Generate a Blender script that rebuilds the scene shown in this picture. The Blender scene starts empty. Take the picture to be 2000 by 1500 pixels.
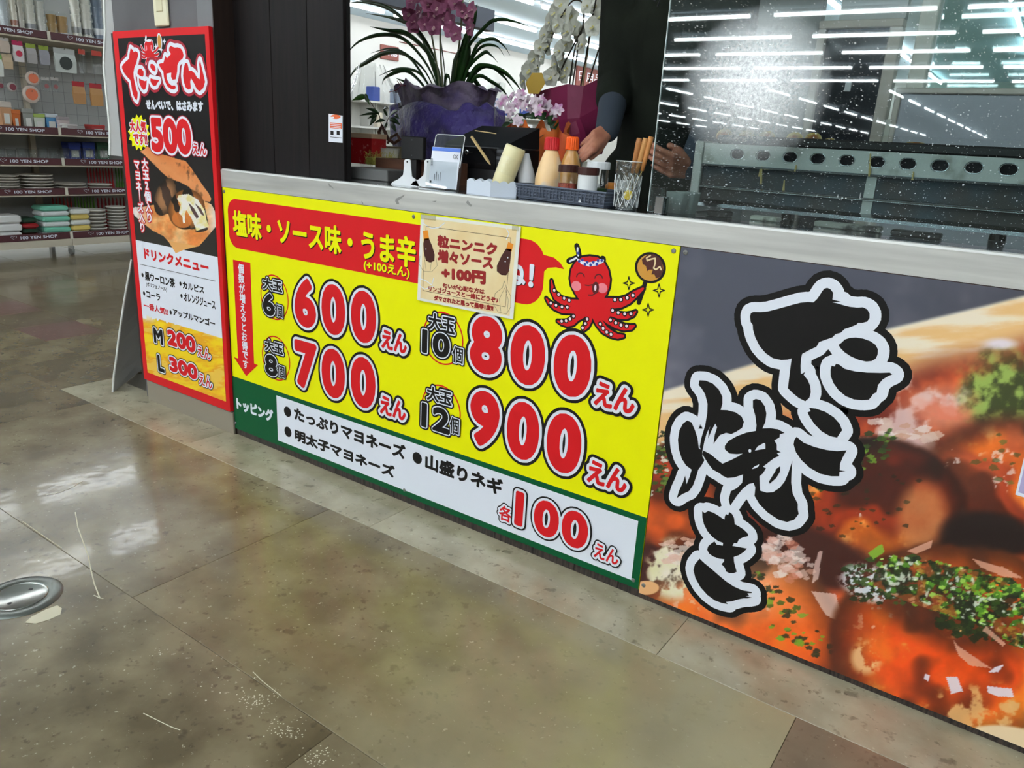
import bpy, math, random
import numpy as np
from mathutils import Vector, Matrix
PI = math.pi
rnd = random.Random(7)
sc = bpy.context.scene
COL = sc.collection

# ------------------------------------------------------------------ camera, world, exposure
F_PX = 1488.77
RW = np.array([[0.81498, 0.57666, 0.05716], [0.21772, -0.21329, -0.95242], [-0.53703, 0.78865, -0.29938]])
CAM = np.array([2.2918, -1.5830, 1.0708])
cd = bpy.data.cameras.new('camera')
cam = bpy.data.objects.new('camera', cd)
COL.objects.link(cam)
cd.sensor_fit = 'HORIZONTAL'; cd.sensor_width = 36.0; cd.lens = F_PX / 2000 * 36.0
cd.clip_start = 0.02; cd.clip_end = 200
m = Matrix([[RW[0][0], -RW[1][0], -RW[2][0], CAM[0]],
            [RW[0][1], -RW[1][1], -RW[2][1], CAM[1]],
            [RW[0][2], -RW[1][2], -RW[2][2], CAM[2]], [0, 0, 0, 1]])
cam.matrix_world = m
sc.camera = cam
w = bpy.data.worlds.new('world'); sc.world = w; w.use_nodes = True
w.node_tree.nodes['Background'].inputs[0].default_value = (0.9, 0.95, 1.0, 1)
w.node_tree.nodes['Background'].inputs[1].default_value = 0.25
sc.view_settings.view_transform = 'Standard'
sc.view_settings.look = 'None'
sc.view_settings.gamma = 1.0
sc.view_settings.use_curve_mapping = False
sc.view_settings.exposure = 0.0
sc.cycles.transparent_max_bounces = 24
sc.cycles.max_bounces = 7; sc.cycles.diffuse_bounces = 3; sc.cycles.glossy_bounces = 3; sc.cycles.transmission_bounces = 4
TUBE_POWER = 27.0

def P(px, py, axis=1, val=0.0):
    "survey a photographed point onto the real plane  axis = val"
    v = RW.T @ np.array([(px - 1000) / F_PX, (py - 750) / F_PX, 1.0])
    return CAM + (val - CAM[axis]) / v[axis] * v
def proj(p):
    q = RW @ (np.asarray(p, float) - CAM)
    return 1000 + F_PX * q[0] / q[2], 750 + F_PX * q[1] / q[2]

# ------------------------------------------------------------------ materials
def lin(c):
    return tuple(((v / 255) / 12.92 if v / 255 <= 0.04045 else ((v / 255 + 0.055) / 1.055) ** 2.4) for v in c) + (1.0,)
MATS = {}
def mat(name, col=None, rough=0.5, metal=0.0, spec=0.5, coat=0.0, noise=None, bump=None, trans=0.0, emit=None, alpha=1.0, sheen=0.0, stretch=(1, 1, 1), ior=1.45, coatr=0.05, rnoise=None, bdet=6):
    "col / noise colours in sRGB 0-255; noise=(col2, scale, detail, lo, hi)"
    if name in MATS: return MATS[name]
    M = bpy.data.materials.new(name); M.use_nodes = True
    nt = M.node_tree; N = nt.nodes; L = nt.links
    b = N['Principled BSDF']
    b.inputs['Roughness'].default_value = rough; b.inputs['Metallic'].default_value = metal
    b.inputs['Specular IOR Level'].default_value = spec; b.inputs['IOR'].default_value = ior
    b.inputs['Coat Weight'].default_value = coat; b.inputs['Coat Roughness'].default_value = coatr
    b.inputs['Transmission Weight'].default_value = trans; b.inputs['Alpha'].default_value = alpha
    b.inputs['Sheen Weight'].default_value = sheen
    b.inputs['Base Color'].default_value = lin(col)
    tc = N.new('ShaderNodeTexCoord'); mp = N.new('ShaderNodeMapping'); mp.inputs['Scale'].default_value = stretch
    L.new(tc.outputs['Object'], mp.inputs[0])
    if noise:
        c2, s, d, lo, hi = noise
        n = N.new('ShaderNodeTexNoise'); n.inputs['Scale'].default_value = s; n.inputs['Detail'].default_value = d
        L.new(mp.outputs[0], n.inputs['Vector'])
        r = N.new('ShaderNodeValToRGB'); r.color_ramp.elements[0].position = lo; r.color_ramp.elements[1].position = hi
        r.color_ramp.elements[0].color = lin(col); r.color_ramp.elements[1].color = lin(c2)
        L.new(n.outputs['Fac'], r.inputs[0]); L.new(r.outputs[0], b.inputs['Base Color'])
    if rnoise:
        lo, hi, s = rnoise
        n = N.new('ShaderNodeTexNoise'); n.inputs['Scale'].default_value = s; n.inputs['Detail'].default_value = 1.5
        L.new(mp.outputs[0], n.inputs['Vector'])
        mr = N.new('ShaderNodeMapRange'); mr.inputs[1].default_value = 0.3; mr.inputs[2].default_value = 0.7
        mr.inputs[3].default_value = lo; mr.inputs[4].default_value = hi
        L.new(n.outputs['Fac'], mr.inputs[0]); L.new(mr.outputs[0], b.inputs['Roughness'])
    if bump:
        s, st, dist = bump
        n = N.new('ShaderNodeTexNoise'); n.inputs['Scale'].default_value = s; n.inputs['Detail'].default_value = bdet
        L.new(mp.outputs[0], n.inputs['Vector'])
        bp = N.new('ShaderNodeBump'); bp.inputs['Strength'].default_value = st; bp.inputs['Distance'].default_value = dist
        L.new(n.outputs['Fac'], bp.inputs['Height']); L.new(bp.outputs[0], b.inputs['Normal'])
    if emit:
        b.inputs['Emission Color'].default_value = (emit[0], emit[1], emit[2], 1); b.inputs['Emission Strength'].default_value = emit[3]
    MATS[name] = M
    return M
def vcol_mat(name, rough=0.35, coat=0.15):
    M = bpy.data.materials.new(name); M.use_nodes = True
    nt = M.node_tree; b = nt.nodes['Principled BSDF']; b.inputs['Roughness'].default_value = rough
    b.inputs['Coat Weight'].default_value = coat
    a = nt.nodes.new('ShaderNodeVertexColor'); a.layer_name = 'print'
    nt.links.new(a.outputs[0], b.inputs['Base Color'])
    return M
def sheet_mat(name, tint, film=0.06, rough=0.02, spot=None, haze=0.0, bump=None, fres=1.45):
    "clear thin sheet: transparent body, fresnel gloss, optional spatter of opaque specks"
    M = bpy.data.materials.new(name); M.use_nodes = True
    nt = M.node_tree; N = nt.nodes; L = nt.links; N.remove(N['Principled BSDF'])
    out = N['Material Output']
    t = N.new('ShaderNodeBsdfTransparent'); t.inputs[0].default_value = lin(tint)
    g = N.new('ShaderNodeBsdfGlossy'); g.inputs['Roughness'].default_value = rough
    lw = N.new('ShaderNodeLayerWeight'); lw.inputs[0].default_value = 0.5
    pw0 = N.new('ShaderNodeMath'); pw0.operation = 'POWER'; pw0.inputs[1].default_value = 4.0; L.new(lw.outputs['Facing'], pw0.inputs[0])
    fr = N.new('ShaderNodeMath'); fr.operation = 'MULTIPLY_ADD'; L.new(pw0.outputs[0], fr.inputs[0]); fr.inputs[1].default_value = 0.85 * (fres - 1) / 0.45; fr.inputs[2].default_value = 0.04 * (fres - 1) / 0.45
    ad = N.new('ShaderNodeMath'); ad.operation = 'ADD'; ad.inputs[1].default_value = film; ad.use_clamp = True
    L.new(fr.outputs[0], ad.inputs[0])
    mx = N.new('ShaderNodeMixShader'); L.new(ad.outputs[0], mx.inputs[0]); L.new(t.outputs[0], mx.inputs[1]); L.new(g.outputs[0], mx.inputs[2])
    last = mx.outputs[0]
    tc = N.new('ShaderNodeTexCoord')
    if bump:
        n = N.new('ShaderNodeTexNoise'); n.inputs['Scale'].default_value = bump[0]; n.inputs['Detail'].default_value = 4
        L.new(tc.outputs['Object'], n.inputs['Vector'])
        bp = N.new('ShaderNodeBump'); bp.inputs['Strength'].default_value = bump[1]; bp.inputs['Distance'].default_value = bump[2]
        L.new(n.outputs['Fac'], bp.inputs['Height']); L.new(bp.outputs[0], g.inputs['Normal']); L.new(bp.outputs[0], lw.inputs['Normal'])
    if spot:
        d = N.new('ShaderNodeBsdfDiffuse'); d.inputs[0].default_value = (0.75, 0.78, 0.8, 1)
        total = None
        def addf(sock):
            nonlocal total
            if total is None: total = sock; return
            a = N.new('ShaderNodeMath'); a.operation = 'ADD'; a.use_clamp = True
            L.new(total, a.inputs[0]); L.new(sock, a.inputs[1]); total = a.outputs[0]
        for scale, thr, stretch, amp in spot:
            mp = N.new('ShaderNodeMapping'); mp.inputs['Scale'].default_value = stretch
            L.new(tc.outputs['Object'], mp.inputs[0])
            v = N.new('ShaderNodeTexVoronoi'); v.inputs['Scale'].default_value = scale; v.inputs['Randomness'].default_value = 1
            L.new(mp.outputs[0], v.inputs['Vector'])
            # cell colour gives each speck its own size
            sp = N.new('ShaderNodeSeparateColor'); L.new(v.outputs['Color'], sp.inputs[0])
            pw = N.new('ShaderNodeMath'); pw.operation = 'POWER'; L.new(sp.outputs[0], pw.inputs[0]); pw.inputs[1].default_value = 6
            ml = N.new('ShaderNodeMath'); ml.operation = 'MULTIPLY'; L.new(pw.outputs[0], ml.inputs[0]); ml.inputs[1].default_value = thr
            lt = N.new('ShaderNodeMath'); lt.operation = 'LESS_THAN'; L.new(v.outputs['Distance'], lt.inputs[0]); L.new(ml.outputs[0], lt.inputs[1])
            m2 = N.new('ShaderNodeMath'); m2.operation = 'MULTIPLY'; L.new(lt.outputs[0], m2.inputs[0]); m2.inputs[1].default_value = amp
            addf(m2.outputs[0])
        # greasy film patch: soft blob times noise
        vm = N.new('ShaderNodeVectorMath'); vm.operation = 'DISTANCE'; L.new(tc.outputs['Object'], vm.inputs[0]); vm.inputs[1].default_value = (0.20, 0, 0.265)
        mr = N.new('ShaderNodeMapRange'); mr.inputs[1].default_value = 0.155; mr.inputs[2].default_value = 0.03; mr.inputs[3].default_value = 0; mr.inputs[4].default_value = 1
        L.new(vm.outputs['Value'], mr.inputs[0])
        nn = N.new('ShaderNodeTexNoise'); nn.inputs['Scale'].default_value = 140; nn.inputs['Detail'].default_value = 8; nn.inputs['Roughness'].default_value = 0.8
        L.new(tc.outputs['Object'], nn.inputs['Vector'])
        m3 = N.new('ShaderNodeMapRange'); m3.inputs[1].default_value = 0.25; m3.inputs[2].default_value = 0.75; m3.inputs[3].default_value = 0; m3.inputs[4].default_value = haze
        L.new(nn.outputs['Fac'], m3.inputs[0])
        m4 = N.new('ShaderNodeMath'); m4.operation = 'MULTIPLY'; L.new(mr.outputs[0], m4.inputs[0]); L.new(m3.outputs[0], m4.inputs[1])
        g2 = N.new('ShaderNodeBsdfGlossy'); g2.inputs['Roughness'].default_value = 0.3
        mg = N.new('ShaderNodeMixShader'); L.new(m4.outputs[0], mg.inputs[0]); L.new(last, mg.inputs[1]); L.new(g2.outputs[0], mg.inputs[2]); last = mg.outputs[0]
        mx2 = N.new('ShaderNodeMixShader'); L.new(total, mx2.inputs[0]); L.new(last, mx2.inputs[1]); L.new(d.outputs[0], mx2.inputs[2])
        last = mx2.outputs[0]
    L.new(last, out.inputs[0])
    return M

RED = mat('print_red', (214, 28, 34), 0.4, spec=0.25)
DRED = mat('print_dark_red', (170, 30, 50), 0.35, coat=0.2)
WHITE = mat('print_white', (232, 236, 246), 0.4, spec=0.25)
BLACK = mat('print_black', (22, 20, 20), 0.4, spec=0.25)
YEL = mat('print_yellow', (238, 236, 0), 0.4, spec=0.25)
GRN = mat('print_green', (0, 84, 46), 0.4, spec=0.25)
PINK = mat('print_pink', (236, 130, 140), 0.35)
LPINK = mat('print_pale_pink', (250, 225, 235), 0.35)
BLUE = mat('print_blue', (40, 60, 150), 0.35)
CREAM = mat('print_cream', (240, 222, 176), 0.5, noise=((232, 204, 150), 9, 3, 0.35, 0.65))
TAN = mat('print_tan', (205, 145, 55), 0.35)
CHOC = mat('print_brown', (80, 35, 28), 0.35)
BRICK = mat('print_brick_red', (150, 25, 25), 0.45)
STEEL = mat('brushed_steel', (206, 205, 200), 0.38, metal=0.35, noise=((182, 181, 177), 3, 6, 0.35, 0.65), stretch=(1, 1, 14), bump=(60, 0.06, 0.001))
STEELTOP = mat('steel_top', (170, 172, 174), 0.16, metal=1.0, bump=(5, 0.05, 0.004))
CHROME = mat('chrome', (200, 200, 200), 0.12, metal=1.0)
DARKWOOD = mat('dark_wood', (27, 21, 20), 0.55, spec=0.2, noise=((15, 12, 13), 10, 6, 0.3, 0.7), stretch=(8, 8, 0.5), bump=(30, 0.1, 0.001))
BROWNWOOD = mat('brown_wood', (50, 37, 31), 0.4, noise=((36, 27, 24), 10, 6, 0.3, 0.7), stretch=(8, 8, 0.5))
BLK = mat('black_plastic', (18, 18, 20), 0.35)
GREYPL = mat('grey_plastic', (70, 72, 76), 0.4)
WPL = mat('white_plastic', (225, 228, 230), 0.35)
CLEAR = sheet_mat('clear_acrylic', (250, 252, 252))
GLASS = sheet_mat('drinking_glass', (238, 242, 242), film=0.16, rough=0.03, bump=(70, 0.9, 0.004))
CELLO = sheet_mat('cellophane', (253, 253, 253), film=0.02, rough=0.1, bump=(14, 0.7, 0.02), fres=1.25)

# ------------------------------------------------------------------ geometry helpers
class MB:
    def __init__(s): s.v = []; s.f = []; s.m = []; s.mats = []; s.smooth = False; s.cur = 0
    def use(s, M):
        if M not in s.mats: s.mats.append(M)
        s.cur = s.mats.index(M); return s
    def add(s, vs, fs):
        o = len(s.v); s.v += [tuple(map(float, p)) for p in vs]
        for f in fs: s.f.append(tuple(i + o for i in f)); s.m.append(s.cur)
        return s
    def box(s, x0, x1, y0, y1, z0, z1):
        return s.add([(x, y, z) for x in (x0, x1) for y in (y0, y1) for z in (z0, z1)],
                     [(0, 1, 3, 2), (4, 6, 7, 5), (0, 4, 5, 1), (2, 3, 7, 6), (0, 2, 6, 4), (1, 5, 7, 3)])
    def bbox(s, x0, x1, y0, y1, z0, z1, b=0.003):
        "box with chamfered vertical and top edges"
        ring = lambda i, z: [(x0 + i + b, y0 + i, z), (x1 - i - b, y0 + i, z), (x1 - i, y0 + i + b, z), (x1 - i, y1 - i - b, z), (x1 - i - b, y1 - i, z), (x0 + i + b, y1 - i, z), (x0 + i, y1 - i - b, z), (x0 + i, y0 + i + b, z)]
        return s.loft([ring(b, z0), ring(0, z0 + b), ring(0, z1 - b), ring(b, z1)])
    def loft(s, rings, cap=True, close=True):
        n = len(rings[0]); vs = [p for r in rings for p in r]; fs = []
        for k in range(len(rings) - 1):
            for i in range(n if close else n - 1):
                j = (i + 1) % n
                fs.append((k * n + i, k * n + j, (k + 1) * n + j, (k + 1) * n + i))
        if cap and close: fs.append(tuple(range(n))[::-1]); fs.append(tuple((len(rings) - 1) * n + i for i in range(n)))
        return s.add(vs, fs)
    def lathe(s, c, prof, n=24, wob=None, axis=None, cap=True):
        "prof: (radius, height) pairs; axis: optional direction"
        c = Vector(c); q = Vector((0, 0, 1)).rotation_difference(Vector(axis)) if axis is not None else None
        rings = []
        for k, (r, h) in enumerate(prof):
            ring = []
            for i in range(n):
                a = 2 * PI * i / n; rr = r * (1 + (wob(a, k) if wob else 0))
                v = Vector((rr * math.cos(a), rr * math.sin(a), h))
                if q: v = q @ v
                ring.append(tuple(c + v))
            rings.append(ring)
        return s.loft(rings, cap)
    def tube(s, pts, r, n=8, cap=True):
        pts = [Vector(p) for p in pts]; rs = r if isinstance(r, (list, tuple)) else [r] * len(pts)
        up = None; rings = []
        for i, p in enumerate(pts):
            t = (pts[min(i + 1, len(pts) - 1)] - pts[max(i - 1, 0)]).normalized()
            if up is None: up = t.orthogonal().normalized()
            up = (up - t * up.dot(t)).normalized(); sd = t.cross(up)
            rings.append([tuple(p + (up * math.cos(2 * PI * k / n) + sd * math.sin(2 * PI * k / n)) * rs[i]) for k in range(n)])
        return s.loft(rings, cap)
    def ribbon(s, pts, ws, side, fold=0.25, thick=0.0008):
        "strap leaf with a folded midrib"
        pts = [Vector(p) for p in pts]; side = Vector(side).normalized(); n = len(pts); vs = []; fs = []
        for i, p in enumerate(pts):
            t = (pts[min(i + 1, n - 1)] - pts[max(i - 1, 0)]).normalized()
            sd = (side - t * side.dot(t)).normalized(); up = t.cross(sd)
            w_ = ws[i]
            vs += [p - sd * w_ + up * w_ * fold, p + up * 0, p + sd * w_ + up * w_ * fold, p - up * thick]
        for i in range(n - 1):
            a = i * 4; b = a + 4
            fs += [(a, a + 1, b + 1, b), (a + 1, a + 2, b + 2, b + 1), (a + 3, a, b, b + 3), (a + 2, a + 3, b + 3, b + 2)]
        return s.add(vs, fs)
    def poly(s, pts2, y0, y1):
        "flat outline in the x-z plane given thickness along y (polygon tessellated)"
        from mathutils.geometry import tessellate_polygon
        n = len(pts2); tr = tessellate_polygon([[Vector((p[0], p[1], 0)) for p in pts2]])
        vs = [(p[0], y0, p[1]) for p in pts2] + [(p[0], y1, p[1]) for p in pts2]
        fs = [tuple(t) for t in tr] + [tuple(i + n for i in t) for t in tr] + [(i, (i + 1) % n, (i + 1) % n + n, i + n) for i in range(n)]
        return s.add(vs, fs)
    def flat(s, pts2, y):
        from mathutils.geometry import tessellate_polygon
        tr = tessellate_polygon([[Vector((p[0], p[1], 0)) for p in pts2]])
        return s.add([(p[0], y, p[1]) for p in pts2], [tuple(t) for t in tr])
    def sphere(s, c, r, n=12, k=8, sc_=(1, 1, 1), wob=0.0):
        rings = []
        for j in range(1, k):
            th = PI * j / k; ring = []
            for i in range(n):
                a = 2 * PI * i / n; q = r * (1 + wob * (rnd.random() - 0.5))
                ring.append((c[0] + q * sc_[0] * math.sin(th) * math.cos(a), c[1] + q * sc_[1] * math.sin(th) * math.sin(a), c[2] - q * sc_[2] * math.cos(th)))
            rings.append(ring)
        return s.loft(rings)
    def build(s, name, M=None, parent=None, smooth=None, kind=None, label=None):
        me = bpy.data.meshes.new(name)
        off = Vector(parent.matrix_world.translation) if parent is not None else Vector((0, 0, 0))
        if parent is not None and parent.parent is not None: off = Vector(parent['_org'])
        elif parent is not None: off = Vector(parent['_org'])
        me.from_pydata([(a - off.x, b - off.y, c - off.z) for a, b, c in s.v], [], s.f)
        if s.mats:
            for q in s.mats: me.materials.append(q)
            me.polygons.foreach_set('material_index', s.m)
        elif M is not None: me.materials.append(M)
        if smooth if smooth is not None else s.smooth:
            me.polygons.foreach_set('use_smooth', [True] * len(me.polygons))
        me.update()
        o = bpy.data.objects.new(name, me); COL.objects.link(o)
        o['_org'] = (off.x, off.y, off.z)
        if parent is not None: o.parent = parent
        if kind: o['kind'] = kind
        if label: o['label'] = label
        return o
def smooth_by_angle(o, ang=0.6):
    me = o.data
    me.polygons.foreach_set('use_smooth', [True] * len(me.polygons))
    try: me.set_sharp_from_angle(angle=ang)
    except Exception: pass
    return o
def thing(name, label, cat, loc=(0, 0, 0), group=None):
    o = bpy.data.objects.new(name, None); COL.objects.link(o); o.empty_display_size = 0.05
    o.location = loc; o['_org'] = tuple(map(float, loc)); o['label'] = label; o['category'] = cat
    if group: o['group'] = group
    return o
def tag(o, label, cat, group=None, kind=None):
    o['label'] = label; o['category'] = cat
    if group: o['group'] = group
    if kind: o['kind'] = kind
    return o
def struct(o): o['kind'] = 'structure'; return o
def dup(root, loc, label, group=None):
    r = root.copy(); COL.objects.link(r); r.location = loc; r['label'] = label; r['_org'] = tuple(map(float, loc))
    if group: r['group'] = group
    for ch in list(root.children):
        c = ch.copy(); COL.objects.link(c); c.parent = r
        for g in list(ch.children):
            d = g.copy(); COL.objects.link(d); d.parent = c
    return r

# ------------------------------------------------------------------ printed graphics
GCACHE = {}
def glyph(ch):
    "triangulated outline of a string: verts (n,2), tris, boundary edges"
    if ch in GCACHE: return GCACHE[ch]
    cu = bpy.data.curves.new('t', 'FONT'); cu.body = ch; cu.resolution_u = 5; cu.size = 1.0
    ob = bpy.data.objects.new('t', cu); COL.objects.link(ob)
    bpy.context.view_layer.update()
    me = bpy.data.meshes.new_from_object(ob.evaluated_get(bpy.context.evaluated_depsgraph_get()))
    v = np.array([(p.co.x, p.co.y) for p in me.vertices]) if len(me.vertices) else np.zeros((0, 2))
    me.calc_loop_triangles()
    tris = [tuple(t.vertices) for t in me.loop_triangles]
    cnt = {}
    for p in me.polygons:
        for e in p.edge_keys: cnt[e] = cnt.get(e, 0) + 1
    be = [e for e, c in cnt.items() if c == 1]
    bpy.data.objects.remove(ob); bpy.data.meshes.remove(me); bpy.data.curves.remove(cu)
    GCACHE[ch] = (v, tris, be); return GCACHE[ch]
def stroke(mb, pts, edges, r, y, n=10):
    "round pen of radius r run along edges (x,z)"
    used = set(); cnt = 0
    y_ = y
    for a, b in edges:
        cnt += 1; y = y_ - 9e-5 * ((cnt * 0.618034) % 1)
        ax, az = pts[a]; bx, bz = pts[b]; dx, dz = bx - ax, bz - az; l = math.hypot(dx, dz)
        if l > 1e-7:
            nx, nz = -dz / l * r, dx / l * r
            mb.add([(ax + nx, y, az + nz), (ax - nx, y, az - nz), (bx - nx, y, bz - nz), (bx + nx, y, bz + nz)], [(0, 1, 2, 3)])
        used.add(a); used.add(b)
    for a in used:
        cnt += 1; y = y_ - 9e-5 * ((cnt * 0.618034) % 1)
        x, z = pts[a]
        mb.add([(x + r * math.cos(2 * PI * k / n), y, z + r * math.sin(2 * PI * k / n)) for k in range(n)], [tuple(range(n))])
def pen(mb, pts, r, y, closed=False, n=10):
    k = len(pts)
    stroke(mb, pts, [(i, (i + 1) % k) for i in range(k if closed else k - 1)], r, y, n)
def disc(mb, c, rx, rz, y, n=24):
    y = y - 9e-5 * rnd.random()
    mb.add([(c[0] + rx * math.cos(2 * PI * k / n), y, c[1] + rz * math.sin(2 * PI * k / n)) for k in range(n)], [tuple(range(n))])
EPS = 0.0003
def letters(parent, s, rect, y, fill=BLACK, outs=(), bold=0.0, shadow=None, vertical=False, org=None, name='lettering', k0=1):
    """printed text; rect=(x0,x1,z0,z1) of the ink; outs = ((radius, material), ...) from inside out
       org = (origin (x,z), ux, uz): maps rect coordinates through a tilted sheet"""
    x0, x1, z0, z1 = rect
    parts = []
    if vertical:
        n = len(s); hgt = (z1 - z0) / n
        for i, ch in enumerate(s):
            v, t, e = glyph('｜' if ch == 'ー' else ch)
            if not len(v): continue
            w_, h_ = np.ptp(v[:, 0]), np.ptp(v[:, 1]); sx = (x1 - x0) / 0.92; sz = hgt / 0.98
            cx = (x0 + x1) / 2; cz = z1 - hgt * (i + 0.5)
            q = np.stack([cx + (v[:, 0] - v[:, 0].min() - w_ / 2) * sx, cz + (v[:, 1] - v[:, 1].min() - h_ / 2) * sz], 1)
            parts.append((q, t, e))
    else:
        v, t, e = glyph(s)
        if not len(v): return None
        mn = v.min(0); sp = np.ptp(v, axis=0)
        q = np.stack([x0 + (v[:, 0] - mn[0]) / sp[0] * (x1 - x0), z0 + (v[:, 1] - mn[1]) / sp[1] * (z1 - z0)], 1)
        parts.append((q, t, e))
    mb = MB()
    def layer(rad, M, yy, off=(0, 0)):
        mb.use(M)
        for q, t, e in parts:
            qq = q + np.array(off)
            mb.add([(a, yy, b) for a, b in qq], t)
            if rad > 0: stroke(mb, qq, e, rad, yy - EPS * 0.15, 8 if rad < .004 else 16)
    outs = list(outs); total = len(outs)
    if shadow: layer(bold, shadow[2], y - EPS * k0, shadow[:2])
    for i, (r, M) in enumerate(reversed(outs)): layer(bold + r, M, y - EPS * (k0 + i + (1 if shadow else 0)))
    layer(bold, fill, y - EPS * (k0 + total + (1 if shadow else 0)))
    if org is not None:
        (ox, oz), ux, uz = org
        mb.v = [(ox + a * ux[0] + c * uz[0], b, oz + a * ux[1] + c * uz[1]) for a, b, c in mb.v]
    return mb.build(name, parent=parent)
def R4(L_, R_, T_, B_, y=0.0):
    "ink rectangle from the photographed left, right, top and bottom points on the plane y"
    return (P(*L_, 1, y)[0], P(*R_, 1, y)[0], P(*B_, 1, y)[2], P(*T_, 1, y)[2])
def pxz(pts, y=0.0): return [tuple(P(a, b, 1, y)[[0, 2]]) for a, b in pts]
def crop(pts, ox, oy, s, y=0.0): return pxz([(ox + a / s, oy + b / s) for a, b in pts], y)
def rounded(x0, x1, z0, z1, r, n=6, corners=(1, 1, 1, 1)):
    out = []
    for (cx, cz, a0, on) in ((x1 - r, z1 - r, 0, corners[0]), (x0 + r, z1 - r, 90, corners[1]), (x0 + r, z0 + r, 180, corners[2]), (x1 - r, z0 + r, 270, corners[3])):
        if on: out += [(cx + r * math.cos(math.radians(a0 + 90 * k / n)), cz + r * math.sin(math.radians(a0 + 90 * k / n))) for k in range(n + 1)]
        else: out.append((cx + (r if a0 in (0, 270) else -r), cz + (r if a0 in (0, 90) else -r)))
    return out

# numpy raster helpers for the photographic prints (used for vertex colours of flat boards)
def fbm(U, V, scale, seed, octs=5, rough=0.55):
    out = np.zeros_like(U); amp = 1; tot = 0
    for o in range(octs):
        g = np.random.RandomState(seed + o * 17).rand(64, 64)
        u = U / scale * 2 ** o; v = V / scale * 2 ** o
        i = np.floor(u).astype(int); j = np.floor(v).astype(int); fu = u - i; fv = v - j
        fu = fu * fu * (3 - 2 * fu); fv = fv * fv * (3 - 2 * fv)
        a = g[j % 64, i % 64]; b = g[j % 64, (i + 1) % 64]; c = g[(j + 1) % 64, i % 64]; d = g[(j + 1) % 64, (i + 1) % 64]
        out += amp * ((a * (1 - fu) + b * fu) * (1 - fv) + (c * (1 - fu) + d * fu) * fv); tot += amp; amp *= rough
    return out / tot
def inpoly(U, V, pts):
    ins = np.zeros(U.shape, bool); n = len(pts)
    xs = [p[0] for p in pts]; ys = [p[1] for p in pts]
    bb = (U >= min(xs)) & (U <= max(xs)) & (V >= min(ys)) & (V <= max(ys))
    if not bb.any(): return ins
    u = U[bb]; v = V[bb]; r = np.zeros(u.shape, bool)
    for i in range(n):
        x1, y1 = pts[i]; x2, y2 = pts[(i + 1) % n]
        if y1 == y2: continue
        c = ((y1 > v) != (y2 > v)) & (u < (x2 - x1) * (v - y1) / (y2 - y1) + x1); r ^= c
    ins[bb] = r; return ins
def blend(img, m, col):
    c = np.array(col, float)
    if c.ndim == 1: c = c[None, None, :]
    m = np.clip(m, 0, 1)[..., None]; img[:] = img * (1 - m) + c * m
def sstep(a, b, x):
    t = np.clip((x - a) / (b - a), 0, 1); return t * t * (3 - 2 * t)
def mixc(a, b, t): return np.array(a, float) * (1 - t[..., None]) + np.array(b, float) * t[..., None]
def print_board(name, parent, x0, x1, z0, z1, step, y, paint, M):
    nx = int((x1 - x0) / step) + 1; nz = int((z1 - z0) / step) + 1
    xs = np.linspace(x0, x1, nx); zs = np.linspace(z0, z1, nz); X, Z = np.meshgrid(xs, zs)
    q = np.stack([X - CAM[0], np.full_like(X, y - CAM[1]), Z - CAM[2]], -1) @ RW.T
    U = 1000 + F_PX * q[..., 0] / q[..., 2]; V = 750 + F_PX * q[..., 1] / q[..., 2]   # artwork coordinates
    img = paint(U, V); img = np.clip(img, 0, 255) / 255
    li = np.where(img <= 0.04045, img / 12.92, ((img + 0.055) / 1.055) ** 2.4)
    me = bpy.data.meshes.new(name); off = parent['_org']
    vs = np.stack([X - off[0], np.full_like(X, y) - off[1], Z - off[2]], -1).reshape(-1, 3)
    me.vertices.add(len(vs)); me.vertices.foreach_set('co', vs.ravel())
    idx = np.arange(nx * nz).reshape(nz, nx)
    quads = np.stack([idx[:-1, :-1], idx[:-1, 1:], idx[1:, 1:], idx[1:, :-1]], -1).reshape(-1)
    nq = (nx - 1) * (nz - 1)
    me.loops.add(nq * 4); me.loops.foreach_set('vertex_index', quads)
    me.polygons.add(nq); me.polygons.foreach_set('loop_start', np.arange(nq) * 4); me.polygons.foreach_set('loop_total', np.full(nq, 4))
    ca = me.color_attributes.new('print', 'FLOAT_COLOR', 'POINT')
    ca.data.foreach_set('color', np.concatenate([li.reshape(-1, 3), np.ones((nx * nz, 1))], 1).ravel())
    me.update(calc_edges=True); me.materials.append(M)
    o = bpy.data.objects.new(name, me); COL.objects.link(o); o.parent = parent; o['_org'] = off
    return o

# ------------------------------------------------------------------ the room
CEIL = 3.25
struct(MB().box(-34, 14, -62, 22.2, -0.06, -0.006).build('floor', mat('floor_bed', (92, 84, 70), 0.5)))
FLOOR = bpy.data.objects['floor']
struct(MB().box(-34, 14, -62, 22.2, CEIL, CEIL + 0.1).build('ceiling', mat('ceiling_paint', (214, 234, 248), 0.8)))
WPAINT = mat('wall_paint', (212, 210, 204), 0.7)
struct(MB().box(-9.7, -9.5, -3.0, 22.2, 0, CEIL).build('wall_left', WPAINT))
struct(MB().box(-34.2, -34, -62, 22.2, 0, CEIL).build('wall_far_left', WPAINT))
struct(MB().box(14.0, 14.2, -62, 22.2, 0, CEIL).build('wall_right', WPAINT))
struct(MB().box(-34, 14, 22.0, 22.2, 0, CEIL).build('wall_back', WPAINT))
struct(MB().box(-34, 14, -62.2, -62, 0, CEIL).build('wall_front', mat('wall_dim', (120, 122, 128), 0.7)))

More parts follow.
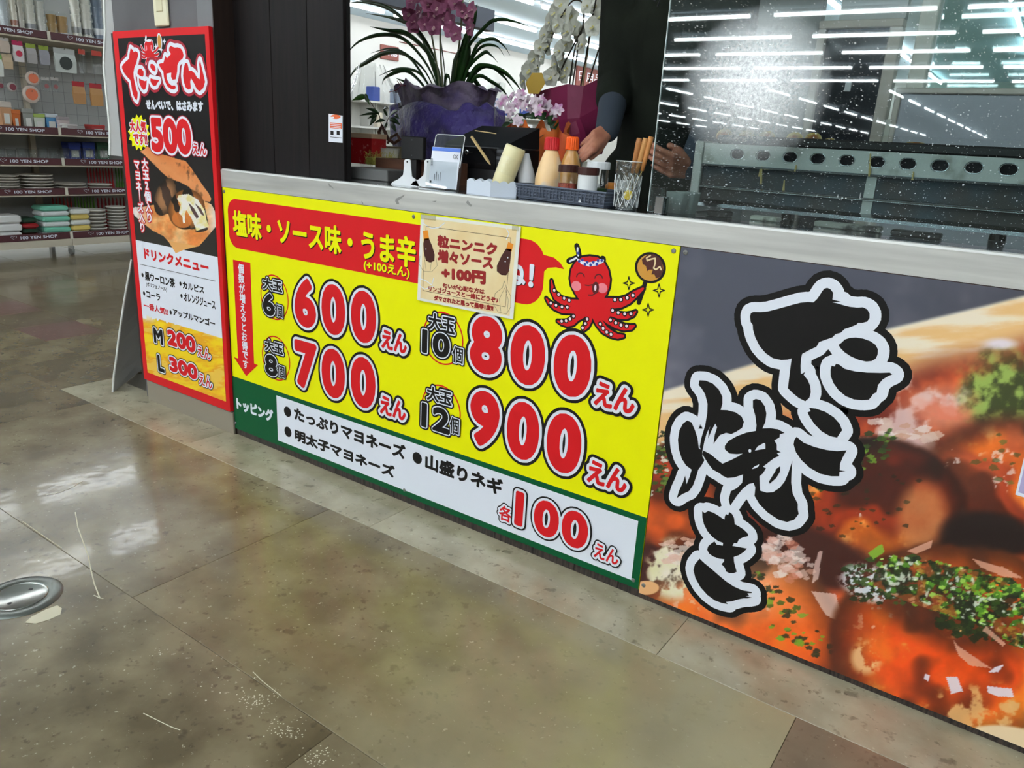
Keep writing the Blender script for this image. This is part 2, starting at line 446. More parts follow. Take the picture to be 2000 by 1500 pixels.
def tile_mat(name, c1, c2, dark):
    M = mat(name, c1, rough=0.26, bdet=3, noise=(c2, 6, 10, 0.36, 0.64), bump=(7, 0.35, 0.004), coat=0.3, coatr=0.08)
    nt = M.node_tree; N = nt.nodes; L = nt.links; b = N['Principled BSDF']
    L.new(b.inputs['Normal'].links[0].from_socket, b.inputs['Coat Normal'])
    src = b.inputs['Base Color'].links[0].from_socket
    tc = N.new('ShaderNodeTexCoord')
    last = src
    for sc_, thr, colr in ((46, 0.67, dark), (70, 0.70, (205, 196, 170)), (22, .66, dark)):
        n = N.new('ShaderNodeTexNoise'); n.inputs['Scale'].default_value = sc_; n.inputs['Detail'].default_value = 3; n.inputs['Roughness'].default_value = 0.6
        L.new(tc.outputs['Object'], n.inputs['Vector'])
        mr = N.new('ShaderNodeMapRange'); mr.inputs[1].default_value = thr - 0.05; mr.inputs[2].default_value = thr + 0.03
        mr.inputs[3].default_value = 0; mr.inputs[4].default_value = 0.5
        L.new(n.outputs['Fac'], mr.inputs[0])
        mx = N.new('ShaderNodeMixRGB'); L.new(mr.outputs[0], mx.inputs[0]); L.new(last, mx.inputs[1]); mx.inputs[2].default_value = lin(colr)
        last = mx.outputs[0]
    L.new(last, b.inputs['Base Color'])
    return M
TM = [tile_mat('tile_olive_a', (130, 117, 90), (94, 82, 60), (62, 50, 37)),
      tile_mat('tile_olive_b', (135, 123, 96), (101, 88, 66), (66, 54, 40)),
      tile_mat('tile_olive_c', (123, 110, 86), (91, 79, 59), (58, 48, 35))]
TSTRIP = tile_mat('tile_strip', (176, 167, 142), (140, 130, 106), (80, 70, 54))
TDARK = tile_mat('tile_dark', (134, 116, 94), (116, 99, 80), (72, 58, 44))
TGLARE = tile_mat('tile_glare', (132, 119, 90), (104, 91, 67), (72, 60, 44))
def fade_glare(M, col, a, b):
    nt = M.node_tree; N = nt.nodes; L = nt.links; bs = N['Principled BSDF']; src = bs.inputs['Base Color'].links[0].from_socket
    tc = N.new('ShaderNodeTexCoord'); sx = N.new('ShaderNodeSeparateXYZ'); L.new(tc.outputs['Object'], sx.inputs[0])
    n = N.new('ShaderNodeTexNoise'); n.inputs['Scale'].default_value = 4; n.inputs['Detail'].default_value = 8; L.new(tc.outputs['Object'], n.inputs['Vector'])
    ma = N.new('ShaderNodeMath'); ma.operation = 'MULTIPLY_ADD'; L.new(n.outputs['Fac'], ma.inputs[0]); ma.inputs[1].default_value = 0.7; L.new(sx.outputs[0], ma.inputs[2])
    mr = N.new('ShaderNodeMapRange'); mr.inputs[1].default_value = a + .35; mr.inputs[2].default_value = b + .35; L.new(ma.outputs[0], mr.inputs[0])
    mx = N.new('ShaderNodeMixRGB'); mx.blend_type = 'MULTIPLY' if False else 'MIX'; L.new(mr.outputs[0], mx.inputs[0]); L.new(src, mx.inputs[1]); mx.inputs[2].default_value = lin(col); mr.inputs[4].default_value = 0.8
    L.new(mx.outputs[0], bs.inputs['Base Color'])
fade_glare(TGLARE, (172, 162, 128), 0.45, 1.5)  # lamp glare and cleaner tile mixed into the colour towards the right
TRED = tile_mat('tile_reddish', (126, 96, 88), (112, 84, 76), (70, 50, 46))
PX_, PY_ = 0.688, 0.609
cells = []
def row_cells(j):
    y0 = -0.178 - PY_ * j; w_ = PX_ * (2 if j >= 0 else 1); org = 2.079 if j % 2 == 0 else 1.391
    return [(org + w_ * i, org + w_ * (i + 1), y0 - PY_, y0) for i in range(-12 if j >= 0 else -17, 7)]
for j in range(0, 15): cells += row_cells(j)
for j in range(-37, 0):
    for (x0, x1, y0, y1) in row_cells(j):
        if j == -1 and x1 > -0.9:
            if x0 < -0.92: cells.append((x0, -0.921, y0, y1))
            continue
        cells.append((x0, x1, y0, y1))
def seen(x0, x1, y0, y1):
    for x in (x0, x1, (x0 + x1) / 2):
        for y in (y0, y1, (y0 + y1) / 2):
            q = RW @ (np.array([x, y, 0]) - CAM)
            if q[2] > 0.05:
                u, v = 1000 + F_PX * q[0] / q[2], 750 + F_PX * q[1] / q[2]
                if -60 < u < 2060 and -60 < v < 1560: return True
    return False
vis = sorted([c for c in cells if seen(*c)], key=lambda c: math.hypot((c[0] + c[1]) / 2 - CAM[0], (c[2] + c[3]) / 2 - CAM[1])); hid = [c for c in cells if not seen(*c)]
G = 0.0005
meshes = {}
def tile_mesh(w_, d_, M):
    key = (round(w_, 3), round(d_, 3), M.name)
    if key not in meshes:
        mb = MB().bbox(G, w_ - G, G, d_ - G, -0.006, 0, 0.0008)
        me = bpy.data.meshes.new('floor_tile'); me.from_pydata(mb.v, [], mb.f); me.materials.append(M); me.update(); meshes[key] = me
    return meshes[key]
def lay_tile(x0, x1, y0, y1, M, z=0.0):
    o = bpy.data.objects.new('floor_tile', tile_mesh(x1 - x0, y1 - y0, M)); COL.objects.link(o); o.parent = FLOOR; o.location = (x0, y0, z)
for (x0, x1, y0, y1) in vis[:290]:
    M = TM[rnd.randrange(3)]
    if x0 > 2.05 and -0.8 < y0 < -0.7: M = TDARK
    if abs(x1 - 2.079) < .01 and -0.8 < y0 < -0.7: M = TGLARE
    if x0 < -1.9 and x1 > -2.2 and 0 < y1 < 0.5:      # four small squares, one of them reddish
        xm, ym = (x0 + x1) / 2, (y0 + y1) / 2
        for k_, c in enumerate(((x0, xm, y0, ym), (xm, x1, y0, ym), (x0, xm, ym, y1), (xm, x1, ym, y1))): lay_tile(*c, TRED if k_ == 2 else M)
        continue
    lay_tile(x0, x1, y0, y1, M, rnd.uniform(-0.0003, 0))
hid = hid + vis[290:]
for i, (x0, x1) in enumerate([(-0.92, -0.04), (-0.04, 0.87), (0.87, 1.77), (1.77, 2.68), (2.68, 3.6)]):
    lay_tile(x0, x1, -0.178, 0.045, TSTRIP)
rest = MB()
for (x0, x1, y0, y1) in hid: rest.box(x0 + G, x1 - G, y0 + G, y1 - G, -0.006, -0.0003)
o = rest.build('floor_tile', mat('tile_far', (152, 143, 120), 0.25), FLOOR, kind='stuff')

# ceiling lamps ------------------------------------------------------------
TUBE = mat('tube_light', (255, 255, 255), 0.5, emit=(0.94, 0.98, 1.0, TUBE_POWER))
HOUS = mat('lamp_housing', (225, 228, 230), 0.4)
def make_lamp(name, long_x, loc, L_=2.3):
    t = thing(name, '', 'ceiling light', loc)
    x, y, z = loc; a, b = (L_ / 2, 0.055) if long_x else (0.055, L_ / 2)
    MB().bbox(x - (a if long_x else .028), x + (a if long_x else .028), y - (.028 if long_x else b), y + (.028 if long_x else b), z - 0.045, z, 0.008).build('housing', HOUS, t)
    mb = MB(); n = 10
    if long_x: mb.tube([(x - a + 0.04, y, z - 0.075), (x + a - 0.04, y, z - 0.075)], 0.024, n)
    else: mb.tube([(x, y - b + 0.04, z - 0.075), (x, y + b - 0.04, z - 0.075)], 0.024, n)
    mb.build('tube', TUBE, t)
    return t
lx = make_lamp('ceiling_light', True, (-8, -1.6, CEIL)); ly = make_lamp('ceiling_light', False, (-5.1, 1.2, CEIL))
used = [False, False]
def lamp(lng, x, y, label, grp):
    k = 0 if lng else 1; src = (lx, ly)[k]
    if not used[k]: src.location = (x, y, CEIL); src['label'] = label; src['group'] = grp; used[k] = True
    else: dup(src, (x, y, CEIL), label, grp)
ORD = ['nearest', 'second', 'third', 'fourth', 'fifth', 'sixth', 'seventh', 'eighth', 'farthest']
for y in (-1.5, -2.7, -4.1, -5.7, -7.6):
    for x in (-6.6, -4.0, -1.4, 1.2, 3.8, 6.4): lamp(True, x, y, 'tube lamp over the aisle in front of the stall', 'crosswise ceiling lamps in front of the stall')
for y in (-11.0, -13.2, -15.4, -18.0, -21.0):
    for x in (-11.2, -8.6, -6.0, -3.4, -0.8, 1.8): lamp(True, x, y, 'tube lamp over the aisle in front of the stall', 'crosswise ceiling lamps in front of the stall')
for x in (-21.0, -17.0, -13.0, -9.5, -6.0, -2.5):
    for k in range(10): lamp(False, x, -25.0 - 3.4 * k, 'tube lamp over the far aisles opposite the stall', 'ceiling lamps over the far aisles')
for x, nm in ((-8.3, 'along the far wall'), (-6.7, 'added for brightness near the far wall'), (-0.9, 'added for brightness behind the cook'), (-5.1, 'above the shop shelving'), (-3.0, 'closest to the pink orchid')):  # rows second from the wall and behind the cook added to brighten the background
    for k, y in enumerate((0.6, 3.1, 5.6, 8.1, 10.6, 13.1, 15.6, 18.1, 20.6)):
        if x > -4 and y < 5: continue
        lamp(False, x, y, 'tube lamp, %s one in the ceiling row %s' % (ORD[k], nm), 'lengthwise ceiling lamps behind the stall')
for x, nm in ((1.2, 'left'), (4.2, 'middle'), (6.6, 'right')):
    for k, y in enumerate((4.6, 7.1, 9.6, 12.6, 15.6, 18.6)): lamp(False, x, y, 'tube lamp, %s one in the %s row beyond the kitchen' % (ORD[k], nm), 'ceiling lamps beyond the kitchen')

# ------------------------------------------------------------------ pillar, side panels, plinth
GREYW = mat('stained_grey_wall', (98, 96, 98), 0.6, noise=((78, 76, 78), 3, 8, 0.3, 0.7), bump=(25, 0.2, 0.002))
pil = struct(MB().box(-0.6, 0.0, 0.012, 0.32, 0.0, CEIL).build('wall_pillar', GREYW))
MB().box(-0.085, 0.0, 0.004, 0.012, 0.96, 2.6).build('trim_strip', mat('grey_trim', (112, 112, 114), 0.5), pil)
MB().box(-0.605, 0.0, 0.002, 0.0118, 0.08, 1.366).build('back_board', mat('brown_edge', (52, 34, 34), 0.45), pil)
MB().box(0.0, 0.004, 0.0, 0.32, 0.0, CEIL).build('side_cladding', BROWNWOOD, pil)
MB().box(-0.56, 0.0, -0.006, 0.012, 0.0, 0.083).build('baseboard', mat('taupe_plinth', (142, 132, 116), 0.4, bump=(40, 0.05, 0.001)), pil)
J1, J2, J3 = P(537, 333, 1, .072)[0], P(605, 343, 1, .072)[0], P(672.5, 347, 1, .072)[0]
pw = MB().box(0.004, J3, 0.085, 0.1, 0.9415, CEIL).build('wall_panels', mat('panel_core', (20, 17, 17), 0.6)); struct(pw)
for a, b in ((0.005, J1 - .0012), (J1 + .0012, J2 - .0012), (J2 + .0012, J3)):
    MB().bbox(a, b, 0.072, 0.0855, 0.941, CEIL - 0.01, 0.001).build('panel', DARKWOOD, pw)
# soffit out of view, added to darken the left of the stall
struct(MB().box(0.0, 1.5, 0.5, 1.6, 2.35, 2.45).build('shade_panel', mat('shade_soffit', (60, 58, 58), 0.7)))
struct(MB().box(3.2, 3.3, 0.1, 3.2, 0, 2.35).build('wall_stall', mat('stall_side', (150, 150, 152), 0.6)))

# light switch plate
t = thing('switch_plate', 'cream light switch plate on the grey pillar above the red menu board', 'switch', (-0.32, 0.012, 1.40))
a = P(299, 0, 1, 0.005)[0]; b = P(326, 0, 1, 0.005)[0]; z0 = P(312, 52, 1, 0.005)[2]
IV = mat('ivory_plastic', (226, 220, 190), 0.35)
MB().bbox(a, b, 0.002, 0.012, z0, z0 + 0.17, 0.004).build('plate', IV, t)
MB().bbox(a + 0.022, b - 0.022, -0.001, 0.003, z0 + 0.045, z0 + 0.13, 0.002).build('toggle', mat('ivory_toggle', (215, 208, 175), 0.3), t)
k = MB(); k.tube([((a + b) / 2 - 0.003, -0.004, z0 + 0.095), ((a + b) / 2 + 0.001, -0.010, z0 + 0.12)], 0.005, 8); k.build('key', mat('brass_key', (120, 112, 90), 0.4), t)

# white sheets at the pillar's left side
SH = mat('sheet_shadow_grey', (168, 168, 166), 0.6); SE = mat('sheet_edge', (232, 234, 230), 0.5)  # shadow on the white sheet is put into its grey colour
t = thing('plastic_sheet', 'tall white plastic sheet coloured shadow-grey with a worn pale edge hanging beside the grey pillar', 'sheet', (-0.66, 0.3, 1.0))
pts = [P(205, 0, 1, 0.05), P(207, 60, 1, 0.05), P(204, 130, 1, 0.05), P(211, 200, 1, 0.05), P(216, 250, 1, 0.05), P(216, 303, 1, 0.05)]
mb = MB(); top = P(200, -260, 1, 0.05); pts = [top] + pts
rings = [[(p[0], 0.048, p[2]), (-0.575, 0.048, p[2]), (-0.575, 0.054, p[2]), (p[0], 0.054, p[2])] for p in pts]
mb.loft(rings).build('sheet', SH, t)
mb = MB().loft([[(p[0] - 0.004, 0.044, p[2]), (p[0] + 0.006, 0.044, p[2]), (p[0] + 0.006, 0.052, p[2]), (p[0] - 0.004, 0.056, p[2])] for p in pts]); mb.build('pale_edge', SE, t)
t = thing('leaning_board', 'bowed grey board with a white edge leaning from the floor against the pillar side', 'board', (-0.74, -0.05, 0))
A0 = np.array([-0.742, -0.05, 0.0]); A1 = np.array([-0.95, 0.19, 0.0])
rings = []
for k in range(9):
    q = k / 8; bow = math.sin(q * PI) * 0.012
    ex = A0 * (1 - q) + np.array([-0.604, 0.006, 0.56]) * q + np.array([-bow, 0, 0]) + (np.array([-0.004, 0, 0]) if k == 1 else 0)
    fx = A1 * (1 - q) + np.array([-0.64, 0.16, 0.60]) * q + np.array([-bow, 0, 0])
    n_ = np.array([0.75, 0.66, 0.0]) * 0.006
    rings.append([tuple(ex), tuple(fx), tuple(fx - n_), tuple(ex - n_)])
MB().loft(rings).build('board', mat('board_grey', (150, 148, 142), 0.5), t)
mb = MB().tube([(np.array(r[0]) + np.array(r[3])) / 2 + np.array([0.0, -0.002, 0]) for r in rings], 0.0042, 6); mb.build('white_edge', SE, t)

# ------------------------------------------------------------------ counter
t = thing('service_counter', 'steel-topped takoyaki stall counter clad in printed boards', 'counter', (1.4, 0.3, 0))
MB().box(0.001, 3.19, 0.006, 0.56, 0.0, 0.93).build('cabinet', mat('cabinet_core', (40, 34, 32), 0.6), t)
smooth_by_angle(MB().loft([[(x, 0.0, 0.8815), (x, -0.001, 0.935), (x, 0.0015, 0.9395), (x, 0.006, 0.941), (x, 0.56, 0.941), (x, 0.56, 0.93), (x, 0.012, 0.93), (x, 0.005, 0.8815)] for x in (0.0, 3.19)]).build('steel_top', STEEL, t), 0.5)
MB().box(0.004, 3.18, 0.0075, 0.553, 0.9405, 0.9415).build('worktop_sheet', STEELTOP, t)
SCUFF = mat('scuff', (138, 137, 133), 0.5)
for pts in ([(641, 357), (643, 364), (652, 369), (650, 366), (645, 361)], [(773, 388), (791, 380), (788, 384), (778, 392), (780, 399), (775, 399), (772, 393)], [(844, 393), (853, 392), (850, 395)], [(910, 395), (914, 391), (917, 396), (922, 401), (920, 404), (913, 399)], [(707, 397), (706, 392), (709, 396), (710, 399)]):
    mb = MB(); mb.flat(pxz(pts, -0.0012), -0.0014); mb.build('scuff_mark', SCUFF, t)
KICK = mat('kick_black', (34, 28, 26), 0.5, noise=((72, 60, 54), 60, 3, 0.35, 0.65), stretch=(3, 1, 0.3))
kb = MB().box(0.0, 3.19, 0.010, 0.02, 0.0, 0.04).build('kick_board', BLK, t)
x = 0.006
while x < 3.1:
    MB().bbox(x, x + 0.128, 0.0045, 0.011, 0.0, 0.036, 0.001).build('kick_tile', KICK, kb); x += 0.131
# ------------------------------------------------------------------ yellow price board
SW, SB, ST = 1.634, 0.024, 0.880
t = thing('price_board', 'yellow and green price board for takoyaki with large red prices', 'sign', (0.8, 0.0, SB))
MB().box(0.002, SW, 0.0, 0.005, SB, ST).build('board', YEL, t)
yg = P(452, 734)[2]; yg2 = P(1262, 1010)[2]; zg = (yg + yg2) / 2
mb = MB(); mb.flat([(0.002, SB), (SW, SB), (SW, zg), (0.002, zg)], -EPS); mb.build('green_band', GRN, t)
wx0, wx1 = P(541, 800)[0], P(1240, 1075)[0]; wz1 = (P(541, 772.7)[2] + P(1246, 1016.7)[2]) / 2; wz0 = (P(542.6, 859.6)[2] + P(1234, 1132.7)[2]) / 2
mb = MB(); mb.flat([(wx0, wz0), (wx1, wz0), (wx1, wz1), (wx0, wz1)], -2 * EPS); mb.build('white_band', WHITE, t)
bz1 = P(461, 389)[2]; bz0 = P(458, 483)[2]; bx0 = P(446, 430)[0]; bx1 = P(1063, 529.6)[0]
rb1 = P(1043, 469)[2]; rb0 = P(1032, 595.7)[2]
bm1 = (bz1 + P(819, 439)[2]) / 2; bm0 = (bz0 + P(813.6, 554)[2]) / 2
jx = P(900, 500)[0]
out = rounded(jx, bx1, rb0, rb1, 0.055, 8, (1, 0, 0, 1)); lft = rounded(bx0, jx, bm0, bm1, 0.045, 8, (0, 1, 1, 0))
mb = MB(); mb.flat(lft, -EPS); mb.flat(out, -EPS); mb.flat(pxz([(1060, 497), (1082, 503), (1094, 513), (1102.4, 526), (1086, 522), (1070, 523), (1062, 531), (1050, 520)]), -EPS * 1.2)
mb.build('red_banner', RED, t)
letters(t, '塩味・ソース味・うま辛', R4((456, 430), (811, 490), (457, 411), (791, 519)), 0, YEL, bold=0.0030, shadow=(0.003, -0.003, BLACK), k0=2)
letters(t, '(+100えん)', R4((711.4, 517), (800, 534), (716, 508), (797, 544.8)), 0, YEL, bold=0.0012, shadow=(0.0015, -0.0015, BLACK), k0=2)
letters(t, 'ね！', (P(985, 530)[0], P(1041, 540)[0], P(1028, 559)[2], P(1033, 514.7)[2]), 0, WHITE, bold=0.003, shadow=(0.002, -0.002, BLACK), k0=2)
mb = MB(); mb.flat(pxz([(455, 507), (489, 513.5), (496.4, 710), (504, 713), (481, 734.7), (457, 697.4), (465, 700)]), -EPS); mb.build('red_arrow', RED, t)
letters(t, '個数が増えるとお得です', (P(463.5, 514)[0] + 0.004, P(484, 640)[0] - 0.006, P(482, 721)[2], P(465, 514)[2]), 0, WHITE, bold=0.001, vertical=True, k0=2)
def cluster(c, rr, dm, num, dr, ko, kr):
    cx, cz = pxz([c])[0]; e = pxz([(c[0] + rr[0], c[1] + rr[0] * 0.25), (c[0], c[1] - rr[1])])
    mb = MB(); n = 40; ra, rb = e[0][0] - cx, e[1][1] - cz
    pen(mb, [(cx + ra * math.cos(2 * PI * k / n), cz + rb * math.sin(2 * PI * k / n)) for k in range(n)], 0.0022, -EPS, True); mb.build('red_ring', RED, t)
    letters(t, '大玉', dm, 0, BLACK, ((0.0034, WHITE), (0.0082, BLACK)), 0.0016, k0=2)
    letters(t, num, dr, 0, BLACK, ((0.0034, WHITE), (0.0082, BLACK)), 0.0042, k0=5)
    letters(t, '個', kr, 0, BLACK, ((0.0028, WHITE), (0.006, BLACK)), 0.0009, k0=8)
cluster((536, 581), (27, 43), R4((514, 548), (551, 562), (516, 542), (549, 571)), '6', R4((516, 595), (536, 600), (526, 575), (526, 614)), 0, R4((539, 607), (553, 612), (540, 594), (552, 620)))
cluster((539, 700), (27, 42), R4((518, 668), (553, 683), (520, 662.4), (551, 693)), '8', R4((520, 714), (541, 722), (530, 695), (531, 732)), 0, R4((543, 724), (557, 730), (544, 712), (556, 738)))
cluster((865, 661), (39, 51), R4((838, 620), (888, 640), (850, 613), (870, 650)), '10', R4((827, 670), (877, 680), (850, 650), (850, 692)), 0, R4((885, 690), (905, 697), (890, 676), (900, 710)))
cluster((861, 801), (38, 48), R4((835, 765), (882, 780), (850, 757), (870, 790)), '12', R4((826, 810), (877, 825), (850, 795), (850, 838)), 0, R4((880, 832), (897, 838), (885, 814), (892, 848)))
BIG = ((0.0085, WHITE), (0.0165, BLACK)); SML = ((0.0080, WHITE), (0.0155, BLACK))
def price(s, rect, en):
    b = 0.0105; r = (rect[0] + b, rect[1] - b, rect[2] + b, rect[3] - b)
    letters(t, '\u2009'.join(s), r, 0, RED, BIG, b, k0=2)
    letters(t, 'えん', (en[0] + .001, en[1] - .001, en[2] + .001, en[3] - .001), 0, RED, SML, 0.0028, k0=6)
price('600', R4((575.6, 590), (735.2, 617.6), (595, 543), (710, 669.5)), R4((747, 655), (795, 670), (755, 645), (780, 687)))
price('700', R4((576, 690), (734, 749), (597, 666), (706, 795)), R4((744, 785), (793, 795), (750, 773), (775, 816)))
price('800', R4((919, 670), (1155, 723), (955, 618), (1115, 775)), R4((1164, 760), (1240, 785), (1178, 747), (1215, 803)))
price('900', R4((918, 820), (1137, 863), (946, 763), (1103, 925)), R4((1150, 915), (1224, 945), (1165, 901), (1200, 956)))
letters(t, 'トッピング', R4((463, 785), (533, 810), (463, 777), (528, 822)), 0, WHITE, bold=0.0028, k0=2)
BAND = 0.0026
for c in ((562, 804), (562.8, 843.3), (815.3, 894.4)):
    q = pxz([c])[0]; mb = MB(); disc(mb, q, 0.0185, 0.0185, -3 * EPS, 28); mb.build('bullet_dot', BLACK, t)
letters(t, 'たっぷりマヨネーズ', R4((576, 815), (791, 885), (580, 797), (770, 889)), 0, BLACK, bold=BAND, k0=2)
letters(t, '明太子マヨネーズ', R4((577, 850), (770, 915), (580, 840), (750, 926)), 0, BLACK, bold=BAND, k0=2)
letters(t, '山盛りネギ', R4((832, 905), (981, 945), (843, 890), (967, 963)), 0, BLACK, bold=BAND, k0=2)
letters(t, '各', R4((976, 1000), (1000, 1005), (980, 986), (992, 1019)), 0, RED, ((0.0055, WHITE), (0.009, BLACK)), 0.0012, k0=3)
letters(t, '1\u200a0\u200a0', R4((1012, 970), (1145, 1040), (1030, 968), (1125, 1066)), 0, RED, ((0.0068, WHITE), (0.0115, BLACK)), 0.0066, k0=6)
letters(t, 'えん', R4((1163, 1070), (1209, 1085), (1170, 1061), (1196, 1099)), 0, RED, ((0.006, WHITE), (0.0095, BLACK)), 0.0012, k0=10)
SCREW = mat('screw_metal', (130, 130, 128), 0.4, metal=0.6)
def screws(parent, pts, M=SCREW, y=0.0):
    for c in pts:
        x, z = pxz([c], y)[0]
        mb = MB().lathe((x, y, z), [(0.0055, 0), (0.0055, 0.0012), (0.004, 0.0024), (0.0015, 0.0026), (0.0012, 0.0016)], 14, axis=(0, -1, 0)); mb.build('screw', M, parent, smooth=False)
screws(t, [(438, 374), (808, 423), (1316, 490), (460, 826), (790, 957), (1237, 1133)])

# cartoon octopus in a dotted headband holding a skewered ball
OX, OY, OS = 1050, 450, 6.522
def oc(pts): return crop(pts, OX, OY, OS)
PXM = 0.00139       # metres per photo pixel near the drawing
arms = [([(560, 960), (430, 925), (320, 900), (240, 850), (195, 770), (178, 640)], [70, 42, 40, 36, 26, 7]),
        ([(560, 1010), (430, 1015), (320, 1015), (220, 975), (150, 920), (110, 865)], [60, 38, 36, 30, 20, 7]),
        ([(560, 1060), (490, 1110), (440, 1165), (380, 1185), (310, 1175), (255, 1155)], [55, 45, 42, 36, 24, 7]),
        ([(660, 1060), (650, 1140), (625, 1210), (590, 1265)], [50, 44, 34, 12]),
        ([(740, 1080), (790, 1180), (850, 1260), (930, 1315), (1020, 1350), (1090, 1345)], [52, 50, 46, 38, 26, 14]),
        ([(820, 1060), (900, 1140), (1000, 1200), (1100, 1235), (1190, 1235), (1230, 1215)], [55, 44, 40, 34, 24, 10]),
        ([(840, 1000), (930, 1050), (1030, 1085), (1130, 1095), (1210, 1070), (1250, 1035)], [60, 36, 34, 30, 22, 8]),
        ([(820, 940), (930, 930), (1050, 925), (1150, 885), (1250, 810), (1345, 740)], [70, 60, 52, 44, 34, 12])]
def blob(mb, pts, ws, y, extra):
    q = oc(pts); k = PXM / OS
    m_ = []
    for i in range(len(q) - 1):
        for j in range(6):
            s_ = j / 6; m_.append(((q[i][0] * (1 - s_) + q[i + 1][0] * s_, q[i][1] * (1 - s_) + q[i + 1][1] * s_), (ws[i] * (1 - s_) + ws[i + 1] * s_) * k + extra))
    m_.append((q[-1], ws[-1] * k + extra))
    for (c, r) in m_: disc(mb, c, r, r, y, 14)
    for (a, ra), (b, rb) in zip(m_, m_[1:]):
        dx, dz = b[0] - a[0], b[1] - a[1]; l = math.hypot(dx, dz) or 1; nx, nz = -dz / l, dx / l
        mb.add([(a[0] + nx * ra, y, a[1] + nz * ra), (a[0] - nx * ra, y, a[1] - nz * ra), (b[0] - nx * rb, y, b[1] - nz * rb), (b[0] + nx * rb, y, b[1] + nz * rb)], [(0, 1, 2, 3)])
head = [(665, 330), (560, 345), (480, 410), (430, 500), (415, 610), (430, 700), (480, 800), (530, 880), (520, 980), (560, 1060), (650, 1110), (740, 1110), (830, 1060), (880, 980), (840, 880), (880, 810), (915, 720), (925, 620), (900, 500), (850, 410), (770, 345)]
mb = MB(); mb.use(BLACK)
hq = oc(head); OUTL = 24 * PXM / OS
mb.flat(hq, -EPS); pen(mb, hq, OUTL, -EPS * 1.1, True)
for p_, w_ in arms: blob(mb, p_, w_, -EPS, OUTL)
bc, be = oc([(1435, 475)])[0], None
disc(mb, bc, 198 * .00125 / OS, 215 * 0.00105 / OS, -EPS, 40)
pen(mb, oc([(1370, 670), (1330, 800), (1290, 920)]), 26 * PXM / OS, -EPS)
pen(mb, oc([(500, 200), (520, 260), (530, 330)]), 34 * PXM / OS, -EPS); pen(mb, oc([(400, 390), (450, 375), (520, 345)]), 36 * PXM / OS, -EPS)
pen(mb, oc([(480, 370), (560, 400), (680, 420), (790, 400), (830, 370)]), 42 * PXM / OS, -EPS)
mb.use(RED); mb.flat(hq, -2 * EPS)
for p_, w_ in arms: blob(mb, p_, w_, -2 * EPS, 0)
mb.use(TAN); disc(mb, bc, 168 * .00123 / OS, 183 * 0.00105 / OS, -2 * EPS, 36)
mb.use(CHOC); mb.flat(oc([(1330, 370), (1400, 310), (1480, 300), (1560, 350), (1595, 430), (1600, 520), (1570, 590), (1510, 610), (1490, 560), (1450, 560), (1470, 500), (1420, 500), (1400, 520), (1380, 450), (1340, 430)]), -2.6 * EPS)
mb.use(CREAM); pen(mb, oc([(1440, 320), (1390, 350), (1400, 385), (1450, 365), (1500, 355), (1500, 420), (1480, 480), (1510, 500), (1560, 460), (1575, 500)]), 8 * PXM / OS, -3 * EPS)
sk = [(215, 763), (270, 815), (340, 863), (405, 890), (170, 925), (237, 953), (312, 973), (380, 977), (308, 1155), (365, 1150), (414, 1127), (460, 1092), (633, 1129), (610, 1187), (575, 1240), (800, 1192), (837, 1247), (882, 1294), (937, 1324), (930, 1140), (998, 1175), (1065, 1205), (1135, 1217), (957, 1018), (1030, 1047), (1112, 1062), (1191, 1062), (986, 882), (1062, 880), (1143, 858), (1217, 826)]
mb.use(BLACK)
for c in oc(sk): disc(mb, c, 30 * PXM / OS, 30 * PXM / OS, -2.6 * EPS, 16)
mb.use(LPINK)
for c in oc(sk): disc(mb, c, 17 * PXM / OS, 17 * PXM / OS, -3 * EPS, 14)
mb.use(PINK)
for c in oc([(495, 708), (827, 735)]): disc(mb, c, 63 * PXM / OS, 72 * 0.00108 / OS, -3 * EPS, 26)
FACE = mat('print_face_line', (90, 14, 20), 0.4); mb.use(FACE)
for c in ((548, 590), (780, 608)):
    pen(mb, oc([(c[0] + 48 * math.cos(PI * k / 8), c[1] - 48 * math.sin(PI * k / 8)) for k in range(9)]), 7 * PXM / OS, -3 * EPS)
pen(mb, oc([(608, 695), (650, 702), (700, 690)]), 7 * PXM / OS, -3 * EPS); pen(mb, oc([(650, 822), (700, 825), (745, 795)]), 7 * PXM / OS, -3 * EPS)
c = oc([(740, 732)])[0]; disc(mb, c, 44 * PXM / OS, 68 * PXM / OS, -3.2 * EPS, 24); mb.use(LPINK); disc(mb, oc([(738, 730)])[0], 14 * PXM / OS, 34 * PXM / OS, -3.6 * EPS, 16)
mb.use(WHITE)
band = [(500, 350), (560, 385), (650, 405), (740, 395), (810, 362), (850, 375), (840, 410), (760, 445), (660, 460), (570, 435), (510, 390)]
mb.flat(oc(band), -3 * EPS); pen(mb, oc([(512, 225), (510, 280), (520, 320)]), 11 * PXM / OS, -3 * EPS); pen(mb, oc([(412, 392), (450, 375), (495, 350)]), 11 * PXM / OS, -3 * EPS)
mb.use(BLUE)
for c in oc([(532, 392), (573, 375), (605, 432), (635, 405), (678, 440), (712, 405), (757, 430), (772, 385), (820, 382), (520, 290)]): disc(mb, c, 17 * PXM / OS, 17 * PXM / OS, -3.5 * EPS, 12)
mb.use(BLACK)
for c in ((1163, 672), (1547, 765), (1409, 1012)):
    star = []
    for k in range(4):
        a = k * PI / 2; star.append((c[0] + 72 * math.cos(a), c[1] + 82 * math.sin(a))); star.append((c[0] + 24 * math.cos(a + PI / 4), c[1] + 24 * math.sin(a + PI / 4)))
    pen(mb, oc(star), 6 * PXM / OS, -EPS, True)
mb.build('octopus_drawing', parent=t)

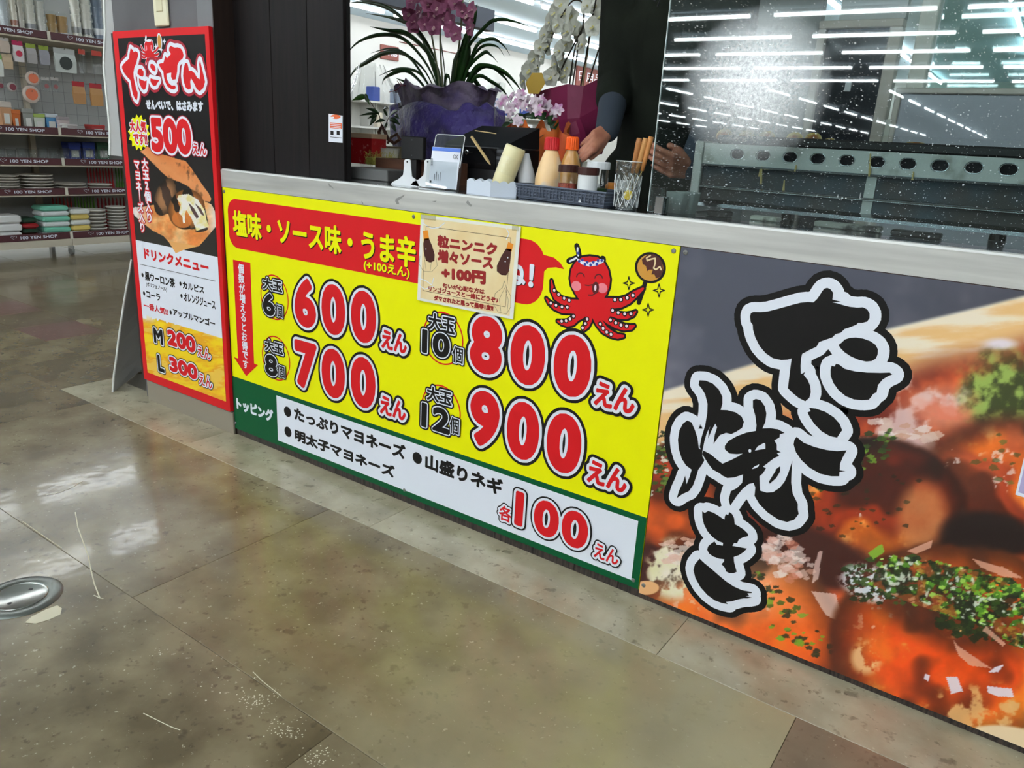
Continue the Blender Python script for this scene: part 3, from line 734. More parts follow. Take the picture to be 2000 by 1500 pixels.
# ------------------------------------------------------------------ garlic sauce notice taped over the board
t = thing('paper_notice', 'cream paper notice about garlic sauce taped over the yellow price board', 'notice', (1.1, -0.003, 0.6))
TY = -0.0045
cn = pxz([(822, 419), (1012, 441.8), (1002, 624), (814.8, 585.8)], TY)
o_ = cn[3]; ux = (cn[2][0] - o_[0], cn[2][1] - o_[1]); uz = (cn[0][0] - o_[0], cn[0][1] - o_[1])
def sh(u, v): return (o_[0] + u * ux[0] + v * uz[0], o_[1] + u * ux[1] + v * uz[1])
mb = MB(); mb.poly([sh(0, 0), sh(1, 0), sh(1, 1), sh(0, 1)], TY, TY + 0.0006); mb.build('paper', mat('paper_edge', (236, 234, 222), 0.5), t)
mb = MB(); mb.flat([sh(.035, .03), sh(.965, .03), sh(.965, .965), sh(.035, .965)], TY - EPS * .5); mb.build('tinted_field', CREAM, t)
ST_ = (810, 410)
def nsh(pts): # crop coordinates of the notice (800,400 scale 3.704) to sheet
    return crop(pts, 800, 400, 3.704, TY)
mb = MB(); mb.use(mat('print_hairline', (90, 60, 40), 0.5)); pen(mb, nsh([(120, 155), (733, 240), (693, 738), (96, 620)]), 0.0006, TY - EPS, True)
mb.build('hairline_frame', parent=t)
def bottle_print(pts_body, pts_neck, glints):
    mb = MB(); mb.use(mat('print_sauce', (66, 22, 16), 0.4)); mb.flat(nsh(pts_body), TY - 2 * EPS)
    mb.use(mat('print_cap_orange', (232, 140, 30), 0.4)); mb.flat(nsh(pts_neck), TY - 2 * EPS)
    mb.use(WHITE)
    for g in glints: disc(mb, nsh([g])[0], 0.002, 0.002, TY - 3 * EPS, 8)
    mb.build('sauce_bottle_print', parent=t)
bottle_print([(108, 245), (140, 240), (165, 300), (182, 360), (180, 405), (150, 418), (120, 405), (103, 340), (100, 280)], [(96, 190), (132, 183), (142, 250), (105, 258)], [(120, 320)])
bottle_print([(700, 315), (738, 320), (730, 400), (720, 480), (700, 510), (665, 508), (632, 480), (632, 440), (665, 370)], [(715, 268), (752, 285), (738, 340), (698, 325)], [(712, 382), (693, 410), (725, 470)])
GL = mat('print_garlic_line', (120, 110, 90), 0.5)
mb = MB(); mb.use(GL)
for pts in ([(685, 550), (672, 600), (620, 640), (608, 720), (640, 775), (700, 790), (732, 740), (732, 660), (700, 600), (685, 550)], [(690, 600), (650, 680), (660, 770)], [(692, 610), (715, 690), (705, 780)],
            [(75, 370), (70, 430), (100, 480), (160, 485), (200, 440), (190, 370)], [(110, 400), (120, 470)], [(160, 400), (150, 475)]): pen(mb, nsh(pts), 0.0005, TY - EPS)
mb.use(WHITE)
for pts in ([(95, 130), (120, 150), (160, 170), (210, 165), (255, 130)], [(65, 530), (120, 550), (160, 580), (175, 530)], [(700, 170), (720, 210), (700, 250)], [(65, 580), (110, 610), (170, 590)]): pen(mb, nsh(pts), 0.0012, TY - EPS)
mb.build('garlic_drawing', parent=t, kind='stuff')
def nl(s, box, bold, M=BRICK):
    # box: left-mid, right-mid px in crop coordinates and height in crop px -> sheared along the sheet
    (ax, ay), (bx, by), h = box
    q = nsh([(ax, ay - h / 2), (bx, by - h / 2), (ax, ay + h / 2)])
    u = (q[1][0] - q[0][0], q[1][1] - q[0][1]); v = (q[0][0] - q[2][0], q[0][1] - q[2][1])
    gv, gt, ge = glyph(s); mn = gv.min(0); sp = np.ptp(gv, axis=0)
    n_ = (gv - mn) / sp; pts = np.stack([q[2][0] + n_[:, 0] * u[0] + n_[:, 1] * v[0], q[2][1] + n_[:, 0] * u[1] + n_[:, 1] * v[1]], 1)
    mb = MB(); mb.use(M); mb.add([(a, TY - 2 * EPS, b) for a, b in pts], gt); stroke(mb, pts, ge, bold, TY - 2.2 * EPS, 6); mb.build('lettering', parent=t)
nl('粒ニンニク', ((206, 262), (630, 322), 80), 0.0022)
nl('増々ソース', ((208, 368), (602, 418), 84), 0.0022)
nl('+100円', ((238, 492), (546, 528), 78), 0.0032)
nl('匂いが心配な方は', ((240, 583), (542, 628), 34), 0.0008)
nl('リンゴジュースと一緒にどうぞ♪', ((140, 605), (640, 690), 36), 0.0008)
nl('ダマされたと思って是非1度!!', ((178, 672), (606, 748), 34), 0.0010)
mb = MB(); q = pxz([(822, 417), (852, 420), (851, 431), (822, 428)], -0.006); mb.poly(q, -0.0062, -0.006); mb.build('tape', sheet_mat('tape_clear', (250, 250, 245), 0.08, 0.2), t)
q = pxz([(1000, 438), (1014, 440), (1013, 452), (1000, 450)], -0.006); mb = MB(); mb.poly(q, -0.0062, -0.006); mb.build('tape', bpy.data.materials['tape_clear'], t)

# ------------------------------------------------------------------ photographic takoyaki banner
def ell(U, V, cx, cy, rx, ry, rot=0.0):
    c, s = math.cos(rot), math.sin(rot); a = (U - cx) * c + (V - cy) * s; b = -(U - cx) * s + (V - cy) * c
    return np.sqrt((a / rx) ** 2 + (b / ry) ** 2)
def shards(img, U, V, cols, n, region, size, seed, aspect=0.55, alpha=0.9):
    R = random.Random(seed); xs = [p[0] for p in region]; ys = [p[1] for p in region]; k = 0; tries = 0
    def inside(x, y):
        r = False
        for i in range(len(region)):
            x1, y1 = region[i]; x2, y2 = region[(i + 1) % len(region)]
            if (y1 > y) != (y2 > y) and x < (x2 - x1) * (y - y1) / (y2 - y1) + x1: r = not r
        return r
    while k < n and tries < n * 20:
        tries += 1
        x, y = R.uniform(min(xs), max(xs)), R.uniform(min(ys), max(ys))
        if not inside(x, y): continue
        k += 1; a0 = R.uniform(0, 6.28); s = size * R.uniform(0.5, 1.3); m_ = R.randint(4, 6)
        pl = [(x + s * R.uniform(.6, 1.2) * math.cos(a0 + 6.28 * j / m_), y + s * aspect * R.uniform(.6, 1.2) * math.sin(a0 + 6.28 * j / m_)) for j in range(m_)]
        blend(img, inpoly(U, V, pl) * alpha, cols[R.randrange(len(cols))])
def ball(img, U, V, cx, cy, rx, ry, top, mid, low, seed, rot=0.0, edge=0.06, lit=0.55, gloss=1.0):
    wx = U + 22 * (fbm(U, V, 90, seed) - .5); wy = V + 22 * (fbm(U, V, 90, seed + 3) - .5)
    d = ell(wx, wy, cx, cy, rx, ry, rot)
    n = fbm(U, V, 120, seed + 1, 3, .5); n2 = fbm(U, V, 34, seed + 2, 4, .55); n3 = fbm(U, V, 12, seed + 5, 3, .5)
    ez = (V - cy) / ry
    t = np.clip(.5 + .5 * ez + .8 * (n - .5), 0, 1)
    c = mixc(top, mid, sstep(0.1, 0.55, t)); k = sstep(0.55, 1.0, t)[..., None]; c = c * (1 - k) + np.array(low, float) * k
    c = c + (np.array([250, 128, 30.]) - c) * (.6 * sstep(.52, .66, n) * (1 - sstep(.6, .95, d)))[..., None]
    c = c * (1 - .5 * sstep(.46, .34, n))[..., None]
    c = c + (np.array([250, 196, 120.]) - c) * (lit * sstep(.62, .74, n * .6 + n2 * .4) * (1 - sstep(.75, 1, d)))[..., None]
    c = c * (.86 + .28 * n2[..., None]) * (1.08 - .72 * sstep(.58, 1.03, d)[..., None])
    blend(img, 1 - sstep(1 - edge, 1 + edge, d), np.clip(c, 0, 255))
    sp = sstep(.66, .72, n3) * sstep(.56, .64, fbm(U, V, 70, seed + 9, 3)) * (1 - sstep(.45, .8, ell(U, V, cx - rx * .15, cy - ry * .25, rx, ry, rot)))
    blend(img, sp * .85 * gloss, (250, 240, 238))
def food(U, V):
    n = fbm(U, V, 260, 5); img = mixc((74, 76, 90), (138, 132, 144), sstep(.32, .66, n))
    blend(img, sstep(1500, 2100, U) * .45, (62, 60, 68))
    rim = 764 + (U - 1295) * -0.272 - 6 * np.sin((U - 1295) / 160)
    st = fbm(U + V * 2.2, V * 5, 120, 9)
    wood = mixc((246, 230, 204), (238, 190, 126), sstep(.35, .65, st * .8 + (V - rim) / 300))
    blend(img, sstep(-5, 5, V - rim), wood)
    f = rim + 112 + 20 * np.sin(U / 60.0) - 40 * sstep(1750, 2000, U)
    far = mixc((226, 96, 44), (120, 34, 18), sstep(.35, .68, fbm(U, V, 130, 21))); blend(img, sstep(-40, 40, V - f), far)
    blend(img, sstep(.52, .66, fbm(U, V, 60, 31)) * sstep(-30, 30, V - f) * (1 - sstep(900, 1000, V)) * sstep(1560, 1700, U) * .75, (240, 214, 210))
    blend(img, sstep(.5, .64, fbm(U, V, 90, 51)) * sstep(1760, 1850, U) * (V < 820) * sstep(-30, 20, V - f) * .8, (228, 78, 34))
    blend(img, 1 - sstep(.3, 1, ell(U, V, 1955, 672, 46, 16)), (236, 220, 226))
    blend(img, (1 - sstep(.2, 1, ell(U, V, 1850, 800, 130, 70))) * .35, (236, 210, 206)); g = sstep(.55, 1.2, ell(U + 60 * (fbm(U, V, 30, 81) - .5), V + 50 * (fbm(U, V, 30, 82) - .5), 1968, 770, 100, 86)); blend(img, (1 - g) * .95, mixc((52, 66, 24), (150, 180, 84), sstep(.38, .64, fbm(U, V, 24, 8))))
    ball(img, U, V, 1975, 945, 190, 135, (196, 92, 48), (164, 58, 24), (84, 24, 12), 41, edge=.16, lit=.5, gloss=.7)
    shards(img, U, V, [(94, 118, 46), (60, 80, 28)], 22, [(1880, 840), (2080, 850), (2080, 960), (1900, 940)], 10, 88, alpha=.6)
    shards(img, U, V, [(236, 220, 214), (220, 190, 174), (204, 150, 120)], 22, [(1670, 826), (1760, 818), (1840, 850), (1800, 880), (1690, 868)], 22, 14, .45, .7)
    ball(img, U, V, 1700, 985, 185, 132, (132, 36, 14), (150, 46, 14), (60, 16, 8), 61, lit=.5, gloss=1.0)
    blend(img, (1 - sstep(.45, 1.05, ell(U, V, 1800, 1010, 62, 88, .1))) * .8, mixc((226, 150, 92), (190, 104, 56), fbm(U, V, 30, 64)))
    shards(img, U, V, [(60, 96, 22), (110, 152, 44), (34, 54, 16), (46, 74, 22)], 70, [(1640, 850), (1740, 840), (1760, 880), (1690, 920), (1600, 960)], 9, 15, alpha=.85)
    shards(img, U, V, [(24, 30, 12), (40, 46, 18)], 40, [(1600, 900), (1830, 940), (1840, 1000), (1640, 1080), (1560, 1040)], 8, 55, alpha=.6)
    blend(img, (1 - sstep(.7, 1.1, ell(U, V, 1930, 1045, 100, 50, .1))), (30, 12, 10))
    ball(img, U, V, 1320, 990, 92, 125, (180, 56, 22), (206, 84, 28), (90, 28, 10), 71, lit=.4)
    shards(img, U, V, [(50, 80, 20), (100, 130, 46), (30, 44, 16), (224, 224, 206)], 80, [(1265, 850), (1310, 840), (1300, 960), (1265, 980)], 7, 16)
    blend(img, (1 - sstep(.7, 1.08, ell(U, V, 1580, 1088, 150, 62, .3))), (64, 16, 8))
    blend(img, (1 - sstep(.85, 1.1, ell(U, V, 1268, 1105, 34, 42))), (60, 14, 12))
    ball(img, U, V, 1450, 1235, 212, 175, (236, 150, 100), (238, 96, 22), (206, 70, 10), 81, .35, lit=.5, gloss=.5)
    blend(img, sstep(.45, .6, fbm(U, V, 26, 84)) * (1 - sstep(.7, 1.1, ell(U, V, 1325, 1110, 74, 66, -.5))), mixc((250, 236, 222), (226, 220, 160), fbm(U, V, 20, 86)))
    shards(img, U, V, [(246, 226, 214), (236, 190, 170), (240, 206, 190)], 30, [(1290, 1062), (1340, 1050), (1400, 1056), (1390, 1090), (1300, 1100)], 15, 18, .5, .7)
    shards(img, U, V, [(240, 206, 196), (226, 170, 150), (250, 234, 226), (214, 130, 104)], 60, [(1484, 1062), (1530, 1040), (1575, 1070), (1590, 1130), (1530, 1140)], 15, 19, .6, .6)
    shards(img, U, V, [(120, 170, 40), (60, 96, 20), (36, 46, 16), (30, 34, 14)], 60, [(1460, 1100), (1500, 1130), (1640, 1260), (1640, 1300), (1520, 1250), (1450, 1150)], 9, 20, alpha=.8)
    for pl in ([(1585, 1155), (1632, 1160), (1650, 1222), (1612, 1200)], [(1590, 1105), (1600, 1075), (1606, 1078), (1598, 1130), (1586, 1140)]): blend(img, inpoly(U, V, pl) * .7, (240, 206, 196))
    blend(img, (1 - sstep(.6, 1.1, ell(U, V, 1652, 1290, 14, 80, .05))) * .85, (40, 12, 8))
    ball(img, U, V, 1880, 1268, 262, 205, (240, 104, 24), (226, 74, 12), (228, 124, 34), 91, .12, .04, .8, gloss=.6)
    blend(img, (1 - sstep(.5, 1.05, ell(U, V, 1850, 1195, 220, 84, .36))) * .8, mixc((40, 22, 12), (110, 40, 14), fbm(U, V, 30, 92)))
    blend(img, sstep(.48, .6, fbm(U, V, 34, 95)) * (1 - sstep(.6, 1.05, ell(U, V, 1930, 1385, 150, 58))) * .85, (238, 184, 116))
    blend(img, sstep(.42, .56, fbm(U, V, 22, 97)) * (1 - sstep(.5, 1, ell(U, V, 1692, 1285, 40, 42))) * .9, (244, 190, 132))
    blend(img, sstep(.42, .56, fbm(U, V, 22, 98)) * (1 - sstep(.5, 1, ell(U, V, 1862, 1225, 30, 26))) * .9, (248, 190, 120))
    reg = [(1725, 1085), (1800, 1090), (1880, 1110), (1960, 1130), (2080, 1180), (2080, 1300), (1985, 1262), (1930, 1222), (1850, 1200), (1770, 1175), (1700, 1140)]
    sp = sstep(.50, .56, fbm(U, V, 8, 101, 3, .6)) * (1 - sstep(.6, 1.05, ell(U, V, 1700, 1140, 72, 42, .3))); 
    shards(img, U, V, [(22, 34, 12), (36, 60, 18), (50, 80, 22)], 330, [(1645, 1110)] + reg[:-1] + [(1720, 1165), (1660, 1150)], 12, 25)
    blend(img, sp * .9, (236, 238, 244))
    shards(img, U, V, [(34, 44, 16), (60, 84, 30)], 50, [(1650, 1105), (1760, 1110), (1780, 1180), (1670, 1180)], 8, 33, alpha=.9)
    shards(img, U, V, [(98, 150, 34), (126, 178, 44), (70, 120, 28), (164, 208, 84), (48, 84, 22), (84, 140, 36)], 330, reg, 7.5, 26, .75, .95)
    shards(img, U, V, [(196, 226, 120), (150, 196, 70)], 70, reg, 5, 36, .5, .9)
    gm_ = inpoly(U, V, reg) * 1.0; blend(img, gm_ * sstep(.46, .36, fbm(U, V, 26, 105, 4, .6)) * .75, (26, 30, 12)); blend(img, gm_ * sstep(.64, .72, fbm(U, V, 10, 107, 3)) * .8, (232, 238, 220)); blend(img, gm_ * sstep(.6, .68, fbm(U, V, 30, 109, 3)) * .6, (190, 84, 30))
    shards(img, U, V, [(26, 40, 14), (40, 60, 18)], 50, [(1830, 1200), (1900, 1215), (1960, 1250), (1900, 1250), (1830, 1225)], 10, 37, .8, .8)
    for pl, a_ in (([(1695, 1080), (1722, 1062), (1728, 1078), (1706, 1092)], .9),): blend(img, inpoly(U, V, pl) * a_, (130, 180, 50))
    for pl in ([(1805, 1062), (1822, 1054), (1818, 1070), (1790, 1082), (1770, 1076)], [(1862, 1250), (1872, 1262), (1935, 1305), (1895, 1300), (1872, 1280)], [(1925, 1222), (1965, 1258), (1958, 1262), (1920, 1232)], [(1900, 1092), (1960, 1108), (2000, 1130), (1960, 1126), (1915, 1108)]): blend(img, inpoly(U, V, pl) * .75, (238, 176, 150))
    for pl in ([(1848, 1322), (1870, 1322), (1880, 1350), (1858, 1356)], [(1806, 1316), (1816, 1320), (1812, 1330), (1804, 1326)], [(1928, 1340), (1975, 1345), (1980, 1362), (1950, 1360), (1930, 1352)], [(1944, 1302), (1960, 1298), (1950, 1312), (1930, 1314)]): blend(img, inpoly(U, V, pl) * .9, (244, 234, 244))
    blend(img, sstep(-3, 5, V - (1425 + (2000 - U) * -0.02 + 9 * np.sin(U / 40))) * sstep(1895, 1910, U), (244, 214, 170))
    blend(img, (1 - sstep(.9, 1.05, ell(U, V, 1262, 1148, 26, 14))), (234, 176, 120))
    return img
t = thing('takoyaki_banner', 'photographic banner of glossy takoyaki balls with black brush lettering', 'banner', (2.2, 0.0, 0.02))
FX0, FX1 = 1.637, 2.66
MB().box(FX0, 3.18, 0.0004, 0.005, 0.016, 0.880).build('board', mat('banner_edge', (120, 60, 40), 0.4), t)
print_board('photo_print', t, FX0, FX1, 0.016, 0.880, 0.0021, 0.0, food, vcol_mat('banner_print', 0.3, 0.2))
screws(t, [(1339, 493), (1257, 1143)])
brush = []
A_ = lambda p: crop(p, 1420, 520, 5.0); B_ = lambda p: crop(p, 1290, 700, 4.2857); C_ = lambda p: crop(p, 1310, 960, 6.0)
brush.append(A_([(225,490),(235,455),(260,445),(330,447),(400,440),(480,420),(560,398),(640,375),(720,355),(790,348),(845,352),(880,320),(905,285),(925,250),(950,218),(980,210),(1010,222),(1038,258),(1035,290),(1030,325),(1070,335),(1115,345),(1070,350),(1030,352),(1080,362),(1140,380),(1200,395),(1270,403),(1330,400),(1370,420),(1393,460),(1393,505),(1370,540),(1320,553),(1280,552),(1265,570),(1190,600),(1150,612),(1110,650),(1060,662),(1030,695),(960,718),(900,740),(875,785),(800,820),(735,855),(725,900),(720,970),(722,1050),(740,1045),(765,1030),(750,1060),(790,1110),(815,1170),(820,1230),(805,1285),(765,1318),(700,1285),(640,1235),(595,1190),(605,1110),(618,1000),(632,900),(590,912),(530,915),(450,898),(380,850),(320,780),(275,690),(255,620),(252,570),(232,545)]))
brush.append(A_([(1090,768),(1120,745),(1150,715),(1200,698),(1260,695),(1330,705),(1400,730),(1450,765),(1475,810),(1472,860),(1455,900),(1415,925),(1360,930),(1290,915),(1210,880),(1150,840),(1110,800)]))
brush.append(A_([(1022,970),(1050,978),(1065,952),(1095,958),(1150,1000),(1250,1025),(1370,1037),(1500,1040),(1590,1037),(1615,1055),(1570,1075),(1520,1105),(1475,1160),(1462,1230),(1430,1245),(1405,1280),(1385,1303),(1320,1308),(1240,1300),(1160,1268),(1090,1210),(1040,1140),(1013,1070),(1012,1010)]))
brush.append(B_([(1245,412),(1300,418),(1380,445),(1450,490),(1500,545),(1522,600),(1500,630),(1480,662),(1420,650),(1350,610),(1290,550),(1250,490),(1232,450),(1258,440)]))
brush.append(B_([(1140,655),(1200,705),(1290,740),(1390,765),(1480,775),(1560,768),(1525,830),(1505,880),(1502,935),(1550,943),(1500,948),(1498,985),(1430,985),(1340,965),(1250,915),(1180,850),(1135,785),(1115,720),(1122,680)]))
brush.append(B_([(225,518),(262,535),(290,600),(312,670),(322,750),(352,770),(352,820),(370,850),(345,895),(318,930),(300,990),(275,1060),(240,1110),(185,1135),(138,1168),(155,1110),(190,1035),(208,980),(220,1050),(245,990),(262,930),(215,895),(180,840),(155,760),(147,680),(160,600),(190,545)]))
brush.append(B_([(328,182),(380,185),(440,210),(490,260),(520,320),(520,380),(505,430),(560,432),(630,450),(680,485),(700,530),(685,580),(640,610),(595,632),(550,622),(500,640),(470,680),(445,715),(455,640),(475,575),(460,545),(430,600),(400,670),(405,600),(420,565),(390,620),(370,690),(350,785),(330,740),(345,660),(375,560),(392,460),(395,380),(375,300),(345,250),(320,220)]))
brush.append(B_([(775,350),(800,338),(840,350),(875,400),(888,460),(880,530),(855,585),(920,583),(985,592),(1040,622),(1000,635),(998,660),(955,685),(975,720),(975,765),(1010,785),(975,790),(995,815),(950,835),(905,870),(860,905),(885,918),(860,960),(830,985),(832,1050),(835,1105),(890,1122),(945,1118),(1000,1080),(1040,1030),(1070,960),(1090,900),(1105,855),(1098,950),(1095,1040),(1108,1130),(1150,1215),(1150,1260),(1158,1300),(1120,1350),(1060,1368),(990,1350),(900,1290),(830,1220),(788,1150),(795,1080),(780,1042),(740,1050),(690,1090),(640,1150),(585,1232),(572,1180),(590,1110),(640,1085),(685,1040),(692,970),(620,995),(560,1000),(520,980),(495,960),(440,930),(400,880),(370,830),(352,800),(360,770),(420,800),(480,850),(520,880),(590,850),(650,820),(690,795),(640,800),(580,795),(540,760),(540,730),(570,690),(640,650),(720,620),(800,605),(805,560),(795,480),(775,410)]))
brush.append(C_([(370,228),(400,250),(440,225),(500,245),(560,280),(610,315),(632,325),(635,290),(650,262),(675,275),(688,238),(720,260),(745,310),(752,380),(800,405),(860,445),(905,490),(912,520),(850,535),(800,560),(780,605),(745,600),(725,635),(800,648),(895,665),(860,705),(800,745),(740,765),(745,830),(775,938),(740,955),(690,955),(650,935),(635,890),(595,848),(625,820),(628,792),(570,785),(500,760),(450,725),(428,680),(440,640),(480,605),(515,582),(540,620),(612,632),(615,600),(560,580),(490,530),(430,460),(390,380),(372,300)]))
brush.append(C_([(340,783),(400,840),(480,905),(560,975),(650,1050),(740,1110),(840,1155),(952,1175),(950,1188),(900,1190),(920,1215),(880,1225),(955,1240),(900,1250),(850,1250),(780,1265),(720,1285),(650,1292),(672,1318),(600,1305),(520,1275),(430,1210),(350,1120),(290,1010),(268,920),(285,850)]))
mb = MB()
r1, r2 = 0.0205, 0.0345
for M, r, k in ((BLACK, r2, 1), (WHITE, r1, 2), (BLACK, 0, 3)):
    mb.use(M)
    for pl in brush:
        mb.flat(pl, -k * EPS * 1.2)
        if r: pen(mb, pl, r, -k * EPS * 1.2 - EPS * .1, True, 16)
mb.use(WHITE)
disc(mb, B_([(750, 772)])[0], 0.0032, 0.004, -4 * EPS * 1.2, 12)
mb.flat(B_([(792, 770), (815, 735), (870, 705), (880, 715), (880, 755), (835, 762)]), -4 * EPS * 1.2); mb.flat(B_([(767, 925), (785, 905), (828, 885), (820, 905), (795, 918)]), -4 * EPS * 1.2)
mb.use(BLACK); mb.flat(B_([(1005, 905), (1000, 950), (970, 1000), (915, 1048), (915, 1020), (945, 970), (975, 925)]), -4 * EPS * 1.2)
mb.build('brush_lettering', parent=t)
# leaflet at the right end
t = thing('leaflet', 'white-bordered lilac leaflet stuck on the right of the takoyaki banner', 'leaflet', (2.35, -0.003, 0.45))
q = pxz([(2001, 890), (1983, 966), (2060, 990), (2078, 905)], -0.003); mb = MB(); mb.poly(q, -0.003, -0.0022); mb.build('paper', WHITE, t)
cx_ = sum(p[0] for p in q) / 4; cz_ = sum(p[1] for p in q) / 4
mb = MB(); mb.flat([(cx_ + (a - cx_) * .88, cz_ + (b - cz_) * .84) for a, b in q], -0.0033); mb.build('lilac_field', mat('print_lilac', (178, 168, 205), 0.5), t)

# ------------------------------------------------------------------ red-framed menu board on the pillar
RY = -0.012
t = thing('menu_board', 'tall red-framed black menu board for takosen crackers and drinks on the pillar', 'sign', (-0.3, RY, 0.08))
rx0 = (P(223, 60, 1, RY)[0] + P(279, 742, 1, RY)[0]) / 2; rx1 = (P(410, 52, 1, RY)[0] + P(447, 800, 1, RY)[0]) / 2
rz1 = (P(223, 60, 1, RY)[2] + P(410, 52, 1, RY)[2]) / 2; rz0 = (P(447, 800, 1, RY)[2] + P(280, 742, 1, RY)[2]) / 2
MB().box(rx0, rx1, RY, 0.002, rz0, rz1).build('board', RED, t)
ix0 = P(262, 430, 1, RY)[0]; ix1 = P(419, 430, 1, RY)[0]; ix0 = P(265.5, 470, 1, RY)[0]; ix1 = P(423.5, 470, 1, RY)[0]
iz1 = (P(233, 75, 1, RY)[2] + P(400, 66, 1, RY)[2]) / 2; izm = (P(264, 469, 1, RY)[2] + P(425, 501, 1, RY)[2]) / 2; iz0 = (P(285, 728, 1, RY)[2] + P(439, 781, 1, RY)[2]) / 2
iw1 = P(300, 620, 1, RY)[2]
def cracker(U, V):
    u = (U - 200) * 5.357; v = (V - 280) * 5.357      # drawn in enlarged coordinates
    img = np.zeros(U.shape + (3,)) + np.array([36, 33, 33.])
    n = fbm(u, v, 160, 3); n2 = fbm(u, v, 45, 6)
    top = [(395, 85), (430, 70), (470, 30), (520, 70), (600, 110), (680, 130), (790, 165), (870, 185), (930, 260), (990, 350), (1050, 440), (1110, 520), (1140, 580), (1125, 612), (1060, 600), (980, 530), (900, 450), (800, 400), (700, 370), (620, 300), (520, 200), (440, 120)]
    m_ = inpoly(u, v, top); c = mixc((232, 150, 92), (205, 110, 52), n); c = c * (1 - .5 * sstep(0.55, .8, fbm(u * 2, v, 90, 8)) * (v > 200))[..., None]; blend(img, m_ * 1.0, c)
    blend(img, m_ * sstep(150, 0, np.abs(v - (u * 0.62 - 150))) * .25, (250, 200, 150))
    bot = [(292, 685), (340, 668), (420, 665), (560, 640), (620, 700), (720, 760), (820, 840), (920, 900), (1040, 900), (1110, 840), (1080, 700), (1060, 600), (1140, 640), (1205, 760), (1195, 860), (1120, 950), (1070, 1010), (1010, 1075), (880, 1105), (770, 1150), (720, 1060), (640, 970), (520, 910), (420, 830), (340, 760)]
    m_ = inpoly(u, v, bot); c = mixc((240, 190, 130), (222, 130, 62), sstep(.3, .7, n)); c = c + (np.array([232, 222, 220]) - c) * (sstep(520, 330, u) + sstep(1080, 1180, u) * .8)[..., None]; c = c * (.86 + .3 * n2[..., None]); blend(img, m_ * 1.0, np.clip(c, 0, 255))
    def bl(cx, cy, rx, ry, base, stripe, seed, ph):
        d = ell(u, v, cx, cy, rx, ry, .3); s = np.sin((u * .8 - v * .35) / 22 + 3 * fbm(u, v, 120, seed) + ph)
        c = mixc(base, stripe, sstep(-.1, .3, s)); c = c * (1.1 - .6 * sstep(.4, 1.05, d))[..., None]; blend(img, 1 - sstep(.96, 1.02, d), c)
    bl(660, 560, 110, 205, (62, 44, 36), (150, 105, 70), 11, 0); bl(880, 690, 190, 215, (214, 128, 58), (40, 26, 22), 12, 1.2)
    blend(img, (1 - sstep(.9, 1, ell(u, v, 830, 800, 110, 85, .4))) * .9, (208, 118, 50))
    blend(img, (1 - sstep(.94, 1.02, ell(u, v, 1040, 905, 70, 22, -.2))), (40, 24, 22))
    for pl in ([(800, 540), (900, 530), (1000, 590), (1070, 700), (1090, 800), (1115, 870), (1060, 890), (985, 915), (960, 850), (930, 780), (880, 700), (860, 740), (865, 830), (845, 835), (835, 760), (800, 730), (820, 640), (780, 580)],):
        blend(img, inpoly(u, v, pl) * 1.0, mixc((240, 225, 150), (246, 240, 228), sstep(.3, .6, n2)))
    for pl in ([(900, 620), (960, 680), (1010, 770), (985, 790), (930, 700)], [(960, 620), (1030, 680), (1070, 760), (1040, 750)]): blend(img, inpoly(u, v, pl) * .9, (70, 40, 44))
    return img
def juice(U, V):
    u = (U - 200) * 4.41; v = (V - 480) * 4.41
    n = fbm(u + v * .8, v * 2.4 - u * .5, 170, 5); img = mixc((252, 214, 24), (240, 160, 20), sstep(.35, .65, n)); blend(img, sstep(.58, .66, n) * .5, (255, 240, 130))
    surf = 655 + .21 * (u - 350) ; crown = surf - 30 - 130 * sstep(.45, .8, fbm(u * 1.0, v * .15, 60, 9)) * (u > 380) * (u < 960)
    pale = sstep(-90, 60, -(v - surf)) 
    blend(img, sstep(30, -70, v - surf) * .8 * (1 - sstep(420, 480, u) * (1 - sstep(860, 960, u))), (246, 246, 250))
    blend(img, sstep(4, -4, v - crown), (236, 240, 250))
    for x, y, r in ((372, 450, 10), (490, 495, 14), (660, 490, 6), (790, 545, 5), (838, 560, 12), (885, 570, 11), (938, 610, 10), (548, 560, 7)): blend(img, 1 - sstep(.7, 1.1, ell(u, v, x, y, r, r * 2.2, .1)), (244, 176, 50))
    return img
MB().box(ix0, ix1, RY - EPS, RY, iz0, iz1).build('print_panel', BLACK, t)
PM = vcol_mat('menu_print', 0.3, 0.2)
czt = P(300, 285, 1, RY)[2]; czb = izm - 0.04
print_board('cracker_photo', t, ix0, ix1, czb, czt, 0.0018, RY - 2 * EPS, cracker, PM)
mb = MB(); mb.flat([(ix0, iw1), (ix1, iw1), (ix1, izm), (ix0, izm)], RY - 2.4 * EPS); mb.build('white_panel', WHITE, t)
# the cracker corner overlaps the white panel
mb = MB(); mb.flat(crop([(690, 1020), (1000, 1075), (900, 1100), (850, 1115), (770, 1150)], 200, 280, 5.357, RY), RY - 2.8 * EPS); mb.build('cracker_corner', mat('print_cracker', (228, 165, 95), 0.4), t)
print_board('juice_photo', t, ix0, ix1, iz0, iw1, 0.0018, RY - 2.4 * EPS, juice, PM)
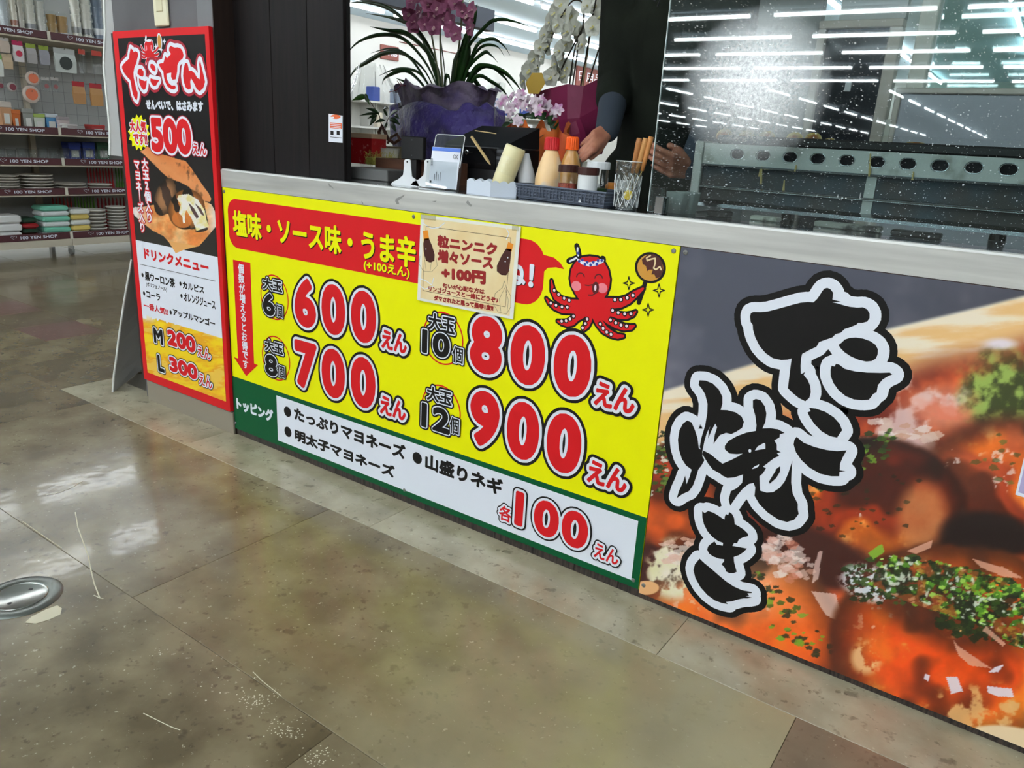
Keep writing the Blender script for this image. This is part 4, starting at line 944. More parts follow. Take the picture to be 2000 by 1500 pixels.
# brush title
D_ = lambda p: crop(p, 225, 70, 10.0, RY)
red_sh = [D_([(310,245),(345,270),(372,320),(400,300),(445,320),(460,370),(440,450),(420,540),(385,620),(365,720),(372,820),(400,940),(420,1040),(450,1110),(445,1200),(430,1260),(395,1230),(350,1130),(330,1020),(315,920),(300,860),(240,800),(180,720),(145,640),(140,600),(165,560),(220,500),(280,450),(288,360)]),
    D_([(480,640),(530,650),(565,700),(565,770),(545,800),(490,780),(445,740),(450,680)]), D_([(475,830),(520,860),(590,885),(625,870),(620,960),(600,1040),(565,1060),(520,1010),(480,920)]),
    D_([(700,550),(745,550),(790,600),(800,660),(780,700),(730,670),(690,610)]), D_([(700,830),(760,850),(870,870),(830,930),(810,970),(760,980),(720,940),(695,880)]),
    D_([(1095,195),(1130,215),(1175,230),(1230,225),(1290,250),(1325,300),(1345,380),(1330,440),(1260,500),(1225,570),(1220,700),(1190,850),(1130,860),(1100,800),(1105,720),(1010,740),(1020,850),(1060,930),(1110,970),(1180,970),(1195,1020),(1160,1050),(1100,1040),(1030,990),(985,900),(960,800),(950,700),(890,620),(860,555),(890,540),(950,530),(975,450),(990,390),(1020,440),(1100,355),(1060,290),(1065,230)]),
    D_([(1375,530),(1420,540),(1440,620),(1450,690),(1500,680),(1560,730),(1610,820),(1660,850),(1665,700),(1650,560),(1665,480),(1700,620),(1745,800),(1765,900),(1730,1020),(1660,1085),(1600,1040),(1550,930),(1490,830),(1475,900),(1490,1030),(1440,1050),(1390,1020),(1350,900),(1335,780),(1345,640)])]
mb = MB()
for M, r, k in ((DRED, 0.0215, 1), (WHITE, 0.0125, 2), (RED, 0, 3)):
    mb.use(M)
    for pl in red_sh:
        mb.flat(pl, RY - (k + 3) * EPS)
        if r: pen(mb, pl, r, RY - (k + 3.1) * EPS, True, 12)
mb.build('brush_title', parent=t)
# small octopus above the title
E_ = lambda p: D_(p); mb = MB(); pk = 0.000265
mb.use(WHITE)
hd = [(600, 110), (650, 80), (720, 90), (745, 160), (750, 240), (720, 300), (760, 340), (760, 400), (680, 430), (600, 400), (600, 320), (580, 240), (575, 160)]
mb.flat(E_(hd), RY - 2 * EPS); pen(mb, E_(hd), 10 * pk, RY - 2.1 * EPS, True, 8)
pen(mb, E_([(600, 60), (605, 20)]), 16 * pk, RY - 2 * EPS)
disc(mb, E_([(868, 115)])[0], 58 * pk, 100 * pk, RY - 2 * EPS)
sarms = [[(610, 330), (550, 290), (510, 200)], [(610, 370), (550, 360), (500, 320)], [(620, 400), (570, 430), (530, 410)], [(650, 410), (620, 480), (600, 550)], [(740, 330), (800, 290), (845, 230)], [(740, 370), (800, 380), (850, 350)], [(730, 400), (790, 430), (830, 430)]]
for a in sarms: pen(mb, E_(a), 20 * pk, RY - 2 * EPS, n=8)
mb.use(RED); mb.flat(E_(hd), RY - 3 * EPS)
for a in sarms: pen(mb, E_(a), 13 * pk, RY - 3 * EPS, n=8)
mb.use(TAN); disc(mb, E_([(868, 115)])[0], 42 * pk, 80 * pk, RY - 3 * EPS)
mb.use(PINK)
for c in ((615, 240), (710, 235)): disc(mb, E_([c])[0], 16 * pk, 34 * pk, RY - 3.4 * EPS, 12)
mb.use(WHITE); pen(mb, E_([(590, 85), (650, 105), (700, 95)]), 11 * pk, RY - 3.4 * EPS)
for c in ((800, 210), (962, 110), (905, 275)): mb.flat(E_([(c[0] - 36, c[1]), (c[0] - 10, c[1] - 18), (c[0], c[1] - 68), (c[0] + 10, c[1] - 18), (c[0] + 36, c[1]), (c[0] + 10, c[1] + 18), (c[0], c[1] + 68), (c[0] - 10, c[1] + 18)]), RY - 3 * EPS)
mb.build('octopus_drawing', parent=t)
def RB(L_, R_, T_, B_): return R4(L_, R_, T_, B_, RY)
letters(t, 'せんべいで、はさみます', RB((286, 205), (397, 208), (290, 196), (390, 217)), RY, WHITE, bold=0.0022, k0=4)
sun = []
cs = (272, 259)
for k in range(28):
    a = 2 * PI * k / 28; rr = 1.0 if k % 2 == 0 else 0.8
    sun.append((cs[0] + 21.5 * rr * math.cos(a), cs[1] + 36 * rr * math.sin(a) + 0.1 * 21 * math.cos(a)))
mb = MB(); mb.flat(pxz(sun, RY), RY - 4 * EPS); mb.build('yellow_burst', YEL, t)
letters(t, '大人気', RB((255, 249), (286, 247), (263, 236), (278, 258)), RY, RED, ((0.004, WHITE),), 0.0018, k0=5)
letters(t, 'です!!', RB((262, 271), (288, 270), (270, 261), (278, 282)), RY, RED, ((0.004, WHITE),), 0.0018, k0=5)
letters(t, '500', (lambda r: (r[0] + .006, r[1] - .006, r[2] + .006, r[3] - .006))(RB((296, 260), (375, 275), (303, 230), (350, 300))), RY, RED, ((0.0075, WHITE), (0.011, DRED)), 0.008, k0=8)
letters(t, 'えん', RB((379, 290), (405, 297), (383, 280), (395, 302)), RY, RED, ((0.005, WHITE), (0.008, DRED)), 0.001, k0=12)
letters(t, '大玉2個入り', (P(277, 310, 1, RY)[0], P(289, 310, 1, RY)[0], P(298, 436, 1, RY)[2], P(281, 309, 1, RY)[2]), RY, WHITE, ((0.0035, RED),), 0.0016, vertical=True, k0=5)
letters(t, 'マヨネーズ入り', (P(262, 312, 1, RY)[0], P(273, 312, 1, RY)[0], P(284, 455, 1, RY)[2], P(264, 312, 1, RY)[2]), RY, WHITE, ((0.0035, RED),), 0.0016, vertical=True, k0=5)
letters(t, 'ドリンクメニュー', RB((283, 498), (407, 522), (290, 487), (395, 530)), RY, RED, bold=0.0026, k0=4)
mb = MB(); q = pxz([(274, 516), (421, 549)], RY); pen(mb, q, 0.0009, RY - 4 * EPS); mb.build('ruled_line', BLACK, t)
for s_, r_, b_ in (('●', RB((277, 537), (281, 537), (279, 533), (279, 541)), 0), ('黒ウーロン茶', RB((284, 540), (342, 553), (288, 531), (335, 560)), .0012), ('(ポリフェノール)', RB((286, 556), (326, 564), (288, 551), (320, 569)), .0003),
                  ('●', RB((280, 573), (284, 573), (282, 569), (282, 577)), 0), ('コーラ', RB((287, 576), (313, 580), (290, 569), (310, 587)), .0012), ('●', RB((351, 554), (355, 554), (353, 550), (353, 558)), 0), ('カルピス', RB((358, 560), (399, 567), (362, 551), (395, 572)), .0012),
                  ('●', RB((353, 578), (357, 578), (355, 574), (355, 582)), 0), ('オレンジジュース', RB((360, 583), (421, 596), (364, 573), (415, 602)), .0010), ('●', RB((332, 610), (336, 610), (334, 606), (334, 614)), 0), ('アップルマンゴー', RB((339, 612), (420, 630), (344, 604), (410, 636)), .0012)):
    letters(t, s_, r_, RY, BLACK, bold=b_, k0=4)
letters(t, '一番人気!!', RB((282, 600), (328, 608), (290, 592), (322, 614)), RY, RED, bold=0.001, k0=4)
OB = ((0.005, WHITE), (0.0085, BLACK))
letters(t, 'M', (lambda r: (r[0] + .004, r[1] - .004, r[2] + .004, r[3] - .004))(RB((301, 655), (319, 660), (304, 640), (315, 673))), RY, BLACK, OB, 0.004, k0=4)
letters(t, 'L', (lambda r: (r[0] + .004, r[1] - .004, r[2] + .004, r[3] - .004))(RB((309, 710), (322, 720), (311, 693), (318, 727))), RY, BLACK, OB, 0.004, k0=4)
for s_, r_, e_ in (('200', RB((328, 660), (383, 680), (335, 644), (375, 688)), RB((387, 682), (412, 688), (392, 676), (405, 700))), ('300', RB((332, 715), (387, 735), (340, 698), (378, 740)), RB((390, 738), (415, 745), (396, 730), (408, 756)))):
    r_ = (r_[0] + .005, r_[1] - .005, r_[2] + .005, r_[3] - .005)
    letters(t, s_, r_, RY, RED, OB, 0.0052, k0=4); letters(t, 'えん', e_, RY, RED, ((0.0045, WHITE), (0.0075, BLACK)), 0.001, k0=8)

# ------------------------------------------------------------------ things on the counter
ZC = 0.9416
def top_z(px, py, y): return P(px, py, 1, y)[2]
# card holder
t = thing('card_holder', 'clear acrylic holder with a blue-striped white payment card at the counter edge', 'holder', (0.80, 0.06, ZC))
yh = 0.05
a, b = P(831, 340, 1, yh)[0], P(889, 345, 1, yh)[0]; zt_ = top_z(850, 262, yh + .03)
MB().bbox(a, b, yh + 0.012, yh + 0.075, ZC, ZC + 0.003, 0.001).build('base', CLEAR, t)
def leanbox(x0, x1, y, z0, z1, th, lean, b=0.0):
    r = [[(x0, y, z0), (x1, y, z0), (x1, y + th, z0), (x0, y + th, z0)]]
    r.append([(x + (b if i in (0, 3) else -b), yy + lean, z1) for i, (x, yy, _) in enumerate(r[0])]); return MB().loft(r)
leanbox(a, b, yh, ZC, ZC + 0.075, 0.002, 0.006).build('front_pocket', CLEAR, t)
leanbox(a, b, yh + 0.016, ZC, zt_, 0.002, 0.022, 0.002).build('back_plate', CLEAR, t)
c0 = leanbox(a + .002, b - .003, yh + .010, ZC + .004, zt_ - 0.033, 0.001, 0.014); c0.build('card', WHITE, t)
zb_ = zt_ - 0.033
leanbox(a + .002, b - .003, yh + .0222, zb_ - 0.010, zb_ - .0005, 0.001, 0.0012).build('blue_stripe', mat('card_blue', (80, 120, 210), 0.4), t)
mb = MB()
yy = yh + 0.0085
for k in range(3):
    x = b - 0.024 + k * .006; pen(mb, [(x + .005, zb_ - .016), (x, zb_ - .022), (x + .005, zb_ - .028)], 0.0007, yy + .009, n=6)
for k in range(7): mb.box(a + .006, a + .012, yy + .006, yy + .0065, zb_ - .032 - k * .0028, zb_ - .0306 - k * .0028)
mb.build('card_marks', BLK, t)
mb = MB()
for c in range(4): mb.box(a + .02 + c * .007, a + .0215 + c * .007, yy + .004, yy + .0045, ZC + .012, ZC + .040 + .006 * (c % 2))
mb.build('fine_print', GREYPL, t)
mb = MB()
mb.box(a + .006, a + .012, yy + .002, yy + .0025, ZC + .012, ZC + .022); mb.build('printed_mark', BLK, t)
mb = MB().tube([(a, yh + .018, ZC + .06), (a + .002, yh + .038, zt_ - .004), (a + .006, yh + .039, zt_), (b - .006, yh + .039, zt_), (b - .002, yh + .038, zt_ - .004), (b, yh + .018, ZC + .06)], 0.0012, 6); mb.build('polished_rim', mat('acrylic_edge', (225, 230, 232), 0.15), t)
# scrapers
def scraper(px0, label, cut=1.0):
    y = 0.075; t = thing('dough_scraper', label, 'scraper', tuple(P(px0, 358, 1, y)))
    t.location = t.location; s = 0.0
    q = lambda X, Y: (P(px0 + X, Y, 1, y)[0], P(px0 + X, Y, 1, y)[2])
    out = [q(-24, 361), q(-19, 355), q(-8, 350), q(1, 342), q(3, 326), q(3, 314), q(6, 311), q(13, 311), q(15.5, 314), q(16, 328), q(18, 345), q(26, 351), q(31, 359), q(34, 368), q(5, 366)]
    mb = MB(); mb.poly(out, y, y + 0.003); mb.build('blade', WPL, t)
    mb = MB(); mb.lathe((q(9.5, 316)[0], y, q(9.5, 316)[1]), [(0.0028, 0), (0.0028, 0.0006)], 12, axis=(0, -1, 0)); mb.build('hang_hole', BLK, t)
scraper(786, 'white plastic dough scraper with a hole in its handle, left of the card holder')
scraper(826, 'white plastic dough scraper half hidden behind the card holder')
# black receipt plate and register
t = thing('card_terminal', 'matt black square terminal back standing behind the white scraper', 'terminal', (0.55, 0.22, ZC))
a, b = P(783, 300, 1, .2)[0], P(826, 300, 1, .2)[0]
MB().bbox(a, b, .2, .215, top_z(800, 311, .2), top_z(800, 266, .2), .002).build('back', BLK, t)
MB().box((a + b) / 2 - .01, (a + b) / 2 + .01, .21, .23, ZC, top_z(800, 305, .2)).build('stand', BLK, t)
for z in (top_z(800, 273, .2), top_z(800, 303, .2)): MB().lathe(((a + b) / 2, .2, z), [(.0022, 0), (.0022, .0008)], 10, axis=(0, -1, 0)).build('screw', GREYPL, t)
t = thing('cash_register', 'black cash register with a silver key in its drawer front', 'register', (0.78, 0.45, ZC))
yr = .36
a, b = P(866, 300, 1, yr)[0], P(985, 300, 1, yr)[0]; zl, zm, zh = top_z(930, 328, yr), top_z(930, 285, yr), top_z(930, 262, yr)
MB().bbox(a, b, yr, .555, ZC, zm, .004).build('drawer', BLK, t)
smooth_by_angle(MB().loft([[(x, yr + .004, zm), (x, yr + .01, zm + .006), (x, .55, zh + .03), (x, .555, zm)] for x in (a + .004, b - .004)]).build('sloped_body', mat('register_dark', (24, 27, 29), 0.55, spec=.2), t), .5)
MB().box(a + .006, b - .03, yr - .003, yr, zl - .002, zm - .004).build('drawer_front', mat('drawer_gloss', (12, 12, 14), 0.15), t)
MB().box(a + .01, b - .02, yr - .0035, yr - .001, zm - .0036, zm - .0016).build('drawer_slot', GREYPL, t)
kx, kz = P(913, 297, 1, yr)[0], P(913, 297, 1, yr)[2]
kmb = MB().lathe((kx, yr - .003, kz), [(.007, 0), (.007, .002), (.005, .003)], 16, axis=(0, -1, 0)).build('keyhole_ring', CHROME, t)
MB().box(kx + .004, kx + .016, yr - .010, yr - .006, kz - .0025, kz + .0005).build('key', CHROME, kmb)
for k in range(2): MB().bbox(b - .028, b - .004, yr - .002, yr + .001, zm - .016 - k * .02, zm - .006 - k * .02, .001).build('paper_door', GREYPL, t)
# wooden box below/behind
t = thing('wooden_crate', 'brown wooden crate tray standing behind the scrapers under the register', 'crate', (0.6, 0.24, ZC))
a, b = P(733, 340, 1, .235)[0], P(870, 340, 1, .235)[0]; z1 = top_z(800, 313, .235)
WB = mat('crate_wood', (96, 62, 44), 0.55, noise=((70, 44, 32), 8, 5, .3, .7), stretch=(.6, 4, 4))
for i, (p, q) in enumerate(((ZC, (ZC + z1) / 2 - .001), ((ZC + z1) / 2 + .001, z1))): MB().bbox(a, b, .235, .245, p, q, .001).build('plank', WB, t)
MB().box(a, a + .01, .246, .33, ZC, z1).build('side', WB, t); MB().box(b - .01, b, .246, .33, ZC, z1).build('side', WB, t)
MB().box(a, b, .331, .34, ZC, z1).build('back', WB, t)
# grey steel box + red box + straw basket + carton on it
t = thing('steel_riser', 'low grey steel box at the panel end under the red carton', 'box', (0.5, 0.2, ZC))
a, b = P(673, 340, 1, .13)[0], P(733, 340, 1, .13)[0]; zr = top_z(700, 327, .13)
MB().bbox(a, b + .05, .13, .232, ZC, zr, .003).build('body', mat('riser_grey', (104, 104, 102), 0.4, metal=.5), t)
MB().bbox(a, b + .05, .345, .5, ZC, zr, .003).build('rear_body', bpy.data.materials['riser_grey'], t)
t = thing('red_carton', 'small red carton with faint white bloom print beside the dark panel', 'box', (0.5, 0.4, zr))
a, b = P(675, 300, 1, .36)[0], P(726, 300, 1, .36)[0]; zz = top_z(700, 268, .36)
rc = MB().bbox(a, b, .36, .43, zr + .0005, zz, .001).build('carton', mat('carton_red', (170, 22, 28), 0.4, noise=((205, 120, 115), 60, 4, .62, .72)), t)
MB().bbox(a - .001, b + .001, .358, .432, zz - .002, zz + .014, .001).build('lid', mat('lid_pale', (200, 170, 140), 0.5), t)
t = thing('straw_basket', 'yellow shredded-straw filled basket in front of the money tree', 'basket', (0.56, 0.38, zr))
a, b = P(716, 310, 1, .355)[0], P(772, 310, 1, .355)[0]; z1 = top_z(745, 302, .355)
STR = mat('straw_yellow', (196, 188, 96), 0.6, noise=((150, 140, 60), 40, 3, .3, .7))
MB().bbox(a, b, .348, .357 + .1, zr + .0005, z1 - .01, .003).build('tray', STR, t)
mb = MB(); R = random.Random(4)
for k in range(260):
    x, y, z = R.uniform(a + .003, b - .003), R.uniform(.342, .36), R.uniform(zr + .004, z1 + .006); an = R.uniform(0, 6.28); l = R.uniform(.006, .014)
    mb.tube([(x, y, z), (x + l * .5 * math.cos(an), y - .003, z + l * .5 * math.sin(an)), (x + l * math.cos(an + .6), y, z + l * math.sin(an + .6))], .0006, 3)
o = mb.build('straw', STR, t); o['kind'] = 'stuff'
t = thing('beige_carton', 'plain beige carton behind the yellow straw basket', 'box', (0.56, 0.48, zr))
MB().bbox(P(733, 300, 1, .47)[0], P(776, 300, 1, .47)[0], .47, .54, zr + .0005, top_z(750, 285, .47), .002).build('carton', mat('carton_beige', (150, 138, 108), 0.6), t)

# money tree wrapped in cellophane
bt = P(752, 285, 1, .42)
t = thing('money_tree', 'small money tree with twisted trunk inside clear cellophane', 'potted plant', (bt[0], .42, zr))
MB().lathe((bt[0], .44, zr + .001), [(.028, 0), (.036, .05), (.038, .055), (.034, .056)], 20).build('pot', mat('pot_white', (200, 198, 190), 0.4), t)
TR = mat('trunk_brown', (74, 44, 34), 0.6)
qq = lambda x, y, d=0: tuple(P(x, y, 1, .44 + d))
MB().tube([qq(752, 287), qq(744, 272), qq(740, 258, .01), qq(746, 246), qq(752, 258, -.01), qq(758, 272), qq(770, 280, .005), qq(781, 272), qq(775, 262), qq(764, 268), qq(757, 280)], [.006, .006, .006, .005, .006, .006, .006, .006, .005, .005, .004], 8).build('trunk', TR, t)
LEAFD = mat('leaf_dark_green', (40, 76, 34), 0.35, noise=((22, 48, 22), 20, 3, .3, .7), coat=.2)
LEAFB = mat('leaf_bright_green', (76, 128, 48), 0.35)
def leaf(parent, a, b, w_, side=(0, .3, 1), M=LEAFD, name='leaf', droop=0):
    a, b = Vector(a), Vector(b); n = 6; pts = [a.lerp(b, i / n) + Vector((0, 0, math.sin(i / n * PI) * droop)) for i in range(n + 1)]
    MB().ribbon(pts, [w_ * math.sin(PI * min(.97, max(.04, (i / n) ** .8))) for i in range(n + 1)], side).build(name, M, parent, smooth=True)
for x0, y0, x1, y1, w_, br in ((716, 188, 688, 196, .011, 1), (712, 184, 722, 205, .009, 1), (741, 222, 702, 226, .005, 0), (741, 222, 715, 212, .006, 0), (738, 226, 718, 232, .006, 0), (735, 228, 722, 246, .008, 0), (760, 228, 778, 216, .008, 0), (757, 228, 748, 213, .006, 0), (760, 232, 782, 244, .009, 0), (752, 235, 732, 240, .006, 0), (764, 240, 774, 258, .010, 0), (758, 240, 752, 256, .008, 0), (748, 214, 760, 212, .005, 0), (770, 226, 780, 232, .007, 0)):
    leaf(t, qq(x0, y0, -.01), qq(x1, y1, -.03), w_, (0, .3, 1), LEAFB if br else LEAFD, droop=.004)
MB().tube([qq(746, 248), qq(741, 226), qq(716, 188)], [.002, .0015, .001], 5).build('stem', TR, t); MB().tube([qq(750, 250), qq(760, 228), qq(768, 222)], [.002, .0015, .001], 5).build('stem', TR, t)
# cellophane cone
cx_, cz0 = P(733, 300, 1, .44)[0], zr
rings = []; R = random.Random(11)
for k, (px0, px1, py, d) in enumerate(((692, 782, 310, .05), (688, 785, 285, .06), (684, 783, 250, .06), (684, 778, 215, .055), (688, 770, 180, .05), (696, 756, 150, .03), (700, 748, 128, .02))):
    xa, xb = P(px0, py, 1, .44)[0], P(px1, py, 1, .44)[0]; z = P((px0 + px1) / 2, py, 1, .44)[2]
    n = 36; rings.append([((xa + xb) / 2 + (xb - xa) / 2 * math.cos(2 * PI * i / n) * (1 + .09 * math.sin(i * 2.1 + k * .4)), .44 + d * math.sin(2 * PI * i / n) * (1 + .2 * math.sin(i * 1.7 + k)), z + .006 * math.sin(i * 2.3)) for i in range(n)])
MB().loft(rings, cap=False).build('cellophane_wrap', CELLO, t, smooth=True)
mb = MB(); 
for pts in ([(783, 168), (774, 176), (760, 180)], [(783, 168), (776, 158), (780, 156), (786, 168)], [(783, 168), (792, 166)]): mb.tube([qq(*p, -.06) for p in pts], .0012, 5)
mb.build('ribbon_tie', mat('ribbon_wine', (110, 30, 45), 0.4), t)

# ------------------------------------------------------------------ back table with the gift plants
t = thing('back_table', 'plain back table carrying the gift plants behind the counter', 'table', (0.45, 0.9, 0))
BT = mat('table_dark', (52, 48, 46), 0.5); ZB = 0.94
MB().bbox(0.0, 0.93, .64, 1.2, ZB - .03, ZB, .003).build('tabletop', BT, t)
for x, y in ((.03, .67), (.9, .67), (.03, 1.17), (.9, 1.17)): MB().box(x - .02, x + .02, y - .02, y + .02, 0, ZB - .03).build('leg', BT, t)

# pink cymbidium in violet wrapping
YC = .82
c = P(872, 230, 1, YC); q3 = lambda x, y, d=0.0: tuple(P(x, y, 1, YC + d))
t = thing('pink_orchid', 'tall pink cymbidium orchid in crumpled violet and lavender wrapping', 'potted plant', (c[0], YC, ZB))
MB().lathe((c[0], YC, ZB + .001), [(.07, 0), (.085, .1), (.088, .11), (.08, .112)], 24).build('pot', mat('pot_dark', (40, 34, 34), 0.4), t)
VIO = mat('tissue_violet', (70, 54, 132), 0.5, noise=((38, 30, 66), 7, 6, .4, .62), sheen=.4, bump=(14, 1.0, .03))
LAV = mat('tissue_lavender', (168, 152, 176), 0.5, noise=((110, 94, 136), 8, 5, .4, .6), sheen=.3, bump=(13, 1.0, .03))
def crumple(cx, cy, prof, n, seed, amp=.1, tip=.03, squash=.8):
    R = random.Random(seed); ph = [R.uniform(0, 6.28) for _ in range(8)]; rings = []
    for k, (r, z) in enumerate(prof):
        ring = []
        for i in range(n):
            a = 2 * PI * i / n; kk = k / (len(prof) - 1)
            w_ = 1 + amp * (math.sin(5 * a + ph[0]) * .5 + math.sin(9 * a + ph[1] + kk * 2) * .6 + math.sin(17 * a + ph[2] - kk * 3) * .35)
            dz = tip * kk ** 2 * (math.sin(5 * a + ph[3]) + .6 * math.sin(11 * a + ph[4])) + .006 * math.sin(13 * a + k)
            ring.append((cx + r * w_ * math.cos(a), cy + r * w_ * squash * math.sin(a), z + dz))
        rings.append(ring)
    return MB().loft(rings, cap=False)
R0 = (P(985, 230, 1, YC)[0] - P(786, 230, 1, YC)[0]) / 2; zt1 = P(870, 165, 1, YC)[2]; zmid = P(870, 215, 1, YC)[2]
crumple(c[0], YC, [(R0 * .45, ZB), (R0 * .8, ZB + .02), (R0 * .98, (ZB + zmid) / 2), (R0, zmid), (R0 * .85, zmid + .012)], 96, 3, .06, .014, .55).build('violet_wrap', VIO, t, smooth=True)
crumple(c[0], YC, [(R0 * .55, zmid - .03), (R0 * .78, zmid), (R0 * .88, zt1 - .01), (R0 * .93, zt1 - .012)], 96, 5, .07, .014, .55).build('lavender_wrap', LAV, t, smooth=True)
STRAP = mat('strap_leaf', (44, 82, 34), 0.35, noise=((26, 54, 24), 12, 4, .3, .7), coat=.25)
leaves = [([(870, 200), (850, 120), (810, 60), (760, 18), (715, 5), (676, 6)], 7), ([(868, 200), (850, 120), (815, 60), (775, 38), (714, 26)], 8), ([(866, 200), (845, 120), (800, 70), (760, 60), (722, 52)], 8),
    ([(864, 200), (835, 130), (790, 78), (745, 68), (700, 82), (672, 112)], 6), ([(860, 205), (830, 140), (790, 105), (760, 95), (724, 104)], 5), ([(858, 205), (820, 140), (790, 106), (750, 104), (715, 122), (690, 140), (676, 170)], 7),
    ([(856, 205), (825, 150), (800, 136), (770, 136), (740, 148)], 5), ([(852, 208), (820, 160), (790, 138), (755, 150), (746, 165)], 6), ([(872, 205), (868, 140), (860, 80), (855, 40)], 9), ([(882, 208), (892, 150), (905, 95), (925, 40), (932, 6)], 11),
    ([(886, 208), (900, 150), (912, 100), (915, 70)], 13), ([(890, 208), (915, 130), (935, 85), (965, 76), (985, 90), (996, 108)], 5), ([(890, 208), (915, 130), (940, 92), (970, 90), (985, 110)], 4),
    ([(892, 208), (910, 140), (945, 103), (960, 108), (972, 122)], 5), ([(892, 208), (925, 138), (950, 128), (985, 140), (1010, 165), (1028, 195)], 7), ([(893, 208), (930, 140), (960, 130), (985, 150), (1004, 178)], 6),
    ([(893, 208), (900, 160), (915, 145), (935, 165), (955, 200), (966, 240), (970, 262)], 9), ([(880, 210), (878, 160), (872, 150), (868, 190), (862, 215), (850, 225)], 7), ([(888, 208), (905, 110), (950, 50), (975, 38), (1005, 42), (1036, 53)], 5),
    ([(862, 205), (850, 150), (838, 110), (825, 80)], 9), ([(876, 205), (885, 160), (890, 120), (900, 90)], 10), ([(850, 210), (830, 190), (800, 165), (772, 152)], 6), ([(893, 208), (930, 150), (962, 160), (985, 178), (1000, 205)], 6)]
R = random.Random(2)
def smoothline(pts, m_=5):
    out = []; n = len(pts)
    for i in range(n - 1):
        p0, p1, p2, p3 = pts[max(i - 1, 0)], pts[i], pts[i + 1], pts[min(i + 2, n - 1)]
        for k in range(m_):
            s = k / m_; out.append(tuple(.5 * ((2 * b) + (-a + c_) * s + (2 * a - 5 * b + 4 * c_ - d) * s * s + (-a + 3 * b - 3 * c_ + d) * s ** 3) for a, b, c_, d in zip(p0, p1, p2, p3)))
    out.append(tuple(pts[-1])); return out
for li, (pl, w_) in enumerate(leaves):
    dd = R.uniform(-.12, .06); n = len(pl)
    p3 = smoothline([q3(x, y, dd * i / (n - 1)) for i, (x, y) in enumerate(pl)]); m_ = len(p3)
    ws = [w_ * .00115 * (0.75 + .35 * math.sin(PI * k / (m_ - 1))) * min(1, (m_ - 1 - k) / (m_ * .35) + .05) for k in range(m_)]
    MB().ribbon(p3, ws, (0.1, -.35, .95), .3).build('leaf', STRAP, t, smooth=True)
SPK = mat('flower_stem', (96, 104, 62), 0.5)
for pl in ([(862, 200), (852, 120), (842, 60), (835, -20)], [(868, 200), (862, 130), (860, 60), (868, -30)], [(880, 200), (892, 120), (900, 60), (905, -30)]): MB().tube(smoothline([q3(x, y, -.02) for x, y in pl]), .0035, 6).build('flower_stem', SPK, t)
PET = mat('petal_pink', (196, 120, 156), 0.5, noise=((158, 78, 120), 30, 3, .3, .7), sheen=.3)
LIP = mat('petal_lip', (226, 190, 190), 0.5)
def petal(mb, c, ax, sd, nrm, l, w_, cup=.25):
    c, ax, sd, nrm = Vector(c), Vector(ax).normalized(), Vector(sd).normalized(), Vector(nrm).normalized(); n = 5; rows = []
    for i in range(n + 1):
        s = i / n; ww = w_ * math.sin(PI * (.08 + .84 * s) ** .85); base = c + ax * l * s + nrm * l * cup * math.sin(s * PI * .6)
        rows.append([base - sd * ww + nrm * ww * .3, base - nrm * ww * .1, base + sd * ww + nrm * ww * .3])
    vs = [p for r in rows for p in r]; fs = []
    for i in range(n):
        for j in range(2): fs.append((i * 3 + j, i * 3 + j + 1, i * 3 + j + 4, i * 3 + j + 3))
    mb.add(vs, fs)
def flower(parent, c, nrm, size, Mp, Ml, n=5, wid=.42, rot=0, name='flower'):
    nrm = Vector(nrm).normalized(); u = nrm.cross(Vector((0, 0, 1))).normalized(); v = u.cross(nrm).normalized(); mb = MB(); mb.use(Mp)
    for k in range(n):
        a = rot + 2 * PI * k / n + PI / 2; ax = u * math.cos(a) + v * math.sin(a); petal(mb, c, ax, nrm.cross(ax), nrm, size, size * wid)
    mb.use(Ml); cc = Vector(c) + nrm * size * .15; petal(mb, cc, -v * .6 + nrm, u, nrm, size * .55, size * .22, .3); mb.sphere(tuple(cc + nrm * size * .12), size * .12, 8, 5)
    return mb.build(name, parent=parent, smooth=True)
for x, y in ((806, 6), (822, 22), (800, 26), (836, 10), (848, 28), (862, 8), (812, 44), (830, 48), (848, 52), (876, 20), (890, 6), (902, 22), (866, 34), (882, 40), (844, -8), (818, -10), (872, -12), (899, -8), (914, 28), (893, 66), (922, 54), (808, 52), (858, -14), (835, 33), (880, 58), (855, 15), (925, 20)):
    flower(t, q3(x, y, R.uniform(-.09, -.02)), (R.uniform(-.7, .7) + .3, -1, R.uniform(-.5, .3)), R.uniform(.026, .032), PET, LIP, 5, .56, R.uniform(-.3, .3))

# white moth orchid in wine-coloured paper
YM = .98; q4 = lambda x, y, d=0.0: tuple(P(x, y, 1, YM + d))
c = P(1105, 260, 1, YM)
t = thing('white_orchid', 'white moth orchid with cascading sprays in wine-coloured paper', 'potted plant', (c[0], YM, ZB))
WINE = mat('paper_wine', (136, 34, 78), 0.55, noise=((112, 24, 62), 6, 3, .35, .65), bump=(7, .4, .01))
MB().lathe((c[0], YM, ZB + .001), [(.06, 0), (.075, .09), (.07, .092)], 20).build('pot', bpy.data.materials['pot_white'], t)
mb = MB()
f0 = [q4(1040, 182, -.05), q4(1075, 172, -.08), q4(1108, 164, -.09), q4(1140, 168, -.07), q4(1178, 150, -.02)]; f1 = [q4(1072, 240, -.06), q4(1084, 236, -.09), q4(1108, 232, -.1), q4(1132, 230, -.08), q4(1172, 208, -.03)]
f2 = [q4(1086, 300, -.05), q4(1095, 300, -.07), q4(1110, 300, -.08), q4(1128, 300, -.07), q4(1150, 300, -.04)]
g = lambda r, dy: [(p[0], p[1] + dy, p[2]) for p in r]
mb.loft([f0 + g(f0, .16)[::-1], f1 + g(f1, .13)[::-1], f2 + g(f2, .10)[::-1]], cap=False); mb.build('paper_wrap', WINE, t)
